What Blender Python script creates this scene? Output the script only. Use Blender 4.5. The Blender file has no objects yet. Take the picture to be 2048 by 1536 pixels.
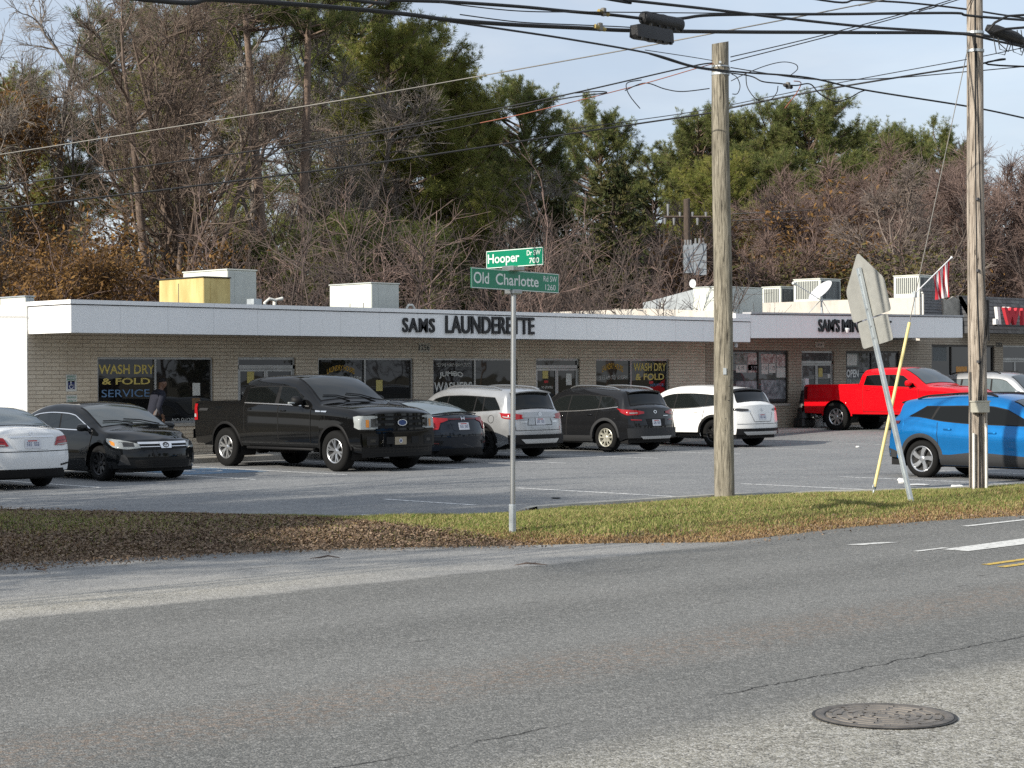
import bpy, math, random
import numpy as np
from mathutils import Vector, Matrix
S = bpy.context.scene
COL = S.collection
PI = math.pi
# ------------------------------------------------------------------ camera, sky, sun, exposure
TH, FPX, HORIZ, ROLL, CAMH = .791, 3800., 750.7, -.005, 1.924
F_ = Vector((math.cos(TH), math.sin(TH), 0)); R_ = Vector((math.sin(TH), -math.cos(TH), 0)); U_ = Vector((0, 0, 1))
cr, sr = math.cos(ROLL), math.sin(ROLL)
Rc = cr*R_ + sr*U_; Uc = -sr*R_ + cr*U_
cam = bpy.data.cameras.new('camera'); co = bpy.data.objects.new('camera', cam); COL.objects.link(co)
co.matrix_world = Matrix(((Rc.x, Uc.x, -F_.x, 0), (Rc.y, Uc.y, -F_.y, 0), (Rc.z, Uc.z, -F_.z, CAMH), (0, 0, 0, 1)))
cam.sensor_width = 36; cam.lens = FPX/2048*36; cam.shift_y = -(768-HORIZ)/2048
cam.clip_start = .1; cam.clip_end = 5000
S.camera = co
SUN_EL, SAZ = math.radians(27), Vector((-.996, .09, 0)).normalized()
sv = Vector((SAZ.x*math.cos(SUN_EL), SAZ.y*math.cos(SUN_EL), math.sin(SUN_EL)))
sl = bpy.data.lights.new('sun', 'SUN'); sl.energy = 4.1; sl.angle = math.radians(.5); sl.color = (1, .93, .82)
so = bpy.data.objects.new('sun', sl); COL.objects.link(so); so.rotation_euler = sv.to_track_quat('Z', 'Y').to_euler()
so.location = (-40, -5, 40)
W = bpy.data.worlds.new('World'); S.world = W; W.use_nodes = True
wn = W.node_tree; wn.nodes.clear()
def nd(nt, t, **k):
    n = nt.nodes.new(t)
    for a, v in k.items():
        if a.startswith('i_'):
            key = a[2:]
            key = int(key) if key.isdigit() else key
            s = n.inputs[key]
            if hasattr(v, 'is_linked') or isinstance(v, bpy.types.NodeSocket): nt.links.new(v, s)
            else: s.default_value = v
        else: setattr(n, a, v)
    return n
sky = nd(wn, 'ShaderNodeTexSky', sky_type='NISHITA', sun_disc=False, sun_elevation=SUN_EL, sun_rotation=math.atan2(SAZ.x, SAZ.y),
         air_density=1.0, dust_density=.6, ozone_density=1.2)
tc = nd(wn, 'ShaderNodeTexCoord')
mp = nd(wn, 'ShaderNodeMapping', i_Vector=tc.outputs['Generated']); mp.inputs['Scale'].default_value = (1, 1, 3.2)
nz = nd(wn, 'ShaderNodeTexNoise', i_Vector=mp.outputs[0], i_Scale=3.1, i_Detail=6., i_Roughness=.55)
rp = nd(wn, 'ShaderNodeMapRange', i_Value=nz.outputs['Fac']); rp.inputs[1].default_value = .40; rp.inputs[2].default_value = .68; rp.inputs[3].default_value = .78; rp.inputs[4].default_value = .97
mx = nd(wn, 'ShaderNodeMix', data_type='RGBA'); wn.links.new(rp.outputs[0], mx.inputs['Factor'])
wn.links.new(sky.outputs[0], mx.inputs['A']); 
nz2 = nd(wn, 'ShaderNodeTexNoise', i_Vector=mp.outputs[0], i_Scale=2.2, i_Detail=7., i_Roughness=.55, i_Distortion=.3)
rp2 = nd(wn, 'ShaderNodeMapRange', i_Value=nz2.outputs['Fac']); rp2.inputs[1].default_value = .38; rp2.inputs[2].default_value = .62
m2 = nd(wn, 'ShaderNodeMix', data_type='RGBA'); wn.links.new(rp2.outputs[0], m2.inputs['Factor']); m2.inputs['A'].default_value = (2.5, 2.9, 3.5, 1); m2.inputs['B'].default_value = (3.6, 3.78, 4.05, 1)
wn.links.new(m2.outputs['Result'], mx.inputs['B'])
bg = nd(wn, 'ShaderNodeBackground', i_Color=mx.outputs['Result'], i_Strength=.15)
wo = nd(wn, 'ShaderNodeOutputWorld', i_Surface=bg.outputs[0])
S.view_settings.view_transform = 'Standard'; S.view_settings.look = 'None'; S.view_settings.gamma = 1
S.view_settings.exposure = 0.52
S.view_settings.use_curve_mapping = False
S.cycles.max_bounces = 6; S.cycles.diffuse_bounces = 3; S.cycles.glossy_bounces = 4; S.cycles.transparent_max_bounces = 8
S.cycles.use_denoising = False
# ------------------------------------------------------------------ pixel (of the 2048 photo) to world
def ray(x, y):
    u = x-1024; v = y-HORIZ
    u, v = u*cr+v*sr, -u*sr+v*cr
    r = u/FPX
    return np.array([r*math.sin(TH)+math.cos(TH), -r*math.cos(TH)+math.sin(TH), -v/FPX])
def _up(P): P[2] += CAMH; return P
def G(x, y, z=0): D = ray(x, y); P = D*((z-CAMH)/D[2]); P[2] = z; return P
def at(x, y, d): return _up(ray(x, y)*d)
def onY(x, y, Y): D = ray(x, y); return _up(D*(Y/D[1]))
def onX(x, y, X): D = ray(x, y); return _up(D*(X/D[0]))
# ------------------------------------------------------------------ object helpers
def tag(o, label=None, cat=None, group=None, kind=None):
    if label: o['label'] = label
    if cat: o['category'] = cat
    if group: o['group'] = group
    if kind: o['kind'] = kind
    return o
def empty(name, loc, label=None, cat=None, group=None, rz=0):
    o = bpy.data.objects.new(name, None); COL.objects.link(o); o.location = [float(c) for c in loc]; o.rotation_euler = (0, 0, rz)
    o.empty_display_size = .2
    return tag(o, label, cat, group)
def root_of(o):
    while o.parent: o = o.parent
    return o
def link(name, me, mat, parent=None, smooth=None):
    o = bpy.data.objects.new(name, me); COL.objects.link(o)
    for m in (mat if isinstance(mat, (list, tuple)) else [mat]): me.materials.append(m)
    if parent: o.parent = parent
    if smooth is not None:
        me.polygons.foreach_set('use_smooth', [True]*len(me.polygons))
        if smooth < 3.1: me.set_sharp_from_angle(angle=smooth)
    return o
class MB:
    def __init__(s): s.v = []; s.f = []; s.m = []
    def add(s, vs, fs, mi=0):
        b = len(s.v); s.v += [tuple(map(float, p)) for p in vs]; s.f += [tuple(b+i for i in f) for f in fs]; s.m += [mi]*len(fs); return s
    def box(s, a, b, mi=0):
        x0, y0, z0 = a; x1, y1, z1 = b
        return s.add([(x0,y0,z0),(x1,y0,z0),(x1,y1,z0),(x0,y1,z0),(x0,y0,z1),(x1,y0,z1),(x1,y1,z1),(x0,y1,z1)],
              [(0,3,2,1),(4,5,6,7),(0,1,5,4),(1,2,6,5),(2,3,7,6),(3,0,4,7)], mi)
    def bevbox(s, a, b, r, mi=0):
        # box with chamfered edges
        a = np.array(a, float); b = np.array(b, float); r = min(r, (b-a).min()*.45)
        vs = []; idx = {}
        for i in (0,1):
            for j in (0,1):
                for k in (0,1):
                    c = np.array([b[0] if i else a[0], b[1] if j else a[1], b[2] if k else a[2]])
                    d = np.array([-1 if i else 1, -1 if j else 1, -1 if k else 1])
                    for ax in range(3):
                        p = c.copy()
                        for q in range(3):
                            if q != ax: p[q] += d[q]*r
                        idx[(i,j,k,ax)] = len(vs); vs.append(p)
        fs = []
        def V(i,j,k,ax): return idx[(i,j,k,ax)]
        for sx in (0,1): fs.append([V(sx,0,0,0),V(sx,1,0,0),V(sx,1,1,0),V(sx,0,1,0)][::1 if sx else -1])
        for sy in (0,1): fs.append([V(0,sy,0,1),V(1,sy,0,1),V(1,sy,1,1),V(0,sy,1,1)][::-1 if sy else 1])
        for sz in (0,1): fs.append([V(0,0,sz,2),V(1,0,sz,2),V(1,1,sz,2),V(0,1,sz,2)][::1 if sz else -1])
        for j in (0,1):
            for k in (0,1):
                fs.append([V(0,j,k,1),V(1,j,k,1),V(1,j,k,2),V(0,j,k,2)][::(1 if j==k else -1)*(-1 if j==0 else -1)])
        for i in (0,1):
            for k in (0,1): fs.append([V(i,0,k,0),V(i,1,k,0),V(i,1,k,2),V(i,0,k,2)][::1 if i!=k else -1])
        for i in (0,1):
            for j in (0,1): fs.append([V(i,j,0,0),V(i,j,1,0),V(i,j,1,1),V(i,j,0,1)][::1 if i==j else -1])
        for i in (0,1):
            for j in (0,1):
                for k in (0,1): fs.append([V(i,j,k,0),V(i,j,k,1),V(i,j,k,2)][::1 if (i+j+k)%2 else -1])
        return s.add(vs, fs, mi)
    def tube(s, pts, r, n=6, cap=True, mi=0):
        pts = [np.array(p, float) for p in pts]; k = len(pts)
        rr = r if hasattr(r, '__len__') else [r]*k
        vs = []; fs = []; ref = None
        for i, p in enumerate(pts):
            t = pts[min(i+1, k-1)]-pts[max(i-1, 0)]; t = t/(np.linalg.norm(t)+1e-12)
            if ref is None:
                ref = np.array([0, 0, 1.]) if abs(t[2]) < .9 else np.array([1., 0, 0])
            u = ref - t*ref.dot(t); u /= np.linalg.norm(u)+1e-12; w = np.cross(t, u); ref = u
            for j in range(n):
                a = 2*PI*j/n; vs.append(p+rr[i]*(math.cos(a)*u+math.sin(a)*w))
        for i in range(k-1):
            for j in range(n): a = i*n+j; b = i*n+(j+1) % n; fs.append((a, b, b+n, a+n))
        if cap: fs.append(tuple(range(n))[::-1]); fs.append(tuple((k-1)*n+j for j in range(n)))
        return s.add(vs, fs, mi)
    def lathe(s, prof, axis='z', c=(0,0,0), n=24, mi=0, a0=0, a1=2*PI):
        # prof: (r, h)
        k = len(prof); vs = []; fs = []; full = abs(a1-a0-2*PI) < 1e-6; m = n if full else n+1
        for j in range(m):
            a = a0+(a1-a0)*j/n; ca, sa = math.cos(a), math.sin(a)
            for r, h in prof:
                p = {'z': (r*ca, r*sa, h), 'y': (r*ca, h, r*sa), 'x': (h, r*ca, r*sa)}[axis]
                vs.append((p[0]+c[0], p[1]+c[1], p[2]+c[2]))
        for j in range(n):
            for i in range(k-1):
                a = j*k+i; b = ((j+1) % m)*k+i; fs.append((a, a+1, b+1, b) if axis == 'y' else (a, b, b+1, a+1))
        return s.add(vs, fs, mi)
    def grid(s, rows, mi=0, flip=False):
        n = len(rows[0]); vs = [p for r in rows for p in r]; fs = []
        for i in range(len(rows)-1):
            for j in range(n-1):
                a = i*n+j; q = (a, a+1, a+n+1, a+n); fs.append(q[::-1] if flip else q)
        return s.add(vs, fs, mi)
    def prism(s, poly, d, mi=0):
        # poly: list of 3d points (planar), extruded by vector d
        n = len(poly); d = np.array(d, float); p = [np.array(q, float) for q in poly]
        return s.add(p+[q+d for q in p], [tuple(range(n))[::-1], tuple(range(n, 2*n))]+[(i, (i+1) % n, n+(i+1) % n, n+i) for i in range(n)], mi)
    def build(s, name, mat, parent=None, smooth=None, world=True):
        v = np.array(s.v, float).reshape(-1, 3)
        if parent is not None and world: v = v-np.array(root_of(parent).location)
        me = bpy.data.meshes.new(name); me.from_pydata(v.tolist(), [], s.f)
        o = link(name, me, mat, parent)
        if len(set(s.m)) > 1: me.polygons.foreach_set('material_index', s.m)
        bm_fix(me)
        if smooth is not None:
            me.polygons.foreach_set('use_smooth', [True]*len(me.polygons))
            if smooth < 3.1: me.set_sharp_from_angle(angle=smooth)
        return o
import bmesh
def bm_fix(me):
    b = bmesh.new(); b.from_mesh(me); bmesh.ops.remove_doubles(b, verts=b.verts, dist=1e-5); bmesh.ops.recalc_face_normals(b, faces=b.faces); b.to_mesh(me); b.free()
def mesh_np(name, v, f, mat, parent=None, loops=3, smooth=False):
    # fast mesh from arrays, all faces with the same number of corners
    me = bpy.data.meshes.new(name); nv, nf = len(v), len(f)
    me.vertices.add(nv); me.vertices.foreach_set('co', np.asarray(v, np.float32).ravel())
    me.loops.add(nf*loops); me.loops.foreach_set('vertex_index', np.asarray(f, np.int32).ravel())
    me.polygons.add(nf); me.polygons.foreach_set('loop_start', np.arange(0, nf*loops, loops, dtype=np.int32))
    me.update(calc_edges=True); me.validate()
    if smooth: me.polygons.foreach_set('use_smooth', [True]*len(me.polygons))
    return link(name, me, mat, parent)
# ------------------------------------------------------------------ text as mesh, fitted into a box of a plane
def text_mesh(txt, o, ux, uz, w, h, depth, bold=0., shear=0., arc=0., spacing=1.):
    """returns (verts, faces): text filling w x h from corner o along unit vectors ux, uz, standing `depth` proud."""
    cu = bpy.data.curves.new('t', 'FONT'); cu.body = txt; cu.size = 1; cu.offset = bold; cu.shear = shear; cu.space_character = spacing
    cu.fill_mode = 'BOTH'; cu.extrude = .5 if depth > .004 else 0.; cu.align_x = 'LEFT'; cu.resolution_u = 4
    ob = bpy.data.objects.new('t', cu); COL.objects.link(ob)
    me = bpy.data.meshes.new_from_object(ob.evaluated_get(bpy.context.evaluated_depsgraph_get()))
    v = np.array([p.co[:] for p in me.vertices]); f = [tuple(p.vertices) for p in me.polygons]
    bpy.data.objects.remove(ob); bpy.data.curves.remove(cu); bpy.data.meshes.remove(me)
    a = v.min(0); b = v.max(0); sx = w/max(b[0]-a[0], 1e-6); sy = h/max(b[1]-a[1], 1e-6)
    X = (v[:, 0]-a[0])*sx; Z = (v[:, 1]-a[1])*sy
    if arc: Z = Z*(1-.0*X)+arc*(1-((X/w)*2-1)**2)
    o = np.array(o, float); ux = np.array(ux, float); uz = np.array(uz, float); n = np.cross(ux, uz)
    D = (v[:, 2]+.5)*depth if depth > .004 else np.full(len(v), depth)
    return (o+X[:, None]*ux+Z[:, None]*uz+D[:, None]*n).tolist(), f
def text(mb, *a, mi=0, **k):
    v, f = text_mesh(*a, **k); mb.add(v, f, mi); return mb
# ------------------------------------------------------------------ materials
MT = {}
def newmat(name):
    m = bpy.data.materials.new(name); m.use_nodes = True; nt = m.node_tree; nt.nodes.clear()
    out = nt.nodes.new('ShaderNodeOutputMaterial'); p = nt.nodes.new('ShaderNodeBsdfPrincipled'); nt.links.new(p.outputs[0], out.inputs[0])
    MT[name] = m; return m, nt, p
def sock(nt, v, s):
    if isinstance(v, bpy.types.NodeSocket): nt.links.new(v, s)
    else: s.default_value = v
def c4(c): return (*c[:3], 1)
def mix(nt, f, a, b, bt='MIX'):
    n = nt.nodes.new('ShaderNodeMix'); n.data_type = 'RGBA'; n.blend_type = bt; n.clamp_factor = True
    sock(nt, f, n.inputs[0]); sock(nt, c4(a) if isinstance(a, tuple) else a, n.inputs[6]); sock(nt, c4(b) if isinstance(b, tuple) else b, n.inputs[7]); return n.outputs[2]
def coord(nt, scale=(1,1,1), kind='Object', loc=(0,0,0)):
    t = nt.nodes.new('ShaderNodeTexCoord'); m = nt.nodes.new('ShaderNodeMapping'); nt.links.new(t.outputs[kind], m.inputs[0]); m.inputs['Scale'].default_value = scale; m.inputs['Location'].default_value = loc; return m.outputs[0]
def noise(nt, vec, sc, det=4., ro=.55, dist=0.):
    n = nt.nodes.new('ShaderNodeTexNoise'); nt.links.new(vec, n.inputs['Vector']); n.inputs['Scale'].default_value = sc; n.inputs['Detail'].default_value = det; n.inputs['Roughness'].default_value = ro; n.inputs['Distortion'].default_value = dist; return n.outputs['Fac']
def rng(nt, v, a, b, c=0., d=1.):
    n = nt.nodes.new('ShaderNodeMapRange'); sock(nt, v, n.inputs[0])
    for i, q in enumerate((a, b, c, d)): n.inputs[i+1].default_value = q
    return n.outputs[0]
def mth(nt, op, a, b=0., clamp=False):
    n = nt.nodes.new('ShaderNodeMath'); n.operation = op; n.use_clamp = clamp; sock(nt, a, n.inputs[0]); sock(nt, b, n.inputs[1]); return n.outputs[0]
def bump(nt, p, h, st=.3, dist=.02):
    b = nt.nodes.new('ShaderNodeBump'); b.inputs['Strength'].default_value = st; b.inputs['Distance'].default_value = dist; nt.links.new(h, b.inputs['Height']); nt.links.new(b.outputs[0], p.inputs['Normal'])
def mat(name, col, rough=.6, metal=0., var=.0, vs=6., bmp=0., bs=40., coat=0., spec=.5, stretch=(1,1,1), col2=None, trans=0., emit=None):
    if name in MT: return MT[name]
    m, nt, p = newmat(name)
    p.inputs['Roughness'].default_value = rough; p.inputs['Metallic'].default_value = metal; p.inputs['Coat Weight'].default_value = coat; p.inputs['Coat Roughness'].default_value = .03
    p.inputs['Specular IOR Level'].default_value = spec
    if var or col2:
        f = rng(nt, noise(nt, coord(nt, stretch), vs, 6.), .3, .7)
        a = tuple(c*(1-var) for c in col); b = col2 or tuple(min(1, c*(1+var)) for c in col)
        sock(nt, mix(nt, f, a, b), p.inputs['Base Color'])
    else: p.inputs['Base Color'].default_value = c4(col)
    if bmp: bump(nt, p, noise(nt, coord(nt, stretch), bs, 5.), bmp)
    return m
# walls and trims
def brick_mat(name, c1, c2, mo, loc=(0, 0, 0)):
    m, nt, p = newmat(name); p.inputs['Roughness'].default_value = .85
    t = nt.nodes.new('ShaderNodeTexCoord'); sp = nt.nodes.new('ShaderNodeSeparateXYZ'); nt.links.new(t.outputs['Object'], sp.inputs[0])
    cb = nt.nodes.new('ShaderNodeCombineXYZ'); nt.links.new(mth(nt, 'ADD', sp.outputs[0], sp.outputs[1]), cb.inputs[0]); nt.links.new(sp.outputs[2], cb.inputs[1])
    b = nt.nodes.new('ShaderNodeTexBrick'); nt.links.new(cb.outputs[0], b.inputs['Vector'])
    b.inputs['Scale'].default_value = 1; b.inputs['Brick Width'].default_value = .39; b.inputs['Row Height'].default_value = .0865; b.inputs['Mortar Size'].default_value = .008; b.inputs['Mortar Smooth'].default_value = .25; b.inputs['Bias'].default_value = 0
    b.inputs['Color1'].default_value = c4(c1); b.inputs['Color2'].default_value = c4(c2); b.inputs['Mortar'].default_value = c4(mo)
    g = noise(nt, cb.outputs[0], 1.1, 6.); g2 = noise(nt, cb.outputs[0], 22., 5.)
    c = mix(nt, rng(nt, g, .3, .7, .0, .35), b.outputs['Color'], (.24, .17, .115)); c = mix(nt, rng(nt, g2, .35, .75, 0, .35), c, tuple(q*.55 for q in c1))
    sock(nt, c, p.inputs['Base Color']); bump(nt, p, mth(nt, 'SUBTRACT', mth(nt, 'MULTIPLY', g2, .3), b.outputs['Fac']), .6, .012); return m
brick_mat('tan brick', (.78, .69, .55), (.70, .61, .475), (.36, .30, .23))
brick_mat('dull brick', (.48, .42, .33), (.41, .35, .27), (.16, .13, .10))
def fascia_mat():
    m, nt, p = newmat('white fascia board'); p.inputs['Roughness'].default_value = .7
    v = coord(nt); n1 = noise(nt, coord(nt, (1, 1, .25)), 5., 7., .65); n2 = noise(nt, v, 26., 5.)
    c = mix(nt, rng(nt, n1, .42, .8, 0, .55), (.90, .90, .89), (.83, .83, .815)); c = mix(nt, rng(nt, n2, .66, .80, 0, .30), c, (.50, .49, .47))
    sp = nt.nodes.new('ShaderNodeSeparateXYZ'); nt.links.new(v, sp.inputs[0])
    fr = mth(nt, 'FRACT', mth(nt, 'MULTIPLY', sp.outputs[0], 1/1.22)); seam = mth(nt, 'LESS_THAN', fr, .012)
    c = mix(nt, mth(nt, 'MULTIPLY', seam, .30), c, (.22, .22, .22)); sock(nt, c, p.inputs['Base Color']); bump(nt, p, n2, .15); return m
fascia_mat()
mat('white paint wall', (.62, .615, .59), .75, var=.06, vs=2., bmp=.15, bs=60)
def stucco():
    m, nt, p = newmat('stained stucco'); p.inputs['Roughness'].default_value = .9
    n1 = noise(nt, coord(nt, (1, 1, .35)), 1.7, 8., .65); n2 = noise(nt, coord(nt, (3, 3, .5)), 4., 6.)
    c = mix(nt, rng(nt, n1, .48, .75, 0, .75), (.58, .545, .49), (.32, .28, .235)); c = mix(nt, rng(nt, n2, .62, .8, 0, .6), c, (.22, .2, .18)); sock(nt, c, p.inputs['Base Color']); bump(nt, p, n2, .2); return m
stucco()
mat('grey metal trim', (.42, .42, .43), .45, .3, var=.15, vs=3)
mat('dark seam', (.06, .06, .065), .8)
mat('dull aluminium', (.36, .36, .35), .4, .6, var=.12, vs=4)
mat('bronze frame', (.05, .045, .04), .45, .4)
mat('soffit board', (.42, .41, .39), .8, var=.1)
def glass_mat(name, tint, rough=.015, ior=1.55, wob=.0):
    m, nt, p = newmat(name); p.inputs['Base Color'].default_value = c4(tint); p.inputs['Roughness'].default_value = rough; p.inputs['IOR'].default_value = ior
    p.inputs['Specular IOR Level'].default_value = .5
    if wob: bump(nt, p, noise(nt, coord(nt), .9, 2.), wob, .05)
    return m
glass_mat('shop glass', (.012, .012, .012), wob=.06)
glass_mat('store glass', (.075, .08, .082), wob=.06)
glass_mat('car glass', (.010, .012, .012), ior=1.5)
glass_mat('privacy glass', (.004, .005, .005), ior=1.42)
glass_mat('windscreen glass', (.05, .06, .062), ior=1.75)
glass_mat('sky-paled glass', (.13, .16, .17), ior=1.75)  # pale base colour stands in for sky reflected in the glass
mat('sign black', (.012, .012, .014), .45)
mat('yellow lettering', (.62, .50, .14), .7, var=.2, vs=30); mat('amber lettering', (.62, .36, .04), .7, var=.3, vs=30)
mat('white lettering', (.62, .62, .58), .7, var=.2, vs=30); mat('blue lettering', (.13, .24, .42), .7, var=.3, vs=30); mat('red lettering', (.45, .03, .03), .7)
mat('paper', (.62, .62, .58), .8, var=.06); mat('yellow paper', (.55, .46, .16), .8); mat('brown card', (.2, .12, .06), .8)
mat('poster print', (.45, .1, .09), .6, var=.6, vs=9, col2=(.7, .68, .64)); mat('poster green', (.12, .16, .12), .6, var=.5, vs=7, col2=(.35, .37, .36)); mat('poster grey', (.05, .055, .07), .6, col2=(.42, .43, .45), var=.5, vs=4)
mat('hvac white', (.66, .68, .62), .6, var=.05, vs=3, bmp=.05); mat('hvac grey', (.50, .53, .50), .6, var=.08, vs=3)
mat('hvac yellow', (.56, .42, .15), .6, var=.2, vs=3.5, stretch=(1, 1, .3), col2=(.68, .56, .24), bmp=.1, bs=6); mat('galvanised', (.50, .54, .56), .45, .5, var=.15, vs=6)
mat('louvre dark', (.10, .11, .11), .6); mat('tar', (.03, .03, .03), .8)
mat('steel post', (.42, .43, .43), .35, .8, var=.15, vs=12, stretch=(1, 1, .1)); mat('sign back', (.40, .40, .37), .55, .35, var=.10, vs=7, bmp=.04)
mat('sign green', (.0, .20, .105), .35, var=.06, vs=3); mat('reflective white', (.74, .76, .74), .4)
mat('white pvc', (.68, .67, .62), .5, var=.08, vs=5); mat('yellow guard', (.66, .56, .24), .5, var=.15, vs=5, stretch=(1, 1, .3)); mat('beige box', (.50, .48, .40), .6, var=.1)
mat('cable black', (.012, .012, .013), .55); mat('cable grey', (.20, .19, .17), .5, .3); mat('cable orange', (.30, .10, .055), .6); mat('brass clamp', (.35, .27, .10), .5, .5)
mat('splice case', (.016, .016, .017), .5, bmp=.3, bs=60); mat('porcelain', (.22, .225, .23), .3); mat('transformer grey', (.26, .29, .32), .45, var=.08)
def pole_mat(name, a, b, dark):
    m, nt, p = newmat(name); p.inputs['Roughness'].default_value = .9
    v = coord(nt, (1, 1, .10)); n1 = noise(nt, v, 26., 8., .65, 1.2); n2 = noise(nt, coord(nt, (1, 1, .35)), 3., 5.); n3 = noise(nt, coord(nt, (1, 1, .03)), 60., 4.)
    c = mix(nt, rng(nt, n1, .32, .68), a, b); c = mix(nt, rng(nt, n3, .54, .62, 0, .9), c, dark); ck = noise(nt, coord(nt, (1, 1, .045)), 38., 5., .6, .6); c = mix(nt, rng(nt, ck, .60, .63, 0, .9), c, tuple(q*.35 for q in dark)); c = mix(nt, rng(nt, n2, .5, .75, 0, .45), c, dark)
    sock(nt, c, p.inputs['Base Color']); bump(nt, p, mth(nt, 'ADD', n1, mth(nt, 'MULTIPLY', n3, -.7)), .9, .012); return m
pole_mat('green treated pole wood', (.145, .13, .095), (.38, .345, .27), (.055, .048, .036)); pole_mat('weathered pole wood', (.26, .215, .17), (.50, .44, .37), (.10, .078, .06)); pole_mat('old dark pole wood', (.07, .05, .04), (.12, .09, .07), (.03, .025, .02))
# ground
def vor(nt, vec, sc):
    n = nt.nodes.new('ShaderNodeTexVoronoi'); nt.links.new(vec, n.inputs['Vector']); n.inputs['Scale'].default_value = sc; sp = nt.nodes.new('ShaderNodeSeparateColor'); nt.links.new(n.outputs['Color'], sp.inputs[0]); return sp.outputs[0], n.outputs['Distance']
def stones(nt, v, c, sc, amt, lt, dk, seed=0):
    """aggregate: each small stone its own grey, some pale, some dark"""
    r, d = vor(nt, v, sc); c = mix(nt, rng(nt, r, .62, .95, 0, amt), c, lt); c = mix(nt, rng(nt, r, .40, .04, 0, amt), c, dk); return c, r
def asphalt(name, a, b, sc=70., amt=.6, road=False):
    m, nt, p = newmat(name); p.inputs['Roughness'].default_value = .92; p.inputs['Specular IOR Level'].default_value = .25
    v = coord(nt); big = noise(nt, v, .45, 6.); st = noise(nt, coord(nt, (.10, 1.7, 1)), 1.2, 6., .6); gr = noise(nt, v, sc*.8, 4., .75); g2 = noise(nt, v, sc*.22, 5., .7)
    base = mix(nt, rng(nt, mth(nt, 'ADD', mth(nt, 'MULTIPLY', big, .55), mth(nt, 'MULTIPLY', st, .45)), .36, .64), a, b)
    k = amt
    if road:
        sp = nt.nodes.new('ShaderNodeSeparateXYZ'); nt.links.new(v, sp.inputs[0]); X, Y = sp.outputs[0], sp.outputs[1]
        wob = noise(nt, coord(nt, (1, 0, 0)), 1.3, 8., .7); wide = noise(nt, coord(nt, (.5, .5, 0)), .8, 5., .6); fine = noise(nt, v, 5., 7., .75)
        def ed(y0, soft, am, up=True):   # soft ragged edge across Y
            q = mth(nt, 'ADD', Y, mth(nt, 'ADD', mth(nt, 'MULTIPLY', mth(nt, 'SUBTRACT', wide, .5), am), mth(nt, 'MULTIPLY', mth(nt, 'SUBTRACT', fine, .5), soft*2.2)))
            return rng(nt, q, y0-soft, y0+soft, 0, 1) if up else rng(nt, q, y0+soft, y0-soft, 0, 1)
        def band(y0, w, amp, soft): return rng(nt, mth(nt, 'ABSOLUTE', mth(nt, 'SUBTRACT', mth(nt, 'ADD', Y, mth(nt, 'MULTIPLY', mth(nt, 'SUBTRACT', wob, .5), amp)), y0)), w+soft, w, 0, 1)
        gate = rng(nt, noise(nt, coord(nt, (1, .2, 0)), .9, 4.), .44, .52)
        c = base
        for y0 in (10.9, 12.7): c = mix(nt, mth(nt, 'MULTIPLY', band(y0, .2, .3, .7), .10), c, (.10, .10, .10))
        for y0, w in ((11.8, .2), (9.8, .25)): c = mix(nt, mth(nt, 'MULTIPLY', band(y0, w, .3, .6), .16), c, (.30, .30, .29))
        ap = ed(13.62, .07, .5); lf = rng(nt, X, 18.5, 15.5, 0, 1); ap = mth(nt, 'MULTIPLY', ap, lf); gravel = mth(nt, 'MULTIPLY', mth(nt, 'MULTIPLY', band(14.2, .05, .8, .9), ap), rng(nt, X, 14., 9., 0, 1))
        c = mix(nt, mth(nt, 'MULTIPLY', ap, .85), c, mix(nt, rng(nt, fine, .35, .65), (.26, .26, .255), (.36, .355, .34))); c = mix(nt, mth(nt, 'MULTIPLY', gravel, .75), c, (.40, .375, .31))
        nr = ed(6.62, .28, .5, False); c = mix(nt, mth(nt, 'MULTIPLY', nr, .85), c, mix(nt, rng(nt, fine, .38, .62), (.27, .255, .215), (.38, .365, .31)))
        rough = mth(nt, 'ADD', mth(nt, 'MULTIPLY', nr, .35), mth(nt, 'MULTIPLY', gravel, .35)); base = c; k = mth(nt, 'ADD', rough, amt, True)
    r, d = vor(nt, v, sc); r2, d2 = vor(nt, v, sc*.45)
    dk = (.035, .035, .034); lt = (.62, .61, .58); c = base
    def am(f, a0, a1, sc_): q = rng(nt, f, a0, a1, 0, sc_); return mth(nt, 'MULTIPLY', q, k)
    c = mix(nt, am(r, .66, .97, .95), c, lt); c = mix(nt, am(r, .42, .05, 1.0), c, dk); c = mix(nt, am(r2, .74, .98, .6), c, lt); c = mix(nt, am(r2, .22, .02, .7), c, dk); c = mix(nt, rng(nt, g2, .55, .72, 0, .30), c, dk)
    if road:
        c = mix(nt, mth(nt, 'MULTIPLY', mth(nt, 'MULTIPLY', band(8.75, .10, .5, .55), rng(nt, g2, .47, .60)), .34), c, (.34, .225, .15))
        c = mix(nt, mth(nt, 'MULTIPLY', band(7.28, .003, .42, .013), gate), c, (.018, .018, .018))
        sh = noise(nt, coord(nt, (.35, 2.6, 1), loc=(3, 1, 0)), 2.6, 3., .5); c = mix(nt, rng(nt, sh, .69, .73, 0, .6), c, (.06, .058, .055))
        c = mix(nt, rng(nt, noise(nt, coord(nt, (1.5, 5, 1), loc=(9, 2, 0)), 3.2, 4.), .69, .74, 0, .6), c, (.055, .052, .05))
        c = mix(nt, rng(nt, noise(nt, coord(nt, (1, 1, 1), loc=(2, 8, 0)), .7, 3., .5, .4), .66, .74, 0, .22), c, (.07, .07, .07))
    else:
        c = mix(nt, rng(nt, noise(nt, coord(nt, (1, 1.6, 1)), .8, 5., .6), .60, .75, 0, .30), c, (.08, .08, .085)); c = mix(nt, rng(nt, noise(nt, coord(nt, (.6, .6, 1), loc=(5, 5, 0)), 2.4, 7., .7), .64, .70, 0, .35), c, (.33, .32, .29))
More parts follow.
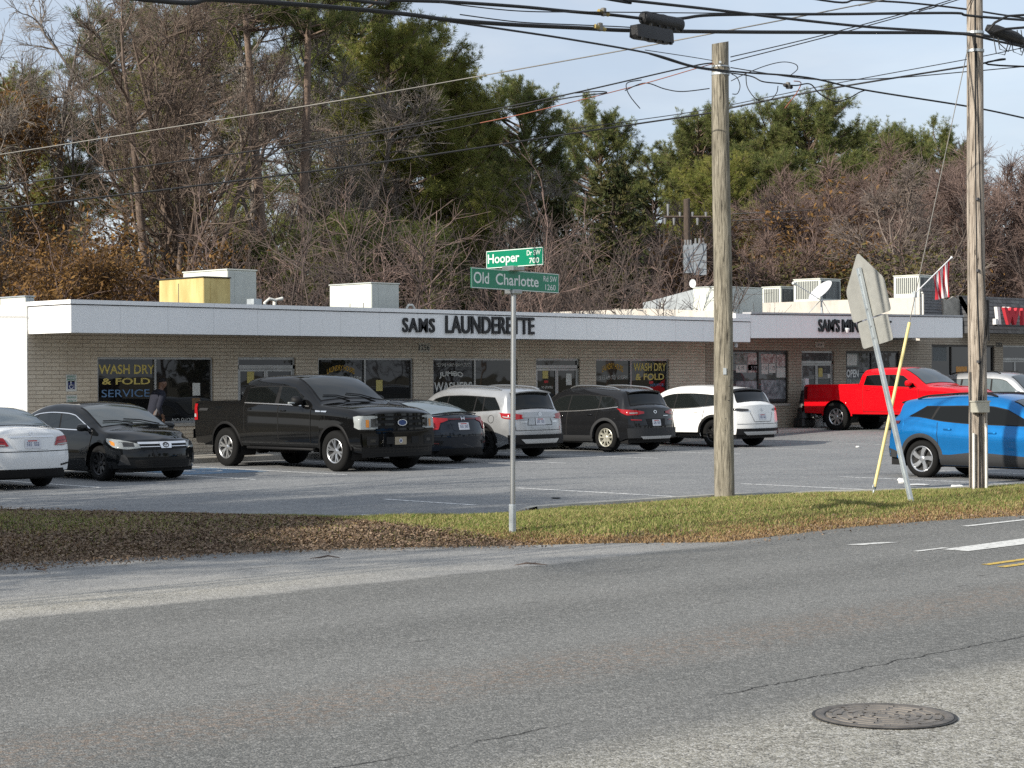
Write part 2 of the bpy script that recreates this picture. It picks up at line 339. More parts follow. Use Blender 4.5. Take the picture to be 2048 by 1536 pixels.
    sock(nt, c, p.inputs['Base Color']); bump(nt, p, mth(nt, 'SUBTRACT', mth(nt, 'MULTIPLY', gr, .8), d), .8, .007); return m
asphalt('road asphalt', (.135, .137, .131), (.172, .172, .163), 88., .27, True)
asphalt('lot asphalt', (.17, .177, .185), (.235, .24, .24), 50., .26)
mat('concrete', (.40, .38, .34), .9, var=.15, vs=2.5, bmp=.3, bs=50); mat('kerb concrete', (.36, .35, .31), .9, var=.25, vs=3, bmp=.3, bs=50)
def wornpaint(name, col, under, thr=.46):
    m, nt, p = newmat(name); p.inputs['Roughness'].default_value = .8
    f = rng(nt, noise(nt, coord(nt), 14., 8., .7), thr-.04, thr+.08); sock(nt, mix(nt, f, under, col), p.inputs['Base Color']); return m
wornpaint('worn white line', (.78, .78, .76), (.21, .215, .22), .44); wornpaint('worn white marking', (.66, .66, .63), (.2, .2, .19), .40); wornpaint('worn yellow marking', (.58, .40, .07), (.2, .19, .17), .42); wornpaint('worn blue marking', (.10, .22, .36), (.19, .21, .23), .46)
def soil():
    m, nt, p = newmat('leafy soil'); p.inputs['Roughness'].default_value = .95; v = coord(nt)
    c = mix(nt, rng(nt, noise(nt, v, 1.1, 6.), .42, .6), (.115, .085, .05), (.085, .10, .035)); c = mix(nt, rng(nt, noise(nt, v, 24., 6., .7), .35, .65), c, (.045, .032, .02)); c = mix(nt, rng(nt, noise(nt, v, 50., 4.), .58, .7, 0, .7), c, (.27, .19, .11))
    sock(nt, c, p.inputs['Base Color']); bump(nt, p, noise(nt, v, 30., 5.), 1., .03); return m
soil()
mat('woodland earth', (.10, .085, .05), .95, var=.4, vs=.3, bmp=.5, bs=3)
def attr_mat(name, cols, rough=.75, nsc=1.3, sub=.0, trans=0.):
    # colour from clump noise plus a per-blade attribute
    m, nt, p = newmat(name); p.inputs['Roughness'].default_value = rough; p.inputs['Specular IOR Level'].default_value = .25
    n = noise(nt, coord(nt), nsc, 4., .6); at_ = nt.nodes.new('ShaderNodeAttribute'); at_.attribute_name = 'tone'
    c = mix(nt, rng(nt, n, .36, .64), cols[0], cols[1]); c = mix(nt, at_.outputs['Fac'], c, cols[2]); sock(nt, c, p.inputs['Base Color'])
    if trans:
        tr = nt.nodes.new('ShaderNodeBsdfTranslucent'); sock(nt, c, tr.inputs[0]); ms = nt.nodes.new('ShaderNodeMixShader'); ms.inputs[0].default_value = trans
        nt.links.new(p.outputs[0], ms.inputs[1]); nt.links.new(tr.outputs[0], ms.inputs[2]); out = [x for x in nt.nodes if x.type == 'OUTPUT_MATERIAL'][0]; nt.links.new(ms.outputs[0], out.inputs[0])
    return m
attr_mat('grass blades', ((.13, .205, .036), (.21, .255, .062), (.48, .40, .19)), nsc=1.2, trans=.3)
attr_mat('dry grass', ((.46, .34, .18), (.38, .26, .13), (.22, .12, .06)), nsc=1.5, trans=.2)
attr_mat('fallen leaves', ((.15, .10, .068), (.105, .072, .05), (.30, .22, .15)), nsc=2.5)
attr_mat('pine needles', ((.072, .108, .034), (.13, .157, .05), (.25, .24, .08)), nsc=.5, trans=.2)
attr_mat('yellow pine needles', ((.11, .145, .03), (.19, .205, .05), (.32, .29, .08)), nsc=.5, trans=.2)
attr_mat('cedar leaves', ((.030, .045, .018), (.055, .065, .02), (.10, .085, .03)), nsc=.8, trans=.1)
attr_mat('brown oak leaves', ((.20, .10, .03), (.30, .17, .05), (.12, .07, .03)), nsc=.9, trans=.2)
attr_mat('shrub leaves', ((.10, .095, .03), (.17, .11, .04), (.07, .08, .03)), nsc=.7, trans=.15)
def bark(name, a, b, sc=7.):
    m, nt, p = newmat(name); p.inputs['Roughness'].default_value = .9; v = coord(nt, (1, 1, .3))
    c = mix(nt, rng(nt, noise(nt, v, sc, 6., .65), .35, .65), a, b); sock(nt, c, p.inputs['Base Color']); bump(nt, p, noise(nt, v, sc*2, 5.), .8, .04); return m
bark('grey bark', (.125, .106, .09), (.29, .25, .215)); bark('brown bark', (.10, .072, .056), (.20, .15, .118)); bark('pale bark', (.13, .10, .085), (.25, .205, .175)); bark('pine bark', (.12, .085, .065), (.26, .19, .145), 4.); bark('red twig bark', (.14, .095, .08), (.24, .17, .145)); bark('purple twig bark', (.065, .048, .042), (.125, .095, .082))
# vehicles
def paint(name, col, metal=.0, rough=.35, coat=1.):
    if name in MT: return MT[name]
    m, nt, p = newmat(name); p.inputs['Metallic'].default_value = metal; p.inputs['Coat Weight'].default_value = coat; p.inputs['Coat Roughness'].default_value = .04; p.inputs['Coat IOR'].default_value = 1.42; p.inputs['Specular IOR Level'].default_value = .0
    v = coord(nt); d = noise(nt, v, 5., 6.); dust = rng(nt, noise(nt, coord(nt, (1, 1, 2.)), 2.2, 5.), .45, .8, 0, .03)
    sock(nt, mix(nt, dust, col, tuple(.5*q+.03 for q in col)), p.inputs['Base Color']); sock(nt, rng(nt, d, .3, .7, rough*.85, rough*1.2), p.inputs['Roughness']); return m
paint('white car paint', (.74, .75, .75)); paint('black car paint', (.006, .007, .008)); paint('black truck paint', (.005, .0052, .0055)); paint('navy car paint', (.012, .017, .026), .3); paint('silver car paint', (.40, .41, .42), .6, .32); paint('charcoal car paint', (.014, .0145, .016), .35); paint('pearl car paint', (.80, .80, .78)); paint('red car paint', (.62, .004, .010), .0); paint('blue car paint', (.008, .155, .42), .45, .3); paint('grey car paint', (.44, .45, .46), .6)
mat('black trim', (.007, .007, .0075), .6, bmp=.08, bs=200, spec=.25); mat('grey cladding', (.030, .031, .033), .6, spec=.3, bmp=.08, bs=200); mat('seam black', (.004, .004, .004), .8)
mat('chrome', (.80, .80, .80), .22, .9); mat('satin silver', (.48, .49, .5), .3, .9); mat('tyre rubber', (.008, .008, .008), .85, spec=.2, bmp=.2, bs=60); mat('alloy silver', (.55, .56, .57), .28, .9); mat('alloy dark', (.03, .03, .032), .35, .7); mat('alloy cream', (.62, .60, .50), .3, .6); mat('brake dark', (.02, .02, .02), .7, .3)
glass_mat('red lamp', (.30, .006, .010), .08); glass_mat('dark red lamp', (.10, .003, .006), .06); glass_mat('clear lamp', (.30, .32, .315), .06, ior=1.6); glass_mat('amber lamp', (.55, .20, .02), .1); glass_mat('lamp dark', (.03, .03, .03), .08)
mat('plate white', (.62, .63, .66), .5); mat('plate ink', (.10, .12, .22), .6); mat('ford blue', (.02, .05, .16), .25); mat('plate tan', (.32, .27, .19), .5)
# person, flag, misc
mat('skin', (.16, .085, .055), .6, bmp=.05, bs=80); mat('navy cloth', (.012, .014, .026), .9, bmp=.3, bs=60); mat('grey cloth', (.10, .095, .10), .9, bmp=.3, bs=60); mat('dark trousers', (.014, .014, .017), .9, bmp=.3, bs=50); mat('knit cap', (.01, .01, .012), .95, bmp=.4, bs=150); mat('shoe', (.02, .018, .016), .7)
mat('flag red', (.52, .03, .045), .8); mat('flag white', (.74, .72, .70), .8); mat('flag blue', (.03, .04, .14), .8)
def shingle():
    m, nt, p = newmat('dark roof shingle'); p.inputs['Roughness'].default_value = .9
    t = nt.nodes.new('ShaderNodeTexCoord'); sp = nt.nodes.new('ShaderNodeSeparateXYZ'); nt.links.new(t.outputs['Object'], sp.inputs[0]); cb = nt.nodes.new('ShaderNodeCombineXYZ'); nt.links.new(sp.outputs[0], cb.inputs[0]); nt.links.new(sp.outputs[2], cb.inputs[1])
    b = nt.nodes.new('ShaderNodeTexBrick'); nt.links.new(cb.outputs[0], b.inputs['Vector']); b.inputs['Scale'].default_value = 1; b.inputs['Brick Width'].default_value = .3; b.inputs['Row Height'].default_value = .14; b.inputs['Mortar Size'].default_value = .012
    b.inputs['Color1'].default_value = (.05, .052, .056, 1); b.inputs['Color2'].default_value = (.09, .092, .098, 1); b.inputs['Mortar'].default_value = (.018, .018, .02, 1)
    sock(nt, mix(nt, rng(nt, noise(nt, cb.outputs[0], 3., 6.), .5, .75, 0, .5), b.outputs['Color'], (.15, .15, .15)), p.inputs['Base Color']); bump(nt, p, mth(nt, 'MULTIPLY', b.outputs['Fac'], -1.), .8, .02); return m
shingle(); mat('grey slate siding', (.14, .14, .145), .8, var=.2, vs=4); mat('torn cladding', (.34, .32, .28), .9, var=.35, vs=3, bmp=.6, bs=8)
mat('cast iron', (.10, .095, .09), .75, .2, var=.35, vs=9, bmp=.3, bs=40, col2=(.17, .155, .14)); mat('worn iron', (.13, .12, .11), .7, .2, vs=7, bmp=.3, bs=50, col2=(.24, .215, .185)); mat('litter white', (.7, .7, .68), .7)
mat('orange plastic', (.55, .24, .03), .5); mat('black plastic', (.012, .012, .012), .5); mat('white plastic', (.66, .67, .68), .5)
# ------------------------------------------------------------------ ground
def ss(a, b, x): t = min(1, max(0, (x-a)/(b-a))); return t*t*(3-2*t)
def hz(X, Y): return .19*ss(41, 49, X)*ss(22, 31, Y)
def sheet(name, poly, z, m, cell=None):
    if cell:
        x0, x1, y0, y1 = poly; nx = int((x1-x0)/cell)+1; ny = int((y1-y0)/cell)+1
        mb = MB().grid([[(x, y, z+hz(x, y)) for x in np.linspace(x0, x1, nx)] for y in np.linspace(y0, y1, ny)])
    else: mb = MB().add([(x, y, z) for x, y in poly], [tuple(range(len(poly)))])
    return tag(mb.build(name, MT[m], smooth=3.2 if cell else None), kind='structure')
sheet('ground', [(-900, -900), (1500, -900), (1500, 1500), (-900, 1500)], -.06, 'woodland earth')
sheet('road', [(-160, -9), (240, -9), (240, 16.5), (21, 16.5), (21, 20.5), (-160, 20.5)], -.012, 'road asphalt')
LOW = [(-20, 33), (2, 23), (6, 20.0), (10.1, 17.84), (11.1, 17.40), (12.3, 17.1), (13.7, 16.46), (15.05, 15.43), (16.05, 14.81), (17.1, 13.85), (18.3, 13.92), (19.9, 14.02), (21.3, 13.86), (23.0, 13.45), (27, 13.4), (34, 13.4), (60, 13.4)]
UPP = [(-14, 41), (6, 31), (9.5, 28), (14.0, 24.7), (15.05, 22.4), (15.64, 20.9), (16.15, 19.4), (17.12, 18.65), (18.0, 18.42), (19.2, 18.80), (21.3, 18.62), (22.9, 18.5), (25, 17.62), (26.6, 16.85), (28.2, 16.4), (34, 16.2), (60, 16.2)]
LOWA, UPPA = np.array(LOW, float), np.array(UPP, float)
lot = MB(); xs = np.arange(-30, 97, .75); ys = np.arange(14.2, 37.2, .75)
for x in xs:
    for y in ys:
        if y < np.interp(x+.4, LOWA[:, 0], LOWA[:, 1])+.62: continue
        if y > np.interp(x, UPPA[:, 0], UPPA[:, 1])+30: continue
        q = [(x, y), (x+.75, y), (x+.75, y+.75), (x, y+.75)]; lot.add([(a, b, hz(a, b)) for a, b in q], [(0, 1, 2, 3)])
tag(lot.build('parking_lot', MT['lot asphalt'], smooth=3.2), kind='structure')
def verge_pt(s, v):
    # s in 0..len-1, v 0 (road) .. 1 (lot)
    i = np.clip(np.floor(s).astype(int), 0, len(LOW)-2); t = (s-i)[..., None]
    a = LOWA[i]*(1-t)+LOWA[i+1]*t; b = UPPA[i]*(1-t)+UPPA[i+1]*t
    p = a*(1-v[..., None])+b*v[..., None]
    z = .155*np.sin(np.pi*np.clip(v, 0, 1))**.7 + .018*np.sin(p[..., 0]*2.3)*np.sin(p[..., 1]*3.1)*np.sin(np.pi*v) - .03
    return np.concatenate([p, z[..., None]], -1)
s_, v_ = np.meshgrid(np.linspace(0, len(LOW)-1, 200), np.linspace(0, 1, 26), indexing='ij')
tag(MB().grid(verge_pt(s_, v_).tolist()).build('grass_verge', MT['leafy soil'], smooth=3.2), kind='structure')
# kerb and walk in front of the shops
kb = MB()
kp = [(19.15, 18.87), (21.3, 18.74), (22.9, 18.6), (25, 17.74), (26.6, 16.97), (28.2, 16.52), (34, 16.32), (60, 16.32)]
for (xa, ya), (xb, yb) in zip(kp[:-1], kp[1:]):
    for (o0, o1, h0, h1) in ((-.02, 0, -.02, .07), (0, .16, .07, .07), (.16, .18, .07, 0.004)):
        kb.add([(xa, ya+o0, h0), (xb, yb+o0, h0), (xb, yb+o1, h1), (xa, ya+o1, h1)], [(0, 1, 2, 3)])
kb.add([(kp[0][0], kp[0][1], .07), (kp[0][0], kp[0][1]+.16, .07), (kp[0][0]-.5, kp[0][1]+.05, .004)], [(0, 1, 2)])
tag(kb.build('kerb', MT['kerb concrete']), kind='structure')
wk = MB().bevbox((20.9, 34.98, -.05), (44.4, 36.58, .13), .02).bevbox((44.42, 35.0, .0), (76, 36.58, .235), .02)
tag(wk.build('sidewalk', MT['concrete']), kind='structure')
# painted lines
pl = MB()
def line(mb, a, b, w=.1, z=.004):
    a = np.array(a, float); b = np.array(b, float); d = b-a; L = np.hypot(*d); d /= L; n = np.array([-d[1], d[0]])*w/2; k = max(1, int(L/1.4))
    for i in range(k):
        p = a+(b-a)*i/k; q = a+(b-a)*(i+1)/k
        mb.add([(*(p-n), z+hz(*p)), (*(q-n), z+hz(*q)), (*(q+n), z+hz(*q)), (*(p+n), z+hz(*p))], [(0, 1, 2, 3)])
for x, y0, y1 in ((17.03, 18.7, 20.2), (19.42, 20.4, 22.5), (22.85, 18.75, 23.0), (26.3, 16.9, 20.9), (29.25, 16.5, 20.9), (32.3, 16.4, 20.9), (35.3, 16.4, 20.9), (38.3, 16.4, 20.9)): line(pl, (x, y0), (x, y1))
for x in (15.3, 18.2, 21.55, 23.75, 27.0, 29.95, 33.0, 36.0, 39.2, 42.7): line(pl, (x, 28.6), (x, 34.6))
tag(pl.build('parking_line', MT['worn white line']), kind='structure')
bl = MB().add([(21.75, 31.0, .004), (23.6, 30.9, .004), (23.62, 33.0, .004), (21.8, 33.1, .004)], [(0, 1, 2, 3)])
tag(bl.build('accessible_bay_marking', MT['worn blue marking']), kind='structure')
bw = MB().lathe([(.36, .0), (.46, .0)], c=(22.7, 32.0, .008), n=24).box((22.55, 32.2, .0075), (22.75, 32.65, .0085))
tag(bw.build('bay_symbol', MT['worn white line']), kind='structure')
rm = MB()
def quad(mb, pts, z): mb.add([(x, y, z) for x, y in pts], [tuple(range(len(pts)))])
for pts in (((17.75, 12.62), (18.3, 12.5), (18.42, 12.35), (17.85, 12.45)), ((17.6, 11.62), (18.2, 11.62), (18.2, 11.55), (17.6, 11.55)), ((18.0, 11.5), (24.5, 11.75), (24.5, 11.1), (18.0, 11.18)), ((20.9, 13.08), (27, 13.08), (27, 12.98), (20.9, 12.98))): quad(rm, pts, -.006)
tag(rm.build('road_marking', MT['worn white marking']), kind='structure')
ym = MB()
for y in (10.27, 10.03): quad(ym, ((16.85 if y > 10.1 else 16.75, y-.05), (60, y-.05), (60, y+.05), (16.85 if y > 10.1 else 16.75, y+.05)), -.006)
tag(ym.build('centre_line', MT['worn yellow marking']), kind='structure')
# manhole cover
mh = empty('manhole_cover', (9.02, 6.15, -.006), 'round rusty cast iron manhole cover set in the near edge of the road', 'manhole cover')
MB().lathe([(.385, -.01), (.385, .005), (.378, .008), (.345, .008), (.335, .002), (.33, -.01)], c=(9.02, 6.15, -.006), n=48).build('rim', MT['cast iron'], mh, smooth=.6)
MB().lathe([(.38, .0015), (.405, .0015)], c=(9.02, 6.15, -.006), n=48).build('tar_joint', MT['tar'], mh)
cv = MB().lathe([(0, .002), (.325, .002), (.325, -.01)], c=(9.02, 6.15, -.006), n=48)
for r in (.07, .13, .19, .25, .305):
    n = int(r*26)+4
    for k in range(n):
        a0 = 2*PI*k/n+r*7; cv.lathe([(r-.016, .002), (r-.012, .007), (r+.012, .007), (r+.016, .002)], c=(9.02, 6.15, -.006), n=6, a0=a0, a1=a0+2*PI/n*.82)
cv.build('lid', MT['worn iron'], mh, smooth=.5)
# ------------------------------------------------------------------ buildings
def wall_mesh(mb, x0, x1, z0, z1, Y, ops, depth=.16):
    xs = sorted({x0, x1, *[o[0] for o in ops], *[o[1] for o in ops]}); zs = sorted({z0, z1, *[o[2] for o in ops], *[o[3] for o in ops]})
    for a, b in zip(xs[:-1], xs[1:]):
        for c, d in zip(zs[:-1], zs[1:]):
            if any(o[0] < (a+b)/2 < o[1] and o[2] < (c+d)/2 < o[3] for o in ops): continue
            mb.add([(a, Y, c), (b, Y, c), (b, Y, d), (a, Y, d)], [(0, 1, 2, 3)])
    for a, b, c, d in ops:
        mb.add([(a, Y, c), (b, Y, c), (b, Y, d), (a, Y, d), (a, Y+depth, c), (b, Y+depth, c), (b, Y+depth, d), (a, Y+depth, d)], [(0, 1, 5, 4), (1, 2, 6, 5), (2, 3, 7, 6), (3, 0, 4, 7)])
def window(root, xa, xb, za, zb, Y, mulls, frame='dull aluminium', glass='shop glass', fw=.05, sill=True):
    f = MB(); y0, y1 = Y+.045, Y+.12
    f.box((xa, y0, zb-fw), (xb, y1, zb)); f.box((xa, y0, za), (xb, y1, za+fw))
    ed = [xa]+mulls+[xb]
    f.box((xa, y0, za+fw), (xa+fw, y1, zb-fw)); f.box((xb-fw, y0, za+fw), (xb, y1, zb-fw))
    for m in mulls: f.box((m-fw/2, y0, za+fw), (m+fw/2, y1, zb-fw))
    w = f.build('window', MT[frame], root)
    for a, b in zip(ed[:-1], ed[1:]):
        MB().box((a+fw/2, Y+.085, za+fw/2), (b-fw/2, Y+.10, zb-fw/2)).build('pane', MT[glass], w)
    if sill: MB().box((xa-.04, Y-.035, za-.075), (xb+.04, Y+.05, za-.002)).build('sill', MT['concrete'] if sill == 1 else MT[frame], w)
    return w
def door(root, xa, xb, za, zt, zb, Y, frame='dull aluminium', glass='shop glass', fw=.06):
    f = MB(); y0, y1 = Y+.05, Y+.12
    f.box((xa, y0, zb-fw), (xb, y1, zb)); f.box((xa, y0, zt-.02), (xb, y1, zt+.07)); f.box((xa, y0, za), (xa+fw, y1, zb-fw)); f.box((xb-fw, y0, za), (xb, y1, zb-fw))
    mid = (xa+xb)/2
    d = f.build('door', MT[frame], root)
    MB().box((xa+fw/2, Y+.09, zt+.05), (xb-fw/2, Y+.10, zb-fw/2)).build('transom_pane', MT[glass], d)
    for a, b in ((xa+fw, mid-.004), (mid+.004, xb-fw)):
        l = MB(); l.box((a, y0+.01, zt-.08), (b, y1-.02, zt-.03)); l.box((a, y0+.01, za+.02), (b, y1-.02, za+.22)); l.box((a, y0+.01, za+.22), (a+.055, y1-.02, zt-.08)); l.box((b-.055, y0+.01, za+.22), (b, y1-.02, zt-.08))
        l.build('door_leaf', MT[frame], d); MB().box((a+.05, Y+.08, za+.2), (b-.05, Y+.088, zt-.07)).build('pane', MT[glass], d)
    MB().tube([(mid-.09, Y+.03, za+.95), (mid-.09, Y+.0, za+.98), (mid-.09, Y+.0, za+1.2), (mid-.09, Y+.03, za+1.23)], .014).build('handle', MT['satin silver'], d)
    return d
def wtext(parent, txt, X0, X1, z0, z1, Y, m, name='lettering', depth=.003, **k):
    mb = text(MB(), txt, (X0, Y, z0), (1, 0, 0), (0, 0, 1), X1-X0, z1-z0, depth, **k); return mb.build(name, MT[m], parent)
def wpaper(parent, X0, X1, z0, z1, Y, m, name='notice'): return MB().box((X0, Y-.003, z0), (X1, Y, z1)).build(name, MT[m], parent)
YW, YF = 36.58, 34.87
# --- launderette
la = empty('launderette', (21.45, YW, 0), 'long low tan brick launderette with white fascia reading SAMS LAUNDERETTE', 'shop building')
ops = [(23.19, 26.34, .86, 2.38), (27.04, 28.78, .13, 2.39), (29.47, 32.61, .86, 2.38), (33.29, 36.39, .86, 2.38), (37.1, 38.86, .13, 2.39), (39.52, 42.69, .86, 2.38)]
w = MB(); wall_mesh(w, 21.45, 44.36, .0, 2.95, YW, ops); w.build('wall', MT['tan brick'], la)
sd = MB().box((21.43, YW+.003, 0), (21.6, 60, 3.53)).box((44.2, YW+.2, 0), (44.34, 60, 3.3)).box((21.6, 59.8, 0), (44.2, 60, 3.3)); sd.build('side_wall', MT['white paint wall'], la)
MB().box((21.6, YW+.25, 3.18), (44.2, 59.8, 3.26)).build('roof', MT['tar'], la)
fs = MB().box((21.47, YF, 2.87), (44.36, YF+.12, 3.455)).box((21.47, YF+.12, 2.87), (21.59, YW+.002, 3.455)).build('fascia', MT['white fascia board'], la)
MB().box((21.44, YF-.03, 3.475), (44.36, YF+.2, 3.565)).box((21.44, YF+.2, 3.475), (21.64, YW+.9, 3.565)).build('coping', MT['white fascia board'], fs)
MB().box((21.465, YF-.004, 3.452), (44.36, YF+.1, 3.478)).box((21.466, YF+.1, 3.452), (21.56, YW, 3.478)).build('seam_shadow', MT['dark seam'], fs)  # dark strip: seam under the coping, its shadow line put in as colour
MB().box((43.66, YF-.01, 3.57), (44.37, YF+.5, 3.70)).build('parapet_block', MT['white fascia board'], fs)
MB().box((21.59, YF+.12, 2.885), (44.36, YW, 2.90)).build('soffit', MT['soffit board'], la)
def px(x, y, Y): p = onY(x, y, Y); return p[0], p[2]
def ptext(parent, txt, x0, x1, y0, y1, Y, m, **k):
    a = onY(x0, (y0+y1)/2, Y); b = onY(x1, (y0+y1)/2, Y); c = onY((x0+x1)/2, y1, Y); d = onY((x0+x1)/2, y0, Y); return wtext(parent, txt, a[0], b[0], c[2], d[2], Y, m, **k)
def ppaper(parent, x0, x1, y0, y1, Y, m, **k):
    a = onY(x0, (y0+y1)/2, Y); b = onY(x1, (y0+y1)/2, Y); c = onY((x0+x1)/2, y1, Y); d = onY((x0+x1)/2, y0, Y); return wpaper(parent, a[0], b[0], c[2], d[2], Y, m, **k)
ptext(la, 'SAMS', 804, 868, 636, 665, YF-.001, 'sign black', depth=.05, bold=.016, name='sign_lettering', spacing=1.12)
ptext(la, 'LAUNDERETTE', 890, 1067, 633, 668, YF-.001, 'sign black', depth=.05, bold=.015, name='sign_lettering')
YP = YW+.084
wl = [window(la, 23.19, 26.34, .86, 2.38, YW, [24.75]), window(la, 29.47, 32.61, .86, 2.38, YW, [31.01]), window(la, 33.29, 36.39, .86, 2.38, YW, [34.83]), window(la, 39.52, 42.69, .86, 2.38, YW, [41.05])]
d1 = door(la, 27.04, 28.78, .13, 2.13, 2.39, YW); d2 = door(la, 37.1, 38.86, .13, 2.13, 2.39, YW)
ptext(wl[0], 'WASH DRY', 197, 309, 729, 748, YP, 'yellow lettering', bold=.02); ptext(wl[0], '& FOLD', 204, 300, 756, 769, YP, 'yellow lettering', bold=.02); ptext(wl[0], 'SERVICE', 203, 299, 779, 794, YP, 'blue lettering', bold=.0)
ptext(wl[0], 'NO SHOPING', 343, 402, 836, 844, YP, 'white lettering', shear=.25); ppaper(wl[0], 385, 400, 766, 791, YP, 'paper'); ppaper(wl[0], 384, 400, 796, 819, YP, 'brown card')
YD = YW+.078
ppaper(d1, 494, 508, 743, 766, YD, 'yellow paper'); ptext(d1, 'NO SMOKING', 484, 520, 783, 790, YD, 'white lettering', shear=.2); ppaper(d1, 496, 507, 768, 776, YD, 'red lettering')
ptext(wl[1], 'LAUNDRY HOURS', 654, 709, 738, 749, YP, 'amber lettering', arc=.1, bold=.01); ptext(wl[1], '6:15 AM TO 10:00 PM', 650, 722, 753, 763, YP, 'white lettering'); ppaper(wl[1], 752, 765, 760, 782, YP, 'yellow paper')
ptext(wl[2], 'YES! WE HAVE HEAVY DUTY', 873, 942, 726, 733, YP, 'white lettering', shear=.25); ptext(wl[2], 'JUMBO', 878, 926, 745, 758, YP, 'white lettering', bold=.03, arc=.04); ptext(wl[2], 'WASHERS', 868, 944, 764, 783, YP, 'white lettering', bold=.02)
ppaper(d2, 1085, 1096, 736, 757, YD, 'yellow paper'); ppaper(d2, 1132, 1143, 747, 770, YD, 'paper'); ppaper(d2, 1088, 1096, 761, 766, YD, 'red lettering'); ptext(d2, 'NO SMOKING', 1083, 1105, 772, 777, YD, 'white lettering')
ptext(wl[3], 'LAUNDRY HOURS', 1204, 1246, 733, 745, YP, 'amber lettering', arc=.1, bold=.01); ptext(wl[3], '6:15 AM TO 10:00PM', 1199, 1254, 751, 759, YP, 'white lettering'); ptext(wl[3], 'WASH DRY', 1267, 1332, 726, 742, YP, 'yellow lettering', bold=.02); ptext(wl[3], '& FOLD', 1271, 1328, 747, 760, YP, 'yellow lettering', bold=.02); ptext(wl[3], 'SERVICE', 1300, 1327, 767, 772, YP, 'blue lettering'); ppaper(wl[3], 1298, 1306, 762, 768, YP, 'red lettering')
a, z = px(837, 704, YW); b, zz = px(860, 686, YW)
np_ = MB().box((a, YW-.012, z), (b, YW-.001, zz)).build('number_plate', MT['beige box'], la); ptext(np_, '1256', 838, 859, 689, 701, YW-.0125, 'sign black', bold=.01)
MB().lathe([(0, 0), (.05, 0), (.06, .08), (.03, .16), (0, .16)], c=(44.0, YF+.25, 2.72)).tube([(44.0, YF+.25, 2.80), (44.0, YF+.25, 2.88)], .02).build('camera_fixture', MT['white plastic'], la)
# --- mini-mart
mz = .235
mm = empty('mini_mart', (44.4, YW, mz), 'lower white-fronted mini-mart with posters in its windows, between the launderette and the shingled shop', 'shop building')
m1z = 1.0; ops = [(45.5, 48.48, m1z, 2.67), (49.16, 50.91, mz, 2.66), (51.57, 54.69, m1z, 2.68)]
w = MB(); wall_mesh(w, 44.37, 55.9, 0, 3.05, YW, ops); w.build('wall', MT['dull brick'], mm)
MB().box((44.42, YW+.2, 3.25), (55.8, 58, 3.33)).build('roof', MT['tar'], mm)
def sloped(mb, x0, x1, y0, y1, zb0, zb1, zt0, zt1): mb.prism([(x0, y0, zb0), (x1, y0, zb1), (x1, y0, zt1), (x0, y0, zt0)], (0, y1-y0, 0))
fm = MB(); sloped(fm, 44.38, 55.86, YF, YF+.12, 2.99, 3.12, 3.68, 3.80); fm.box((55.74, YF+.12, 3.12), (55.86, YW, 3.8)); fmo = fm.build('fascia', MT['white fascia board'], mm)
cp = MB(); sloped(cp, 44.38, 55.9, YF-.03, YF+.3, 3.70, 3.82, 3.755, 3.875); cp.build('coping', MT['grey metal trim'], fmo)
dk = MB(); sloped(dk, 44.385, 55.86, YF-.004, YF+.1, 3.675, 3.795, 3.702, 3.822); dk.build('seam_shadow', MT['dark seam'], fmo)  # shadow line below this coping, likewise a dark-coloured strip at the seam
sf = MB(); sloped(sf, 44.4, 55.74, YF+.12, YW, 3.0, 3.13, 3.015, 3.145); sf.build('soffit', MT['soffit board'], mm)
# its side parapet above the launderette roof
MB().prism([(44.36, 35.5, 3.26), (44.36, 35.5, 3.78), (44.36, 38.9, 3.97), (44.36, 46, 3.98), (44.36, 46, 3.26)], (.18, 0, 0)).build('side_parapet', MT['stained stucco'], mm)
ptext(mm, "SAM'S", 1636, 1678, 638, 664, YF-.001, 'sign black', depth=.05, bold=.016, name='sign_lettering'); ptext(mm, 'MINI-MART', 1683, 1781, 640, 665, YF-.001, 'sign black', depth=.05, bold=.016, name='sign_lettering')
mw1 = window(mm, 45.5, 48.48, m1z, 2.67, YW, [47.0], 'bronze frame', 'store glass', .06); mw2 = window(mm, 51.57, 54.69, m1z, 2.68, YW, [53.1], 'bronze frame', 'store glass', .06)
md = door(mm, 49.16, 50.91, mz, 2.27, 2.66, YW, 'dull aluminium', 'store glass')
for x0, x1, y0, y1, m in ((1470, 1493, 706, 728, 'poster green'), (1495, 1518, 706, 745, 'poster print'), (1472, 1493, 730, 745, 'paper'), (1496, 1517, 729, 741, 'paper'), (1523, 1536, 728, 748, 'paper'), (1538, 1551, 726, 746, 'paper'), (1522, 1552, 708, 727, 'poster print'), (1553, 1573, 709, 733, 'poster print'), (1553, 1573, 735, 755, 'paper'), (1472, 1515, 762, 792, 'poster grey'), (1522, 1574, 760, 798, 'poster grey')): ppaper(mw1, x0, x1, y0, y1, YP, m, name='poster')
for x0, x1, s in ((1475, 1488, '4.19'), (1502, 1514, '5.99'), (1525, 1535, '7.50'), (1540, 1550, '7.75')): ptext(mw1, s, x0, x1, 732, 740, YP-.004, 'poster grey')
ptext(mw2, 'OPEN', 1693, 1717, 739, 755, YP, 'reflective white', bold=.03); ppaper(mw2, 1693, 1717, 706, 734, YP, 'poster green', name='poster'); ppaper(mw2, 1694, 1714, 709, 731, YP-.004, 'paper', name='poster'); ppaper(mw2, 1693, 1720, 757, 770, YP, 'poster green', name='poster')
ppaper(md, 1637, 1645, 736, 754, YD, 'yellow paper'); ppaper(md, 1655, 1661, 748, 756, YD, 'paper'); ppaper(md, 1606, 1616, 764, 774, YD, 'paper')
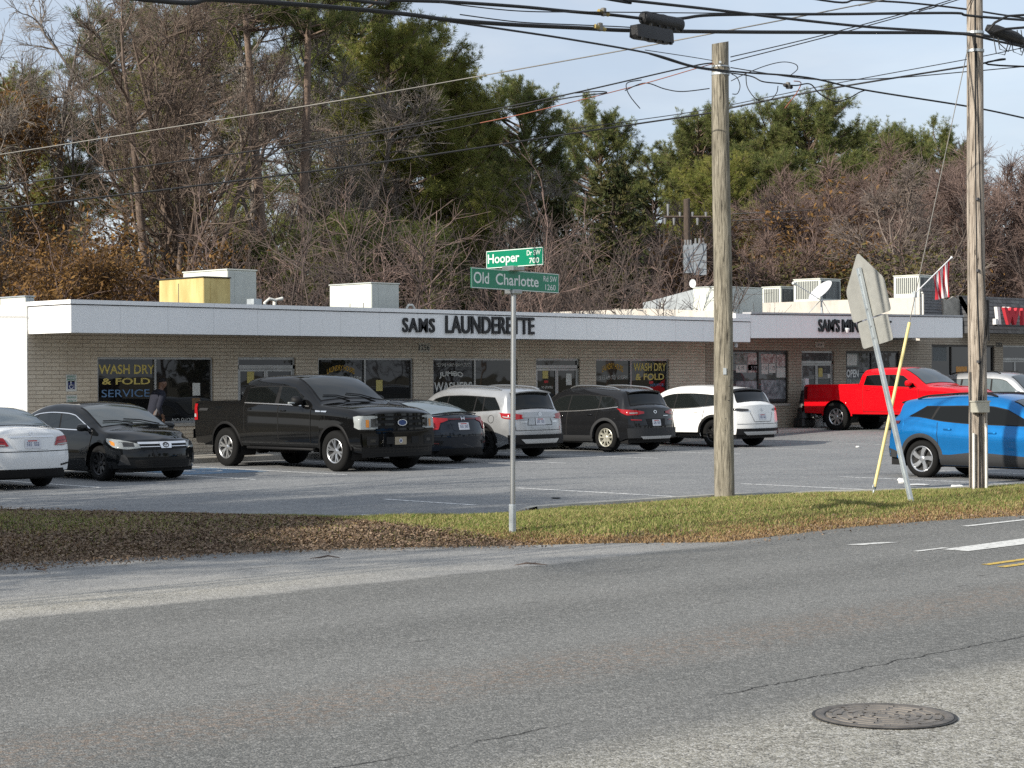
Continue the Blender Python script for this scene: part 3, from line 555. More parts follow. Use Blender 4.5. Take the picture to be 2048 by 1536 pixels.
a, z = px(1630, 695, YW); b, zz = px(1647, 684, YW); q = MB().box((a, YW-.03, z), (b, YW-.001, zz)).build('number_plate', MT['beige box'], mm); ptext(q, '1254', 1634, 1644, 687, 692, YW-.0305, 'sign black', bold=.01)
for xx in (1694, 1730):
    p = onY(xx, 661, YF-.12); MB().lathe([(0, 0), (.05, .01), (.085, .12), (.07, .15), (0, .16)], c=p-np.array([0, 0, .08]), n=14).tube([p+np.array([0, 0, .06]), p+np.array([0, .12, .1])], .02).build('flood_lamp', MT['white plastic'], mm, smooth=.6)
# --- shingled shop on the right
tb = empty('shingled_shop', (55.9, YW, .235), 'brick shop with a dark shingled mansard carrying big red WH letters at the right edge', 'shop building')
ops = [(56.62, 60.72, .6, 2.92), (61.3, 63.1, .235, 2.93), (63.9, 68, .6, 2.92), (69, 74, .6, 2.92)]
w = MB(); wall_mesh(w, 55.9, 76, 0, 3.95, YW, ops); w.build('wall', MT['dull brick'], tb)
MB().box((55.9, YW+.003, 0), (56.1, 58, 4.55)).build('side_wall', MT['stained stucco'], tb)
MB().box((56.1, YW+.3, 4.0), (76, 58, 4.1)).build('roof', MT['tar'], tb)
MB().prism([(58.35, 35.55, 3.32), (76, 35.55, 3.32), (76, 36.45, 4.66), (58.35, 36.45, 4.66)], (0, .25, 0)).prism([(58.35, 35.56, 3.32), (58.35, 36.45, 4.64), (58.35, 36.57, 4.64), (58.35, 36.57, 3.32)], (.1, 0, 0)).build('mansard_roof', MT['dark roof shingle'], tb)
sg = MB()
for k in range(9): z = 3.93+k*.105; sg.prism([(56.02, YW-.03, z), (57.25, YW-.03, z), (57.25, YW-.005, z+.1), (56.02, YW-.005, z+.1)], (0, .03, 0))
sg.build('siding', MT['grey slate siding'], tb)
MB().prism([(57.27, 36.5, 3.9), (58.3, 36.5, 3.9), (58.3, 36.5, 4.5), (57.9, 36.5, 4.62), (57.5, 36.5, 4.45), (57.27, 36.5, 4.55)], (0, .07, 0)).build('torn_cladding', MT['torn cladding'], tb)
wA = window(tb, 56.62, 60.72, .6, 2.92, YW, [57.95, 60.0], 'bronze frame', 'shop glass', .07); window(tb, 63.9, 68, .6, 2.92, YW, [66], 'bronze frame', 'shop glass', .07); window(tb, 69, 74, .6, 2.92, YW, [71.5], 'bronze frame', 'shop glass', .07)
ppaper(wA, 1866, 1893, 693, 722, YP, 'louvre dark', name='blind'); ppaper(wA, 1912, 1934, 733, 752, YP, 'orange plastic', name='orange_shape')  # flat orange shape on the pane stands for an orange object inside
dA = door(tb, 61.3, 63.1, .235, 2.4, 2.93, YW, 'dull aluminium')
ptext(tb, '1252', 1992, 2004, 685, 694, YW-.002, 'sign black', bold=.02, depth=.012, name='number_lettering')
a, z = px(1992, 649, 35.35); b, z1 = px(2008, 612, 35.35)
sr_ = MB().box((a, 35.25, z-.06), (61.6, 35.5, z-.005)).build('sign_shelf', MT['sign black'], tb)
sl_ = MB(); text(sl_, 'W', (a+.28, 35.30, z), (1, 0, 0), (0, 0, 1), 1.05, .60, .12, bold=.07); text(sl_, 'H', (a+1.5, 35.30, z), (1, 0, 0), (0, 0, 1), .75, .60, .12, bold=.07); sl_.build('sign_lettering', MT['flag red'], tb)
MB().prism([(a+.16, 35.33, z), (a+.32, 35.33, z), (a+.22, 35.33, z+.62), (a+.04, 35.33, z+.62)], (0, .12, 0)).build('sign_edge', MT['flag white'], tb); MB().box((a-.1, 35.3, z), (a+.06, 35.42, z+.2)).build('sign_edge', MT['flag white'], tb)
for q in (.5, .8): MB().box((a+q, 35.3, z+.5), (a+q+.12, 35.4, z+.63)).build('sign_edge', MT['flag white'], tb)
lamp = MB().lathe([(.04, 0), (.09, -.12), (.09, -.2)], c=(61.0, YW-.12, 1.9), n=12).box((60.95, YW-.14, 1.88), (61.05, YW, 1.94)); lamp.build('wall_lamp', MT['black plastic'], tb)
# ------------------------------------------------------------------ rooftop units
def hvac(name, label, fr, back_x, right_x, top_y, bot_y, Y, m_side, m_front, louvre=0, lid=None, zbot=3.26, lines=()):
    # fr: pixel x of the near front corner standing at depth plane Y
    c = onY(fr, top_y, Y); X0 = c[0]; zt = c[2]; Yb = onX(back_x, top_y, X0)[1]; X1 = onY(right_x, top_y, Y)[0]
    r = empty(name, (X0, Y, zbot), label, 'rooftop unit')
    MB().bevbox((X0, Y, zbot+.08), (X1, Yb, zt), .015).build('cabinet', MT[m_side], r)
    MB().box((X0+.05, Y+.05, zbot), (X1-.05, Yb-.05, zbot+.08)).build('curb', MT['tar'], r)
    MB().bevbox((X0-.02, Y-.02, zt+.001), (X1+.02, Yb+.02, zt+.035), .008).build('lid', MT[lid or m_front], r)
    fp = MB().box((X0+.02, Y-.012, zbot+.12), (X1-.02, Y-.001, zt-.03)); fp.build('front_panel', MT[m_front], r)
    if louvre:
        lv = MB(); h0 = zt-(zt-zbot)*louvre
        n = max(6, int((Yb-Y)/.09))
        for k in range(n): y = Y+.08+(Yb-Y-.16)*k/n; lv.box((X0-.012, y, h0), (X0-.002, y+.045, zt-.06))
        n = max(6, int((X1-X0)/.09))
        for k in range(n): x = X0+.06+(X1-X0-.12)*k/n; lv.box((x, Y-.026, h0), (x+.06, Y-.014, zt-.06))
        lv.build('louvre', MT['louvre dark'], r)
    for (s, t0, t1) in lines:
        y = Y+(Yb-Y)*s; MB().box((X0-.004, y-.012, zbot+.1+(zt-zbot)*t0), (X0-.0005, y+.012, zbot+(zt-zbot)*t1)).build('panel_seam', MT['dark seam'], r)
    pn = MB().box((X0+.25*(X1-X0), Y-.02, zbot+.35*(zt-zbot)), (X0+.78*(X1-X0), Y-.0125, zt-.08)); pn.build('access_panel', MT[m_front], r)
    return r, X0, X1, Y, Yb, zt
hvac('rooftop_unit', 'faded yellow sheet metal rooftop unit at the left end of the launderette roof', 406, 318, 461, 555, 605, 38., 'hvac yellow', 'hvac yellow', lid='bronze frame', lines=((.55, 0, .9),))
hvac('rooftop_unit', 'tall grey rooftop unit standing right behind the yellow one', 454, 366, 513, 540, 604, 40.5, 'hvac white', 'hvac grey', lid='hvac white')
hvac('rooftop_unit', 'pale cream box unit alone on the launderette roof left of the street sign', 742, 659, 798, 567, 615, 38.5, 'hvac white', 'hvac grey', lines=((.5, 0, .55), (.18, 0, .55)))
r, X0, X1, Y0, Yb, zt = hvac('rooftop_unit', 'largest grey rooftop unit with a sloping duct, partly hidden by the stub pole', 1440, 1386, 1525, 574, 628, 38.0, 'hvac white', 'hvac grey', zbot=3.33)
e = onX(1282, 602, X0)
dk = MB().prism([(X0+.1, Yb, 3.4), (X0+.1, Yb, zt-.02), (X0+.1, e[1]-.35, e[2]), (X0+.1, e[1], e[2]-.05), (X0+.1, e[1], 3.4)], (X1-X0-.2, 0, 0))
dk.build('duct', MT['galvanised'], r); MB().box((X0+.085, Yb+.62*(e[1]-Yb), 3.45), (X0+.0985, Yb+.62*(e[1]-Yb)+.03, zt-.4)).build('duct_seam', MT['hvac white'], r)
MB().box((X0+.7, Y0-.035, 4.2), (X0+.82, Y0-.0205, 4.45)).box((X0+1.5, Y0-.035, 3.75), (X0+1.62, Y0-.0205, 4.0)).build('label_plate', MT['paper'], r)
hvac('rooftop_unit', 'low louvred rooftop unit right of the big grey one', 1561, 1524, 1588, 574, 600, onX(1561, 574, 57.)[1], 'hvac white', 'hvac white', .62, zbot=4.1)
hvac('rooftop_unit', 'louvred rooftop unit behind the satellite dish', 1640, 1587, 1681, 558, 600, onX(1640, 558, 57.)[1], 'hvac white', 'hvac white', .55, zbot=4.1)
hvac('rooftop_unit', 'louvred rooftop unit beside the flag, rightmost on the roofs', 1838, 1787, 1876, 551, 602, onX(1838, 551, 56.5)[1], 'hvac white', 'hvac white', .5, zbot=4.1)
r, *_ = hvac('roof_vent_box', 'small grey vent box on the roof at the left end of the launderette', 50, 0, 69, 594, 606, 40.5, 'hvac white', 'galvanised'); r['category'] = 'vent'
# pipes near the grey unit and behind SAMS
pv = empty('roof_pipe', onY(545, 607, 39.5), 'bent white vent pipes on the roof between the grey and cream units', 'pipe')
q = onY(545, 607, 39.5); zb = 3.26
MB().tube([(q[0]-.25, 39.5, zb), (q[0]-.25, 39.5, q[2]+.02), (q[0]-.1, 39.5, q[2]+.12), (q[0]+.1, 39.5, q[2]+.08)], .04, 8).build('riser', MT['white pvc'], pv, smooth=1.); MB().tube([(q[0]+.1, 39.6, zb), (q[0]+.15, 39.6, q[2]+.1), (q[0]+.4, 39.6, q[2]+.14)], .05, 8).build('elbow', MT['white pvc'], pv, smooth=1.)
MB().box((q[0]-.75, 39.3, zb), (q[0]-.5, 39.6, q[2]+.1)).build('junction_box', MT['galvanised'], pv)
q = onY(820, 616, 38.8); c = empty('roof_pipe', (q[0], 38.8, 3.26), 'white gooseneck pipe just right of the cream roof box', 'pipe')
MB().tube([(q[0]-.12, 38.8, 3.26), (q[0]-.12, 38.8, q[2]), (q[0]-.05, 38.8, q[2]+.08), (q[0]+.08, 38.8, q[2]+.08), (q[0]+.16, 38.8, q[2]-.02)], .035, 8).build('gooseneck', MT['white pvc'], c, smooth=1.)
# satellite dish on the mini-mart roof
dp = onY(1643, 627, 36.2); sd = empty('satellite_dish', (dp[0], 36.2, dp[2]), 'white satellite dish on a tripod mast on the mini-mart roof', 'satellite dish')
top = onY(1640, 590, 36.2)
mp_ = MB().tube([dp, (dp[0], 36.2, top[2])], .03, 8)
for a in (.5, 2.4, 4.4): mp_.tube([(dp[0]+.45*math.cos(a), 36.2+.45*math.sin(a), dp[2]-.02), (dp[0], 36.2, dp[2]+.45)], .012, 5)
mp_.build('mast', MT['galvanised'], sd)
n = (-.60*R_+.62*U_-.22*F_).normalized(); Q = n.to_track_quat('Z', 'Y').to_matrix(); dm = MB()
rows = [[tuple(Q @ Vector((.50*t*math.cos(a), .44*t*math.sin(a), .13*t*t)) + Vector((dp[0]-.06, 36.1, top[2]+.05))) for a in np.linspace(0, 2*PI, 33)] for t in np.linspace(.02, 1, 7)]
dm.grid(rows); dm.build('reflector', MT['white plastic'], sd, smooth=3.2)
fe = Vector((dp[0]-.06, 36.1, top[2]+.05)) + Q @ Vector((-.05, -.05, .1)); tip = Vector(onY(1588, 566, 35.9).tolist())
MB().tube([tuple(Vector((dp[0], 36.15, top[2]-.2))), tuple(tip)], .018, 6).build('feed_arm', MT['white plastic'], sd); MB().tube([tuple(tip-Vector((.05, 0, .0))), tuple(tip+Vector((.08, 0, -.04)))], .05, 8).build('feed_horn', MT['hvac grey'], sd)
# a second small dish behind
c0 = onY(1390, 567, 40); s3 = empty('satellite_dish', (c0[0], 40, 4.62), 'small white dish above the duct, left of the stub pole', 'satellite dish')
MB().lathe([(0, .04), (.09, .02), (.14, -.02)], axis='x', c=(c0[0]-.1, 40, c0[2]), n=18).build('reflector', MT['white plastic'], s3, smooth=3.2); MB().tube([(c0[0], 40, 3.3), (c0[0], 40, c0[2]), (c0[0]-.1, 40, c0[2])], .02).build('mast', MT['galvanised'], s3)
# conduit pipe and flag by the shingled shop
cpx = onY(1846, 627, 36.3); cpt = onY(1846, 588, 36.3)
o = MB().tube([(cpx[0], 36.3, 3.3), (cpx[0], 36.3, cpt[2]), (cpx[0]-.06, 36.3, cpt[2]+.05)], .035, 8).build('conduit_pipe', MT['white pvc']); tag(o, 'white vertical conduit pipe in front of the grey siding below the flag', 'pipe')
fb = onY(1829, 588, 35.4); ft = onY(1903, 515, 34.9)
fl = empty('flag', fb, 'striped flag hanging from a slanted white pole above the mini-mart fascia', 'flag')
MB().tube([fb, ft], .022, 8).lathe([(0, .05), (.04, .02), (.045, -.02), (0, -.05)], c=ft, n=10).build('pole', MT['white plastic'], fl, smooth=.9)
MB().tube([(fb[0], 35.4, 3.4), (fb[0], 35.4, fb[2]+.1)], .03, 8).box((fb[0]-.06, 35.34, fb[2]-.12), (fb[0]+.06, 35.46, fb[2]+.06)).build('bracket', MT['galvanised'], fl)
A = Vector(ft.tolist()); B = Vector(fb.tolist()); hoist = [(A.lerp(B, .05+.47*t)) for t in np.linspace(0, 1, 14)]
fm = MB(); rows = []
for i, p in enumerate(hoist):
    row = []; s = i/13
    for j in range(15):
        t = j/14; z = -1.25*t*(1-.12*s)
        row.append((p.x-.25*t*(s-.65)*0+.20*s*t*1.6*(A.x-B.x)*.45+.05*math.sin(s*15+t*3)*t, p.y+.10*math.sin(s*17+t*2.)*(.3+t)*.8, p.z+z+.75*t*s*(B-A).z*-.35))
    rows.append(row)
b0 = len(fm.f); fm.grid(rows); fmo = None
for i in range(13):
    for j in range(14):
        fm.m[b0+i*14+j] = 2 if (i < 6 and j < 5 and False) else (0 if i % 2 == 0 else 1)
fm.build('cloth', [MT['flag red'], MT['flag white'], MT['flag blue']], fl, smooth=3.2)
# accessible parking sign on the wall
hs = empty('parking_sign', (22.5, YW-.01, 1.3), 'green and white accessible parking sign with wheelchair symbol on the brick wall', 'sign')
a, z = px(132, 783, YW-.012); b, z1 = px(153, 749, YW-.012)
pln = MB().box((a, YW-.014, z), (b, YW-.004, z1)).build('panel', MT['paper'], hs); MB().box((a+.02, YW-.017, z1-.17), (b-.02, YW-.0145, z1-.02)).build('header', MT['hvac grey'], pln)
ptext(hs, 'RESERVED', 134, 151, 751, 755, YW-.0172, 'sign green'); ptext(hs, 'PARKING', 134, 151, 757, 761, YW-.0172, 'sign green')
cx = (a+b)/2; MB().box((cx-.085, YW-.017, z+.05), (cx+.085, YW-.0145, z+.23)).build('symbol_panel', MT['flag blue'], hs)
sy = MB().lathe([(.038, 0), (.052, 0)], axis='y', c=(cx+.0, YW-.0175, z+.105), n=16).lathe([(0, 0), (.016, 0)], axis='y', c=(cx-.012, YW-.0175, z+.205), n=10)
for q in (((-.02, .19), (-.005, .19), (.0, .13), (-.015, .13)), ((-.015, .145), (.03, .145), (.03, .13), (-.015, .13)), ((.03, .145), (.045, .09), (.06, .09), (.045, .145))): sy.add([(cx+x, YW-.0175, z+h) for x, h in q], [(0, 1, 2, 3)])
sy.build('wheelchair_symbol', MT['reflective white'], hs)
a2, z2 = px(133, 808, YW-.012); b2, z3 = px(154, 790, YW-.012); lp = MB().box((a2, YW-.014, z2), (b2, YW-.004, z3)).build('lower_panel', MT['paper'], hs); ptext(hs, 'MAXIMUM', 135, 152, 793, 797, YW-.0142, 'sign green'); ptext(hs, 'PENALTY', 135, 152, 800, 804, YW-.0142, 'sign green')
# ------------------------------------------------------------------ vehicles
def pchip(pts):
    x = np.array([p[0] for p in pts], float); y = np.array([p[1] for p in pts], float)
    o = np.argsort(x); x, y = x[o], y[o]; h = np.diff(x); d = np.diff(y)/h; m = np.zeros(len(x))
    for i in range(1, len(x)-1):
        if d[i-1]*d[i] > 0: w1 = 2*h[i]+h[i-1]; w2 = h[i]+2*h[i-1]; m[i] = (w1+w2)/(w1/d[i-1]+w2/d[i])
    m[0], m[-1] = d[0], d[-1]
    def f(q):
        q = min(max(q, x[0]), x[-1]); i = int(min(max(np.searchsorted(x, q)-1, 0), len(h)-1)); t = (q-x[i])/h[i]
        return (1+2*t)*(1-t)**2*y[i]+t*(1-t)**2*h[i]*m[i]+t*t*(3-2*t)*y[i+1]+t*t*(t-1)*h[i]*m[i+1]
    return f
class Car:
    """body as a lofted shell: side profile (top, belt), cross section and rounded ends; every panel is laid on the same surface"""
    def __init__(c, name, label, cat, loc, rz, paint, group=None, **k):
        c.k = k; c.xf, c.xr = k['xf'], k['xr']; c.W = k['W']/2; c.af, c.ar = k['axles']; c.R = k['R']; c.Ra = k.get('Ra', c.R+.065)
        c.top = pchip(k['top']); c.belt = pchip(k['belt']); c.low = k.get('low', .2); c.paint = MT[paint]; c.bed = k.get('bed')
        c.bowf, c.bowr = k.get('bowf', .30), k.get('bowr', .16); c.rf, c.rr = pchip(k.get('rakef', [(0, .10), (.3, .02), (.55, 0), (.8, .08)])), pchip(k.get('raker', [(0, .12), (.35, .02), (.6, 0), (1., .06)]))
        c.root = empty(name, loc, label, cat, group or 'parked vehicles', rz); c.tum = k.get('tum', .24); c.tp = k.get('plan', .06)
        c.sidepts = k.get('side', [(0, .90), (.08, .955), (.22, .985), (.45, 1.0), (.62, .992), (.72, .985), (.9, .965), (1, .93)])
        c.cache = {}
    def zlow(c, x):
        z = c.low+c.k.get('lowf', .06)*ss(c.xf-.7, c.xf, x)+c.k.get('lowr', .10)*ss(c.xr+.7, c.xr, x)
        for a in (c.af, c.ar):
            d = abs(x-a)
            if d < c.Ra: z = max(z, c.R+math.sqrt(c.Ra**2-d*d))
        return z
    def hw(c, x):
        t = (x-(c.xf+c.xr)/2)/((c.xf-c.xr)/2); return c.W*(1-c.tp*abs(t)**3)
    def cs(c, x):
        q = round(x, 4)
        if q in c.cache: return c.cache[q]
        w = c.hw(x); zl = c.zlow(x); zb = c.belt(x); zt = max(c.top(x), zb+.012); z0 = c.low; P = []
        zb_ = max(zb, zl+.03)
        for t in np.linspace(0, 1, 13):
            z = zl+(zb_-zl)*t; s = min(1, max(0, (z-z0)/(zb-z0+1e-6)))
            P.append((w*np.interp(s, [a for a, b in c.sidepts], [b for a, b in c.sidepts]), z))
        yb = P[-1][0]; H = zt-zb_
        inbed = c.bed and c.bed[0] < x < c.bed[1]
        if inbed: P += [(yb-.02, zt), (yb-.045, zt+.004), (yb-.09, zt), (yb-.10, zt-.06), (yb-.105, zt-.30), (yb-.11, zt-.5), (.6, zt-.5), (.3, zt-.5), (0, zt-.5)]
        else:
            B = (yb-.03-c.tum*max(H-.08, 0)*1.0, zt-min(.55*H, c.k.get('crown', .055))); A = (yb, zb_); C = (0, zt)
            r = min(.5, .16/max(H, .01)) if H > .2 else .5
            p1 = (B[0]+(A[0]-B[0])*min(.3, r), B[1]+(A[1]-B[1])*min(.3, r)); p2 = (B[0]*(1-.16), B[1]+(C[1]-B[1])*(1-.84**2))
            P += [(A[0]+(p1[0]-A[0])*t, A[1]+(p1[1]-A[1])*t) for t in (.33, .66, 1)]
            P += [((1-t)**2*p1[0]+2*t*(1-t)*B[0]+t*t*p2[0], (1-t)**2*p1[1]+2*t*(1-t)*B[1]+t*t*p2[1]) for t in (.33, .66, 1)]
            for s in (.55, .25, 0): P.append((B[0]*s, B[1]+(C[1]-B[1])*(1-s*s)))
        c.cache[q] = P; return P
    def deform(c, x, y, z):
        t = ss(c.xf-.85, c.xf, x); u = ss(c.xr+.6, c.xr, x); a = min(1, abs(y)/c.W)
        return (x-t*(c.bowf*a**2.6+c.rf(z))+u*(c.bowr*a**2.8+c.rr(z)), y, z)
    # --- surface queries
    def yside(c, x, z):
        P = c.cs(x)[:(14 if c.bed and c.bed[0] < x < c.bed[1] else 18)]; return float(np.interp(z, [p[1] for p in P], [p[0] for p in P]))
    def ztop(c, x, y):
        P = c.cs(x)[12:][::-1]; return float(np.interp(abs(y), [p[0] for p in P], [p[1] for p in P]))
    def side(c, x, z, s, off=.006): return c.deform(x, s*(c.yside(x, z)+off), z)
    def topf(c, x, y, off=.008):
        e = .02; z = c.ztop(x, y); sl = (c.ztop(x+e, y)-c.ztop(x-e, y))/(2*e); n = math.hypot(1, sl)
        return c.deform(x-sl/n*off, y, z+off/n)
    def endf(c, y, z, front=True, off=.006):
        x = c.xf if front else c.xr; p = c.deform(x, y, z); return (p[0]+(off if front else -off), p[1], p[2])
    def perim(c, p, z, s, front=True, off=.008):
        x = c.xf if front else c.xr; w = c.yside(x, z)
        if p <= w: return c.endf(s*p, z, front, off)
        return c.side(x-(p-w) if front else x+(p-w), z, s, off)
    def part(c, name, mb, m, parent=None, smooth=.9):
        return mb.build(name, MT[m] if isinstance(m, str) else m, parent or c.root, smooth=smooth, world=False)
    # patches: lists of (a,b) bottom and top polylines resampled
    def patch(c, fn, bot, top, n=24, m=8, mb=None):
        def rs(pl, n):
            pl = np.array(pl, float); d = np.r_[0, np.cumsum(np.hypot(*np.diff(pl, axis=0).T))]; t = np.linspace(0, d[-1], n); return np.c_[np.interp(t, d, pl[:, 0]), np.interp(t, d, pl[:, 1])]
        b, t = rs(bot, n), rs(top, n); mb = mb or MB()
        return mb.grid([[fn(*(b[i]+(t[i]-b[i])*j/(m-1))) for i in range(n)] for j in range(m)])
    def poly_strip(c, fn, pts, w, mb=None, n=40):
        # thin strip of width w along a 2d path on the surface
        pl = np.array(pl_ := pts, float); d = np.r_[0, np.cumsum(np.hypot(*np.diff(pl, axis=0).T))]; t = np.linspace(0, d[-1], n); q = np.c_[np.interp(t, d, pl[:, 0]), np.interp(t, d, pl[:, 1])]
        g = np.gradient(q, axis=0); g /= np.hypot(g[:, 0], g[:, 1])[:, None]+1e-9; nn = np.c_[-g[:, 1], g[:, 0]]*w/2; mb = mb or MB()
        return mb.grid([[fn(*(q[i]+nn[i])) for i in range(n)], [fn(*(q[i]-nn[i])) for i in range(n)]])
    def shell(c):
        xs = list(np.linspace(c.xr, c.xf, 90))
        for a in (c.af, c.ar):
            xs += [a+c.Ra*math.cos(t) for t in np.linspace(0, PI, 25)]+[a+c.Ra+.003, a-c.Ra-.003]
        if c.bed: xs += [c.bed[0]-.001, c.bed[0]+.001, c.bed[1]-.001, c.bed[1]+.001]
        for x, z in c.k['top']: xs += [x]
        xs = sorted(set(round(float(x), 4) for x in xs if c.xr <= x <= c.xf)); mb = MB(); rows = []
        for x in xs:
            P = c.cs(x); rows.append([c.deform(x, y, z) for y, z in P]+[c.deform(x, -y, z) for y, z in P[::-1][1:]])
        mb.grid(rows)
        for x in (c.xr, c.xf):
            P = c.cs(x); mb.grid([[c.deform(x, y*t, z) for t in np.linspace(-1, 1, 21)] for y, z in P if True])
        c.body = c.part('body', mb, c.paint, smooth=.75)
        # dark underbody with wheel wells
        u = MB(); w = c.W*.86
        u.box((c.xr+.25, -w, c.low-.02), (c.ar-c.Ra, w, c.low+.25)).box((c.ar+c.Ra, -w, c.low-.03), (c.af-c.Ra, w, c.low+.25)).box((c.af+c.Ra, -w, c.low-.02), (c.xf-.32, w, c.low+.25)).box((c.ar-c.Ra-.1, -c.W*.62, c.low+.02), (c.af+c.Ra+.1, c.W*.62, c.R+c.Ra*.9))
        for a in (c.af, c.ar):
            for s in (-1, 1):
                n = 18; R = c.Ra+.01
                u.grid([[(a+R*math.cos(t), s*y, c.R+R*math.sin(t)) for t in np.linspace(-.35, PI+.35, n)] for y in (c.hw(a)*.955, c.W*.55)])
                u.add([(a+R*math.cos(t), s*c.W*.6, c.R+R*math.sin(t)) for t in np.linspace(-.35, PI+.35, n)], [tuple(range(n))])
        c.part('underbody', u, 'black trim', smooth=None)
    def wheels(c, style, tw=.225, rim=None, hub='alloy silver', face='alloy silver', faces=(1, -1)):
        R = c.R; rim = rim or R*.66; tb = None
        for a in (c.af, c.ar):
            for s in (1, -1):
                cx = (a, s*(c.hw(a)-.025-tw/2-c.k.get('inset', 0)), R)
                if tb is None:
                    t = MB(); o = .5*tw
                    pr = [(rim-.012, -o*.8), (rim+.012, -o), (rim+(R-rim)*.45, -o*1.04), (R-.035, -o*.98), (R-.008, -o*.82), (R, -o*.6), (R, o*.6), (R-.008, o*.82), (R-.035, o*.98), (rim+(R-rim)*.45, o*1.04), (rim+.012, o), (rim-.012, o*.8)]
                    t.lathe(pr, axis='y', n=40)
                    nt = 44
                    if c.k.get('knobby'):
                        for kk in range(nt):
                            an = 2*PI*kk/nt
                            for sd in (-1, 1):
                                p = MB().box((-.018, sd*o*.72-.035, R-.02), (.018, sd*o*.72+.035, R+.014)); q = np.array(p.v); q = np.c_[q[:, 0]*math.cos(an)+q[:, 2]*math.sin(an), q[:, 1], -q[:, 0]*math.sin(an)+q[:, 2]*math.cos(an)]; t.add(q.tolist(), p.f)
                    f = MB(); yo = o*.80
                    f.lathe([(rim, -o*.7), (rim, o*.86), (rim-.012, yo+.014), (rim-.03, yo), (rim-.04, yo-.05), (rim-.045, -o*.7)], axis='y', n=40)
                    bk = MB().lathe([(0, yo-.075), (rim-.03, yo-.075)], axis='y', n=28)
                    n, w0, w1, tw_, split, dish = style
                    for kk in range(n):
                        for sp in ((-split, split) if split else (0,)):
                            an = 2*PI*kk/n+.3; r0, r1 = .035, rim-.022; a0 = an+sp*.35; a1 = an+sp+tw_
                            def pt(r, an, wd, y): return (r*math.cos(an)-wd*math.sin(an), y, r*math.sin(an)+wd*math.cos(an))
                            pr_ = []
                            for (r, aa, wd, y) in ((r0, a0, w0, yo-.012-dish), ((r0+r1)/2, (a0+a1)/2, (w0+w1)/2, yo-.004-dish*.5), (r1, a1, w1, yo-.004)): pr_ += [pt(r, aa, wd/2, y), pt(r, aa, -wd/2, y), pt(r, aa, -wd*.6, y-.035), pt(r, aa, wd*.6, y-.035)]
                            f.add(pr_, [(i*4+j, i*4+(j+1) % 4, (i+1)*4+(j+1) % 4, (i+1)*4+j) for i in (0, 1) for j in range(4)])
                    f.lathe([(0, yo-.004), (.035, yo-.004), (.055, yo-.012-dish), (.07, yo-.03-dish)], axis='y', n=20)
                    tb, fb, bb = t, f, bk
                def mirrored(m_):
                    q = MB(); q.v = [(p[0]*s, p[1]*s, p[2]) for p in m_.v]; q.f = list(m_.f); q.m = list(m_.m); q.v = [(p[0]+cx[0], p[1]+cx[1], p[2]+cx[2]) for p in q.v]; return q
                w = c.part('wheel', mirrored(tb), 'tyre rubber', smooth=.7); c.part('rim', mirrored(fb), face, w, .6); c.part('brake_disc', mirrored(bb), 'brake dark', w)
    def door(c, x0, x1, z0, lean0=0, lean1=0, sides=(1, -1), handle='body', cut=None):
        for s in sides:
            zt = lambda x: c.belt(x)-.012
            xs = np.linspace(x0, x1, 9); bot = [(x, max(z0, c.zlow(x)+.035)) for x in xs]; top = [(x+lean0+(lean1-lean0)*i/8, zt(x)) for i, x in enumerate(xs)]
            d = c.part('door', c.patch(lambda a, b: c.side(a, b, s, .007), bot, top, 22, 12), c.paint)
            g = .010; e = MB()
            for pth in ([bot[0], top[0]], [bot[-1], top[-1]], bot): c.poly_strip(lambda a, b: c.side(a, b, s, .0085), pth, .011, e)
            c.part('door_gap', e, 'seam black', d)
            xh = x0+.17 if True else 0; zh = c.belt(x0)-.13; y = c.yside(xh, zh)
            hd = MB().bevbox((xh-.085, min(s*y, s*(y+.035)), zh-.018), (xh+.085, max(s*y, s*(y+.035)), zh+.014), .01); hd.v = [c.deform(*p) for p in hd.v]
            c.part('handle', hd, c.paint if handle == 'body' else handle, d)
    def sidewin(c, shapes, m='car glass', lo=.025, hi=.035, sides=(1, -1), trim=None):
        # shapes: (xb0, xb1, xt0, xt1) rear/front at belt and at roof
        for s in sides:
            allp = []
            for xb0, xb1, xt0, xt1 in shapes:
                bot = [(x, c.belt(x)+lo) for x in np.linspace(xb0, xb1, 8)]; top = [(x, max(c.railz(x)-hi, c.belt(x)+lo+.004)) for x in np.linspace(xt0, xt1, 8)]; allp.append((bot, top))
                c.part('side_window', c.patch(lambda a, b: c.side(a, b, s, .007), bot, top, 18, 8), m)
            b = [p for q in allp for p in q[0]]; t = [p for q in allp for p in q[1]]
            xs = [p[0] for p in b+t]; bb = [(x-(.02 if i == 0 else 0), z-.016) for i, (x, z) in enumerate(b)]; tt = [(x, z+.016) for x, z in t]; bb[-1] = (bb[-1][0]+.03, bb[-1][1])
            c.part('window_surround', c.patch(lambda a, q: c.side(a, q, s, .0035), bb, tt, 40, 9), 'black trim')
            if trim:
                tr = MB(); c.poly_strip(lambda a, q: c.side(a, q, s, .009), [(x, z-.004) for x, z in bb], .018, tr)
                if trim == 'full': c.poly_strip(lambda a, q: c.side(a, q, s, .009), [(bb[0][0], bb[0][1])]+[(x, z+.004) for x, z in tt]+[bb[-1]], .016, tr)
                c.part('chrome_strip', tr, 'chrome')
    def railz(c, x): P = c.cs(x); return P[15][1]
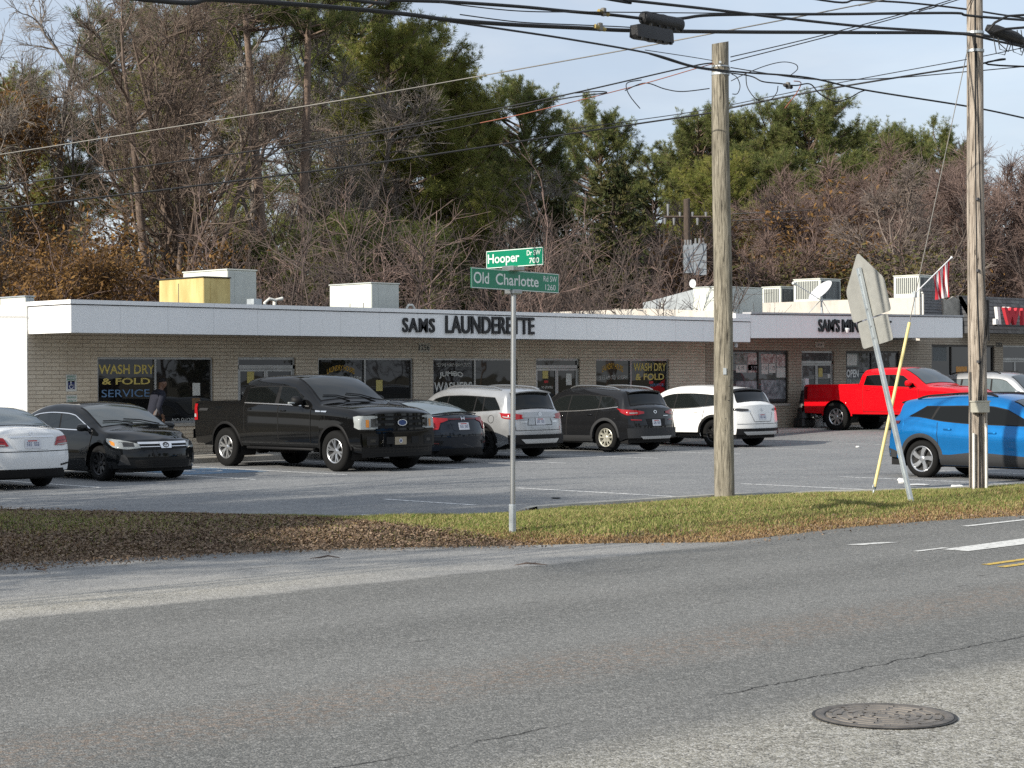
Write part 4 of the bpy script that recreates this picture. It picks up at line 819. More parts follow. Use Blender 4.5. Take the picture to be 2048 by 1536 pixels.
    def screen(c, name, x0, x1, m, inset=.07, n=14, edge=True):
        # windscreen or rear window between two stations along the centre line
        rows = []; e = MB(); rows2 = []
        for x in np.linspace(x0, x1, 12):
            w = c.cs(x)[17][0]-inset+.035; rows.append([c.topf(x, w*t, .009) for t in np.linspace(-1, 1, n)])
        for x in np.linspace(x0-.02*np.sign(x1-x0), x1+.02*np.sign(x1-x0), 12):
            w = c.cs(x)[17][0]-inset+.06; rows2.append([c.topf(x, w*t, .005) for t in np.linspace(-1, 1, n)])
        g = c.part(name, MB().grid(rows), m); c.part('seal', MB().grid(rows2), 'black trim', g); return g
    def lamp(c, pts_b, pts_t, m, front=True, sides=(1, -1), name=None, off=.017, surround=None, inner=None):
        for s in sides:
            o = c.part(name or ('headlight' if front else 'tail_light'), c.patch(lambda p, z: c.perim(p, z, s, front, off), pts_b, pts_t, 40, 8), m)
            for (ib, it, im, nm) in (inner or []): c.part(nm, c.patch(lambda p, z: c.perim(p, z, s, front, off+.006), ib, it, 12, 5), im, o)
    def endpatch(c, name, pts_b, pts_t, m, front=True, off=.008, parent=None, n=24, mm=6): return c.part(name, c.patch(lambda y, z: c.endf(y, z, front, off), pts_b, pts_t, n, mm), m, parent)
    def rect(c, name, y0, y1, z0, z1, m, front=True, off=.01, parent=None): return c.endpatch(name, [(y0, z0), (y1, z0)], [(y0, z1), (y1, z1)], m, front, off, parent, 8, 3)
    def plate(c, z, front=False, off=.02, y=0, m='plate white', seal=False):
        p = c.rect('licence_plate', y-.155, y+.155, z-.078, z+.078, m, front, off)
        if seal: c.ring('seal', y, z, .045, .0, 'plate white', front, off+.004, p); c.ring('seal_mark', y, z, .028, 0, 'plate ink', front, off+.007, p)
        else:
            mb = MB(); rr = random.Random(int(z*1000)+int(c.xf*100))
            for i in range(7):
                if i == 3: continue
                yy = y-.12+i*.035; zz = z-.035
                for q in range(3): c.patch(lambda a, b: c.endf(a, b, front, off+.003), [(yy, zz+q*.024), (yy+.022, zz+q*.024)], [(yy, zz+q*.024+rr.choice((.012, .02))), (yy+.022, zz+q*.024+.012)], 2, 2, mb)
            c.part('plate_mark', mb, 'plate ink', p)
            c.rect('plate_header', y-.09, y+.09, z+.045, z+.062, 'red lettering', front, off+.003, p)
        return p
    def ring(c, name, y, z, r, rin, m, front, off, parent=None, sx=1.):
        mb = MB(); n = 22; f = lambda a, q: c.endf(y+q*sx*math.cos(a), z+q*math.sin(a), front, off)
        mb.grid([[f(a, max(rin, .0005)) for a in np.linspace(0, 2*PI, n)], [f(a, r) for a in np.linspace(0, 2*PI, n)]]); return c.part(name, mb, m, parent)
    def mirror(c, x, z, m=None, size=(.11, .12, .17), sides=(1, -1), y=None):
        for s in sides:
            y0 = (y or c.yside(x, c.belt(x)))+.03; mb = MB(); n = 12; sx, sy, sz = size[0], size[2], size[1]
            rows = [[(x+sx*math.cos(a)*math.cos(b)*(1.15 if math.cos(a)*math.cos(b) > 0 else .55), s*(y0+.10+sy*.62*math.sin(b)), z+sz*.62*math.sin(a)*math.cos(b)**.6) for a in np.linspace(0, 2*PI, 17)] for b in np.linspace(-PI/2, PI/2, 9)]
            mb.grid(rows); o = c.part('mirror', mb, m or c.paint, smooth=3.2)
            c.part('mirror_foot', MB().tube([(x+.03, s*(y0-.05), z-.05), (x, s*(y0+.08), z-.03)], .028, 6), 'black trim', o)
    def cladding(c, m, h=.10, arch=.07, sides=(1, -1), rocker=True):
        for s in sides:
            for a in (c.af, c.ar):
                mb = MB(); ok = np.linspace(.02, PI-.02, 26); rows = []
                for q, of in ((0, .012), (.5, .018), (1, .010), (1.04, -.01)):
                    rows.append([c.side(min(max(a+(c.Ra+arch*q)*math.cos(t), c.xr+.02), c.xf-.02), c.R+(c.Ra+arch*q)*math.sin(t), s, of) for t in ok])
                rows.insert(0, [(lambda p: (p[0], p[1]-s*.06, p[2]))(c.side(a+c.Ra*math.cos(t), c.R+c.Ra*math.sin(t), s, 0)) for t in ok]); mb.grid(rows); c.part('arch_trim', mb, m)
            if rocker:
                x0, x1 = c.ar+c.Ra, c.af-c.Ra; c.part('sill_trim', c.patch(lambda a, b: c.side(a, b, s, .014), [(x0, c.low+.005), (x1, c.low+.005)], [(x0+.02, c.low+h), (x1-.02, c.low+h*.9)], 30, 5), m)
    def arch_lip(c, m=None, w=.03):
        for s in (1, -1):
            for a in (c.af, c.ar):
                an = np.linspace(.05, PI-.05, 26); mb = MB(); mb.grid([[c.side(a+(c.Ra+w*q)*math.cos(t), c.R+(c.Ra+w*q)*math.sin(t), s, of) for t in an] for q, of in ((0, .010), (.5, .014), (1, .002))]); c.part('arch_lip', mb, m or c.paint)
    def rails(c, x0, x1, m, y=None, h=.05):
        for s in (1, -1):
            pts = []
            for t in np.linspace(0, 1, 16):
                x = x0+(x1-x0)*t; yy = c.cs(x)[17][0]-.03; e = min(1, t*7, (1-t)*7); pts.append((x, s*yy, c.ztop(x, yy)+.008+h*e**.6))
            c.part('roof_rail', MB().tube(pts, .02, 6), m, smooth=.9)
def wiper(c, x, y0, y1):
    c.part('wiper', MB().tube([c.topf(x, y0, .03), c.topf(x-.12, (y0+y1)/2, .03), c.topf(x-.16, y1, .03)], .012, 5), 'black trim')
SP = dict(steel=(9, .05, .06, 0, 0, .02), five=(5, .075, .085, 0, .16, .0), truck=(6, .03, .042, .0, .19, .012), twist=(5, .06, .085, .30, .0, .0), ten=(5, .035, .045, .0, .2, .0), big=(8, .06, .075, .0, 0, .02))
def spoiler(c, x1, w, m):
    mb = MB(); rows = [[(x1-.17*(1-t)+.03*(y/w)**2*(1-t), y, c.ztop(x1, y)+.006-.035*(1-t)**1.3) for y in np.linspace(-w, w, 18)] for t in (0, .35, .7, 1)]; lo = [[(p[0]+.012, p[1], p[2]-.028-.05*k/3) for p in r] for k, r in enumerate(rows)]
    mb.grid(rows); mb.grid(lo); mb.grid([rows[0], lo[0]]); mb.grid([[r[0] for r in rows], [r[0] for r in lo]]); mb.grid([[r[-1] for r in rows], [r[-1] for r in lo]]); c.part('spoiler', mb, m, smooth=.6)
# white sedan, rear towards the road, cut by the left edge of the photo
c = Car('sedan', 'white sedan at the left edge of the picture, its tail facing the road', 'car', (17.05, 31.25, 0), PI/2, 'white car paint', xf=2.22, xr=-2.34, W=1.755, axles=(1.335, -1.335), R=.32, low=.2, bowr=.26, plan=.07, lowr=.12,
  top=[(-2.34, .98), (-2.28, 1.045), (-2.05, 1.075), (-1.75, 1.095), (-1.25, 1.30), (-.85, 1.41), (-.35, 1.435), (.1, 1.425), (.5, 1.35), (1.15, 1.03), (1.35, .97), (1.85, .86), (2.22, .70)], belt=[(-2.34, .90), (-2.1, .97), (-1.6, 1.0), (-.6, .95), (.9, .90), (1.5, .83), (2.22, .62)], raker=[(0, .16), (.35, .03), (.55, .0), (.8, .03), (1.05, .10)])
c.shell(); c.wheels(SP['ten'], .21); c.door(-.05, 1.0, .28, -.02, .1); c.door(-1.0, -.06, .28, -.1, -.02); c.sidewin([(-1.5, -.98, -.95, -.85), (-.96, -.06, -.82, -.08), (-.02, .98, -.04, .38)]); c.screen('rear_window', -1.70, -.92, 'sky-paled glass'); c.screen('windscreen', 1.1, .5, 'windscreen glass')
c.lamp([(.44, .76), (.66, .755), (1.02, .80)], [(.52, .90), (.70, .92), (1.16, .93)], 'red lamp', False, inner=[([(.5, .765), (.80, .775)], [(.51, .785), (.83, .80)], 'clear lamp', 'reverse_lamp'), ([(.52, .83), (.92, .84)], [(.53, .843), (.96, .855)], 'dark red lamp', 'lamp_divider')]); c.rect('chrome_strip', -.44, .44, .905, .925, 'chrome', False, .012); c.plate(.79, off=.012); c.ring('emblem', 0, .965, .035, .02, 'chrome', False, .012, sx=1.2)
c.endpatch('plate_recess', [(-.3, .69), (.3, .69)], [(-.42, .88), (.42, .88)], 'white car paint', False, .004); c.endpatch('bumper_seam', [(-.84, .655), (.84, .655)], [(-.84, .668), (.84, .668)], 'seam black', False, .004)
for s in (-1, 1): c.part('bumper_vent', c.patch(lambda p, z: c.perim(p, z, s, False, .008), [(.60, .40), (.84, .43)], [(.58, .43), (.84, .46)], 10, 3), 'seam black')
c.endpatch('diffuser', [(-.74, .22), (.74, .22)], [(-.66, .36), (.66, .36)], 'black trim', False, .012); c.mirror(.88, .98)
# black sedan, nose towards the road
c = Car('sedan', 'black sedan with black steel wheels, its nose facing the road, beside the white sedan', 'car', (20.18, 31.83, 0), -PI/2, 'black car paint', xf=2.33, xr=-2.47, W=1.82, axles=(1.388, -1.388), R=.33, low=.19, bowf=.42, plan=.06,
  top=[(-2.47, .93), (-2.40, 1.0), (-2.2, 1.06), (-1.62, 1.115), (-1.2, 1.30), (-.75, 1.43), (-.3, 1.468), (.15, 1.455), (.55, 1.38), (.95, 1.20), (1.28, 1.035), (1.45, .985), (1.9, .91), (2.2, .83), (2.33, .77)], belt=[(-2.47, .86), (-2.2, .95), (-1.6, .99), (-.8, .965), (0, .945), (.9, .93), (1.3, .90), (1.9, .82), (2.33, .70)], rakef=[(0, .10), (.25, .02), (.45, 0), (.62, .03), (.8, .13)])
c.shell(); c.wheels(SP['steel'], .215, face='alloy dark', rim=.225); c.door(.0, 1.12, .27, -.02, .06); c.door(-1.02, -.02, .27, -.08, -.02); c.sidewin([(-1.42, -1.02, -.98, -.84), (-.99, -.02, -.80, -.06), (.03, 1.12, -.01, .46)], trim='full'); c.screen('windscreen', 1.25, .47, 'windscreen glass'); c.screen('rear_window', -1.58, -.8, 'car glass'); wiper(c, 1.27, .55, -.15); wiper(c, 1.27, -.05, -.6)
c.lamp([(.50, .625), (.72, .60), (.93, .64), (1.22, .74)], [(.52, .70), (.72, .76), (.93, .79), (1.26, .80)], 'clear lamp', inner=[([(.60, .65), (.76, .65)], [(.60, .72), (.76, .74)], 'lamp dark', 'lamp_bowl'), ([(.86, .66), (.98, .68)], [(.86, .74), (.98, .76)], 'amber lamp', 'indicator')])
c.endpatch('grille', [(-.53, .60), (.53, .60)], [(-.52, .715), (.52, .715)], 'black trim'); c.endpatch('chrome_bar', [(-.53, .695), (.53, .695)], [(-.53, .735), (.53, .735)], 'chrome', off=.016); c.endpatch('chrome_bar', [(-.5, .64), (.5, .64)], [(-.5, .652), (.5, .652)], 'chrome', off=.013)
e = c.endpatch('emblem_base', [(-.11, .615), (.11, .615)], [(-.14, .735), (.14, .735)], 'chrome', off=.02); c.ring('emblem', 0, .675, .05, .038, 'lamp dark', True, .026, e, 1.35); c.ring('emblem', 0, .675, .046, .036, 'lamp dark', True, .027, e, .45); c.ring('emblem', 0, .69, .022, .014, 'lamp dark', True, .027, e, 1.9)
c.endpatch('lower_grille', [(-.56, .26), (.56, .26)], [(-.62, .40), (.62, .40)], 'seam black'); [c.endpatch('grille_bar', [(-.56, z), (.56, z)], [(-.56, z+.012), (.56, z+.012)], 'black trim', off=.014) for z in (.29, .33, .37)]; c.endpatch('plate_bracket', [(-.3, .47), (.3, .47)], [(-.3, .53), (.3, .53)], 'black car paint', off=.016)
for s in (1, -1): c.part('fog_bezel', c.patch(lambda p, z: c.perim(p, z, s, True, .010), [(.66, .31), (.84, .31)], [(.74, .50), (.80, .50)], 8, 4), 'grey cladding')
c.mirror(.98, .99); c.lamp([(.55, .80), (1.2, .85)], [(.55, .92), (1.2, .95)], 'red lamp', False)
# black pickup
c = Car('pickup_truck', 'black crew-cab pickup with bright alloy wheels, backed in beside the painted accessible bay', 'truck', (25.38, 31.6, 0), -PI/2, 'black truck paint', xf=2.74, xr=-3.02, W=2.03, axles=(1.84, -1.84), R=.415, Ra=.50, low=.46, lowf=-.08, lowr=.02, bowf=.13, bowr=.05, plan=.025, tum=.26, bed=(-2.96, -1.36), inset=-.03,
  side=[(0, .93), (.1, .965), (.2, .985), (.45, 1.0), (.75, .992), (.82, 1.0), (.93, .985), (1, .965)],
  top=[(-3.02, 1.40), (-1.37, 1.41), (-1.34, 1.42), (-1.30, 1.72), (-1.22, 1.90), (-.7, 1.955), (.0, 1.965), (.42, 1.93), (.75, 1.79), (1.2, 1.49), (1.36, 1.40), (1.6, 1.375), (2.3, 1.32), (2.62, 1.25), (2.74, 1.19)], belt=[(-3.02, 1.37), (-1.4, 1.375), (-.6, 1.36), (.6, 1.33), (1.2, 1.30), (1.5, 1.28), (2.4, 1.20), (2.74, 1.10)], rakef=[(0, .06), (.5, 0), (.8, .0), (1.2, .02)], raker=[(0, .03), (.6, 0), (1.4, .0)])
c.shell(); c.wheels(SP['truck'], .275, rim=.255, face='alloy silver'); c.door(.02, 1.06, .56, 0, .03); c.door(-1.16, .0, .56, .0, .0); c.sidewin([(-1.15, -.14, -1.10, -.10), (.0, .98, -.0, .46)], lo=.02, hi=.05, m='privacy glass', trim='belt'); c.screen('windscreen', 1.22, .42, 'car glass', inset=.06); c.screen('rear_window', -1.345, -1.25, 'privacy glass', inset=.16); wiper(c, 1.27, .6, -.1); wiper(c, 1.27, -.1, -.7)
c.arch_lip('black trim', .055)
c.lamp([(.60, .86), (1.0, .86), (1.14, .90)], [(.60, 1.13), (1.0, 1.13), (1.14, 1.11)], 'clear lamp', inner=[([(.60, .90), (.76, .90)], [(.60, 1.07), (.76, 1.07)], 'lamp dark', 'lamp_bowl'), ([(.80, .90), (.87, .90)], [(.80, 1.05), (.87, 1.05)], 'amber lamp', 'indicator')])
g = c.endpatch('grille', [(-.62, .80), (.62, .80)], [(-.62, 1.17), (.62, 1.17)], 'black trim', off=.012); [c.rect('grille_bar', -.66, .66, z, z+.045, 'black truck paint', True, .03, g) for z in (.83, .93, 1.04, 1.12)]
e = c.ring('emblem', 0, .985, .062, .0, 'ford blue', True, .045, sx=1.9); c.ring('emblem_rim', 0, .985, .066, .056, 'chrome', True, .05, e, 1.9)
b = c.endpatch('bumper', [(-.95, .50), (.95, .50)], [(-.97, .77), (.97, .77)], 'black truck paint', off=.045); c.part('air_dam', c.patch(lambda y, z: c.endf(y, z, True, .0), [(-.93, .30), (.93, .30)], [(-.95, .49), (.95, .49)], 20, 4), 'black trim')
c.rect('intake', -.42, -.22, .56, .70, 'seam black', True, .052); c.rect('intake', .24, .44, .56, .70, 'seam black', True, .052); c.plate(.62, True, .06, -.06, 'plate tan', True)
for s in (1, -1): c.rect('fog_lamp', s*.74-.06, s*.74+.06, .60, .66, 'lamp dark', True, .055); c.rect('fog_bezel', s*.74-.13, s*.74+.13, .54, .72, 'seam black', True, .05)
c.lamp([(.86, .98), (.93, .98), (1.12, .99)], [(.86, 1.34), (.93, 1.34), (1.08, 1.34)], 'red lamp', False, inner=[([(.98, 1.05), (1.06, 1.05)], [(.98, 1.12), (1.05, 1.12)], 'clear lamp', 'reverse_lamp')]); c.endpatch('rear_bumper', [(-.98, .58), (.98, .58)], [(-.98, .78), (.98, .78)], 'black trim', False, .08)
c.mirror(.74, 1.42, 'black trim', (.13, .17, .20)); c.part('mirror_lamp', MB().bevbox((.78, -1.36, 1.36), (.84, -1.20, 1.40), .01).bevbox((.78, 1.20, 1.36), (.84, 1.36, 1.40), .01), 'clear lamp')
for s in (1, -1):
    m = MB(); c.patch(lambda a, b: c.side(a, b, s, .012), [(1.42, 1.20), (1.58, 1.195)], [(1.42, 1.225), (1.60, 1.225)], 6, 3, m); c.patch(lambda a, b: c.side(a, b, s, .012), [(1.25, 1.20), (1.40, 1.20)], [(1.24, 1.235), (1.40, 1.225)], 6, 3, m); c.part('fender_badge', m, 'chrome')
    c.part('bed_decal', text(MB(), 'SPORT', (0, 0, 0), (1, 0, 0), (0, 0, 1), .1, .1, .003), 'hvac grey') if False else c.part('bed_decal', c.patch(lambda a, b: c.side(a, b, s, .010), [(-2.86, 1.19), (-2.5, 1.19)], [(-2.80, 1.245), (-2.45, 1.245)], 10, 3), 'grey cladding')
    c.part('marker_lamp', MB().box((-1.325, s*.86-.03, 1.46), (-1.29, s*.86+.03, 1.50)), 'clear lamp'); c.part('running_board', MB().bevbox((-1.1, min(s*.86, s*1.0), .40), (1.15, max(s*.86, s*1.0), .455), .015), 'black trim'); c.part('mud_flap', MB().box((1.36, min(s*.72, s*.99), .28), (1.375, max(s*.72, s*.99), .62)).box((-2.33, min(s*.72, s*.99), .28), (-2.315, max(s*.72, s*.99), .62)), 'black trim')
c.part('exhaust', MB().tube([(-2.2, -.72, .42), (-2.55, -.80, .41)], .045, 10), 'satin silver'); c.part('rear_axle', MB().tube([(-1.84, -.8, .41), (-1.84, .8, .41)], .07, 8).lathe([(0, -.2), (.16, -.1), (.16, .1), (0, .2)], axis='y', c=(-1.84, 0, .41), n=12), 'black trim')
c.part('dash_sticker', c.patch(lambda x, y: c.topf(x, y, .014), [(.86, -.42), (.86, -.60)], [(.72, -.42), (.72, -.60)], 4, 4), 'hvac grey') if False else None
# navy sedan
c = Car('sedan', 'dark navy sedan with C-shaped red tail lights, between the black pickup and the silver SUV', 'car', (28.45, 32.62, 0), PI/2, 'navy car paint', xf=2.24, xr=-2.38, W=1.80, axles=(1.35, -1.35), R=.325, low=.19, bowr=.30, plan=.07,
  top=[(-2.38, 1.01), (-2.30, 1.075), (-2.1, 1.09), (-1.9, 1.105), (-1.45, 1.25), (-.95, 1.365), (-.4, 1.415), (.0, 1.41), (.45, 1.33), (1.15, 1.02), (1.4, .95), (1.9, .84), (2.24, .68)], belt=[(-2.38, .92), (-2.15, 1.0), (-1.7, 1.0), (-.7, .93), (.9, .88), (1.6, .80), (2.24, .60)], raker=[(0, .14), (.35, .02), (.6, .0), (.85, .05), (1.1, .12)])
c.shell(); c.wheels(SP['five'], .215, face='alloy silver'); c.door(-.05, 1.0, .26, -.02, .1); c.door(-1.0, -.06, .26, -.1, -.02); c.sidewin([(-1.58, -1.05, -1.02, -.9), (-1.02, -.06, -.86, -.08), (-.02, .98, -.04, .40)]); c.screen('rear_window', -1.93, -1.02, 'sky-paled glass'); c.screen('windscreen', 1.12, .46, 'windscreen glass')
c.lamp([(.42, .955), (.60, .90), (.66, .76), (.93, .72), (1.12, .80)], [(.42, 1.0), (.62, 1.01), (.72, 1.02), (.96, 1.03), (1.26, 1.01)], 'red lamp', False, inner=[([(.70, .80), (.86, .77)], [(.72, .90), (.92, .93)], 'dark red lamp', 'lamp_core'), ([(.74, .79), (.84, .78)], [(.75, .83), (.86, .83)], 'clear lamp', 'reverse_lamp')])
c.endpatch('light_bar', [(-.44, .965), (.44, .965)], [(-.44, .995), (.44, .995)], 'dark red lamp', False, .012); c.plate(.82, off=.012); c.endpatch('plate_recess', [(-.30, .72), (.30, .72)], [(-.36, .90), (.36, .90)], 'navy car paint', False, .005)
m = MB(); [c.patch(lambda y, z: c.endf(y, z, False, .018), b, t, 4, 3, m) for b, t in (([(-.045, .955), (-.03, .955)], [(-.055, 1.03), (-.04, 1.03)]), ([(.03, .955), (.045, .955)], [(.04, 1.03), (.055, 1.03)]), ([(-.035, .985), (.035, .985)], [(-.035, 1.0), (.035, 1.0)]))]; c.part('emblem', m, 'chrome')
m = MB(); rows = [[c.topf(-2.28+.10*t, y, .035+.02*(1-t)) for y in np.linspace(-.62, .62, 20)] for t in (0, .5, 1)]; m.grid(rows); rows2 = [[(p[0], p[1], p[2]-.02) for p in r] for r in rows]; m.grid(rows2); m.grid([rows[0], rows2[0]]); c.part('spoiler', m, 'black car paint', smooth=.6)
for s in (1, -1): c.part('bumper_vent', c.patch(lambda p, z: c.perim(p, z, s, False, .010), [(.60, .42), (.88, .42)], [(.56, .50), (.90, .54)], 10, 4), 'seam black'); c.part('reflector', c.patch(lambda p, z: c.perim(p, z, s, False, .014), [(.66, .44), (.82, .45)], [(.66, .465), (.82, .475)], 8, 3), 'dark red lamp')
c.endpatch('diffuser', [(-.72, .21), (.72, .21)], [(-.60, .34), (.60, .34)], 'black trim', False, .012); c.endpatch('bumper_seam', [(-.84, .62), (.84, .62)], [(-.84, .632), (.84, .632)], 'seam black', False, .005); c.mirror(.9, .95)
def suv_tail(c, wz0, wz1, glass='privacy glass', ww=.62):
    pass
# silver SUV
c = Car('suv', 'silver SUV with black lower bumper, parked nose in behind the street sign post', 'car', (31.28, 33.05, 0), PI/2, 'silver car paint', xf=2.22, xr=-2.36, W=1.845, axles=(1.33, -1.33), R=.358, low=.26, bowr=.20, plan=.05, tum=.26, crown=.06,
  top=[(-2.36, 1.08), (-2.30, 1.13), (-2.26, 1.16), (-2.05, 1.52), (-1.98, 1.59), (-1.3, 1.655), (-.5, 1.685), (.0, 1.675), (.45, 1.59), (1.15, 1.14), (1.35, 1.08), (1.9, .98), (2.22, .82)], belt=[(-2.36, 1.05), (-2.0, 1.12), (-1.4, 1.09), (-.5, 1.05), (.9, 1.01), (1.5, .94), (2.22, .72)], raker=[(0, .10), (.4, .0), (.6, .0), (.9, .03), (1.1, .06)])
c.shell(); c.wheels(SP['ten'], .235, face='alloy dark'); c.door(-.02, 1.0, .36, -.02, .1); c.door(-1.0, -.03, .36, -.06, -.02); c.sidewin([(-1.88, -1.32, -1.62, -1.30), (-1.28, -1.02, -1.26, -1.04), (-.98, -.05, -1.0, -.08), (-.01, 1.0, -.04, .40)], m='privacy glass', trim=None); c.screen('rear_window', -2.25, -2.03, 'privacy glass', inset=.10); c.screen('windscreen', 1.12, .46, 'windscreen glass')
c.cladding('black trim', .14); c.rails(-1.7, .15, 'satin silver')
c.lamp([(.52, .93), (.70, .91), (1.12, .95)], [(.52, 1.02), (.72, 1.05), (1.22, 1.07)], 'red lamp', False, inner=[([(.74, .94), (1.05, .97)], [(.74, .965), (1.05, .995)], 'clear lamp', 'reverse_lamp')]); c.endpatch('tailgate_bar', [(-.54, .955), (.54, .955)], [(-.54, 1.01), (.54, 1.01)], 'silver car paint', False, .018); c.plate(.86, off=.012); c.ring('emblem', 0, 1.03, .035, .022, 'chrome', False, .02, sx=1.3)
m = MB(); [c.poly_strip(lambda y, z: c.endf(y, z, False, .008), pth, .012, m) for pth in ([(-.72, .66), (-.74, .92)], [(.72, .66), (.74, .92)], [(-.72, .66), (.72, .66)], [(-.4, .78), (-.36, .93)], [(.4, .78), (.36, .93)], [(-.4, .78), (.4, .78)])]; c.part('tailgate_gap', m, 'seam black')
c.endpatch('rear_bumper', [(-.90, .34), (.90, .34)], [(-.92, .56), (.92, .56)], 'black trim', False, .03); c.endpatch('skid_plate', [(-.50, .36), (.50, .36)], [(-.62, .46), (.62, .46)], 'satin silver', False, .045); c.mirror(.9, 1.1)
for s in (1, -1): c.rect('badge', s*.5-.09, s*.5+.09, .845, .865, 'chrome', False, .012)
spoiler(c, -1.95, .60, 'silver car paint'); c.part('fuel_flap', c.poly_strip(lambda a, b: c.side(a, b, 1, .008), [(-1.62+.09*math.cos(t), .92+.09*math.sin(t)) for t in np.linspace(0, 2*PI, 25)], .008), 'seam black')
# charcoal SUV
c = Car('suv', 'charcoal grey SUV with pale alloy wheels, between the silver SUV and the white SUV', 'car', (35.85, 33.4, 0), PI/2, 'charcoal car paint', xf=2.2, xr=-2.27, W=1.85, axles=(1.335, -1.335), R=.36, low=.25, bowr=.20, plan=.06, tum=.30, crown=.06,
  top=[(-2.27, 1.10), (-2.20, 1.15), (-2.14, 1.18), (-1.85, 1.50), (-1.76, 1.555), (-1.2, 1.615), (-.5, 1.65), (.0, 1.645), (.42, 1.56), (1.15, 1.12), (1.35, 1.06), (1.9, .96), (2.2, .80)], belt=[(-2.27, 1.04), (-1.9, 1.13), (-1.3, 1.08), (-.5, 1.02), (.9, .97), (1.5, .92), (2.2, .72)], raker=[(0, .08), (.4, .0), (.6, .0), (.9, .05), (1.15, .09)])
c.shell(); c.wheels(SP['five'], .235, face='alloy cream'); c.door(-.02, 1.0, .38, -.02, .1); c.door(-1.0, -.03, .38, -.08, -.02); c.sidewin([(-1.72, -1.10, -1.45, -1.12), (-1.06, -.05, -1.06, -.08), (-.01, 1.0, -.04, .36)], m='car glass', trim='belt'); c.screen('rear_window', -2.12, -1.84, 'privacy glass', inset=.12); c.screen('windscreen', 1.12, .44, 'windscreen glass')
c.cladding('grey cladding', .16); c.rails(-1.6, .1, 'satin silver')
c.lamp([(.40, .965), (.62, .93), (.84, .92), (1.16, 1.0)], [(.40, 1.01), (.62, 1.045), (.84, 1.06), (1.28, 1.09)], 'red lamp', False, inner=[([(.60, .97), (.82, .96)], [(.60, .99), (.82, .99)], 'clear lamp', 'reverse_lamp')]); c.plate(.73, off=.014); c.ring('emblem', 0, 1.0, .04, .026, 'chrome', False, .014, sx=1.5); c.rect('badge', -.5, -.30, .895, .908, 'chrome', False, .012)
c.endpatch('rear_bumper', [(-.90, .36), (.90, .36)], [(-.92, .60), (.92, .60)], 'grey cladding', False, .025); c.endpatch('skid_plate', [(-.5, .33), (.5, .33)], [(-.58, .40), (.58, .40)], 'satin silver', False, .035); c.mirror(.9, 1.05)
m = MB(); [c.poly_strip(lambda y, z: c.endf(y, z, False, .008), pth, .012, m) for pth in ([(-.70, .66), (-.74, .92)], [(.70, .66), (.74, .92)], [(-.70, .66), (.70, .66)])]; c.part('tailgate_gap', m, 'seam black'); c.endpatch('plate_recess', [(-.3, .64), (.3, .64)], [(-.36, .83), (.36, .83)], 'black trim', False, .008)
for s in (1, -1): c.part('reflector', c.patch(lambda p, z: c.perim(p, z, s, False, .012), [(.50, .79), (.80, .80)], [(.50, .81), (.80, .825)], 8, 3), 'red lamp')
spoiler(c, -1.75, .58, 'charcoal car paint')
# white SUV
c = Car('suv', 'white SUV with slim dark tail lights, parked nose in behind the tall stub pole', 'car', (39.9, 33.3, 0), PI/2, 'pearl car paint', xf=2.28, xr=-2.35, W=1.88, axles=(1.39, -1.39), R=.365, low=.25, bowr=.24, plan=.06, tum=.32, crown=.06,
  top=[(-2.35, 1.12), (-2.28, 1.17), (-2.18, 1.21), (-1.85, 1.50), (-1.75, 1.55), (-1.2, 1.61), (-.5, 1.645), (.0, 1.635), (.45, 1.55), (1.2, 1.10), (1.4, 1.04), (1.95, .94), (2.28, .78)], belt=[(-2.35, 1.05), (-1.95, 1.15), (-1.3, 1.08), (-.5, 1.02), (.9, .97), (1.5, .92), (2.28, .70)], raker=[(0, .10), (.4, .0), (.6, .0), (.9, .04), (1.2, .10)])
c.shell(); c.wheels(SP['ten'], .235, face='alloy dark'); c.door(.0, 1.05, .38, -.02, .1); c.door(-1.0, -.01, .38, -.1, -.02); c.sidewin([(-1.75, -1.12, -1.42, -1.14), (-1.08, -.03, -1.08, -.06), (.01, 1.05, -.02, .40)], m='car glass', trim='belt'); c.screen('rear_window', -2.16, -1.83, 'privacy glass', inset=.12); c.screen('windscreen', 1.18, .47, 'windscreen glass')
c.cladding('black trim', .14); c.lamp([(.50, .965), (.74, .955), (1.20, 1.01)], [(.50, 1.01), (.74, 1.03), (1.24, 1.04)], 'lamp dark', False); c.plate(.80, off=.014); c.ring('emblem', 0, .985, .04, .024, 'satin silver', False, .014); c.endpatch('plate_recess', [(-.34, .68), (.34, .68)], [(-.46, .92), (.46, .92)], 'pearl car paint', False, .005)
m = MB(); [c.poly_strip(lambda y, z: c.endf(y, z, False, .008), pth, .011, m) for pth in ([(-.46, .92), (-.34, .68)], [(.46, .92), (.34, .68)], [(-.34, .68), (.34, .68)], [(-.86, .62), (.86, .62)])]; c.part('tailgate_gap', m, 'dark seam')
c.endpatch('rear_bumper', [(-.90, .34), (.90, .34)], [(-.88, .50), (.88, .50)], 'black trim', False, .02); c.endpatch('skid_plate', [(-.62, .33), (.62, .33)], [(-.72, .42), (.72, .42)], 'satin silver', False, .035); c.mirror(.95, 1.05)
spoiler(c, -1.74, .58, 'black trim')
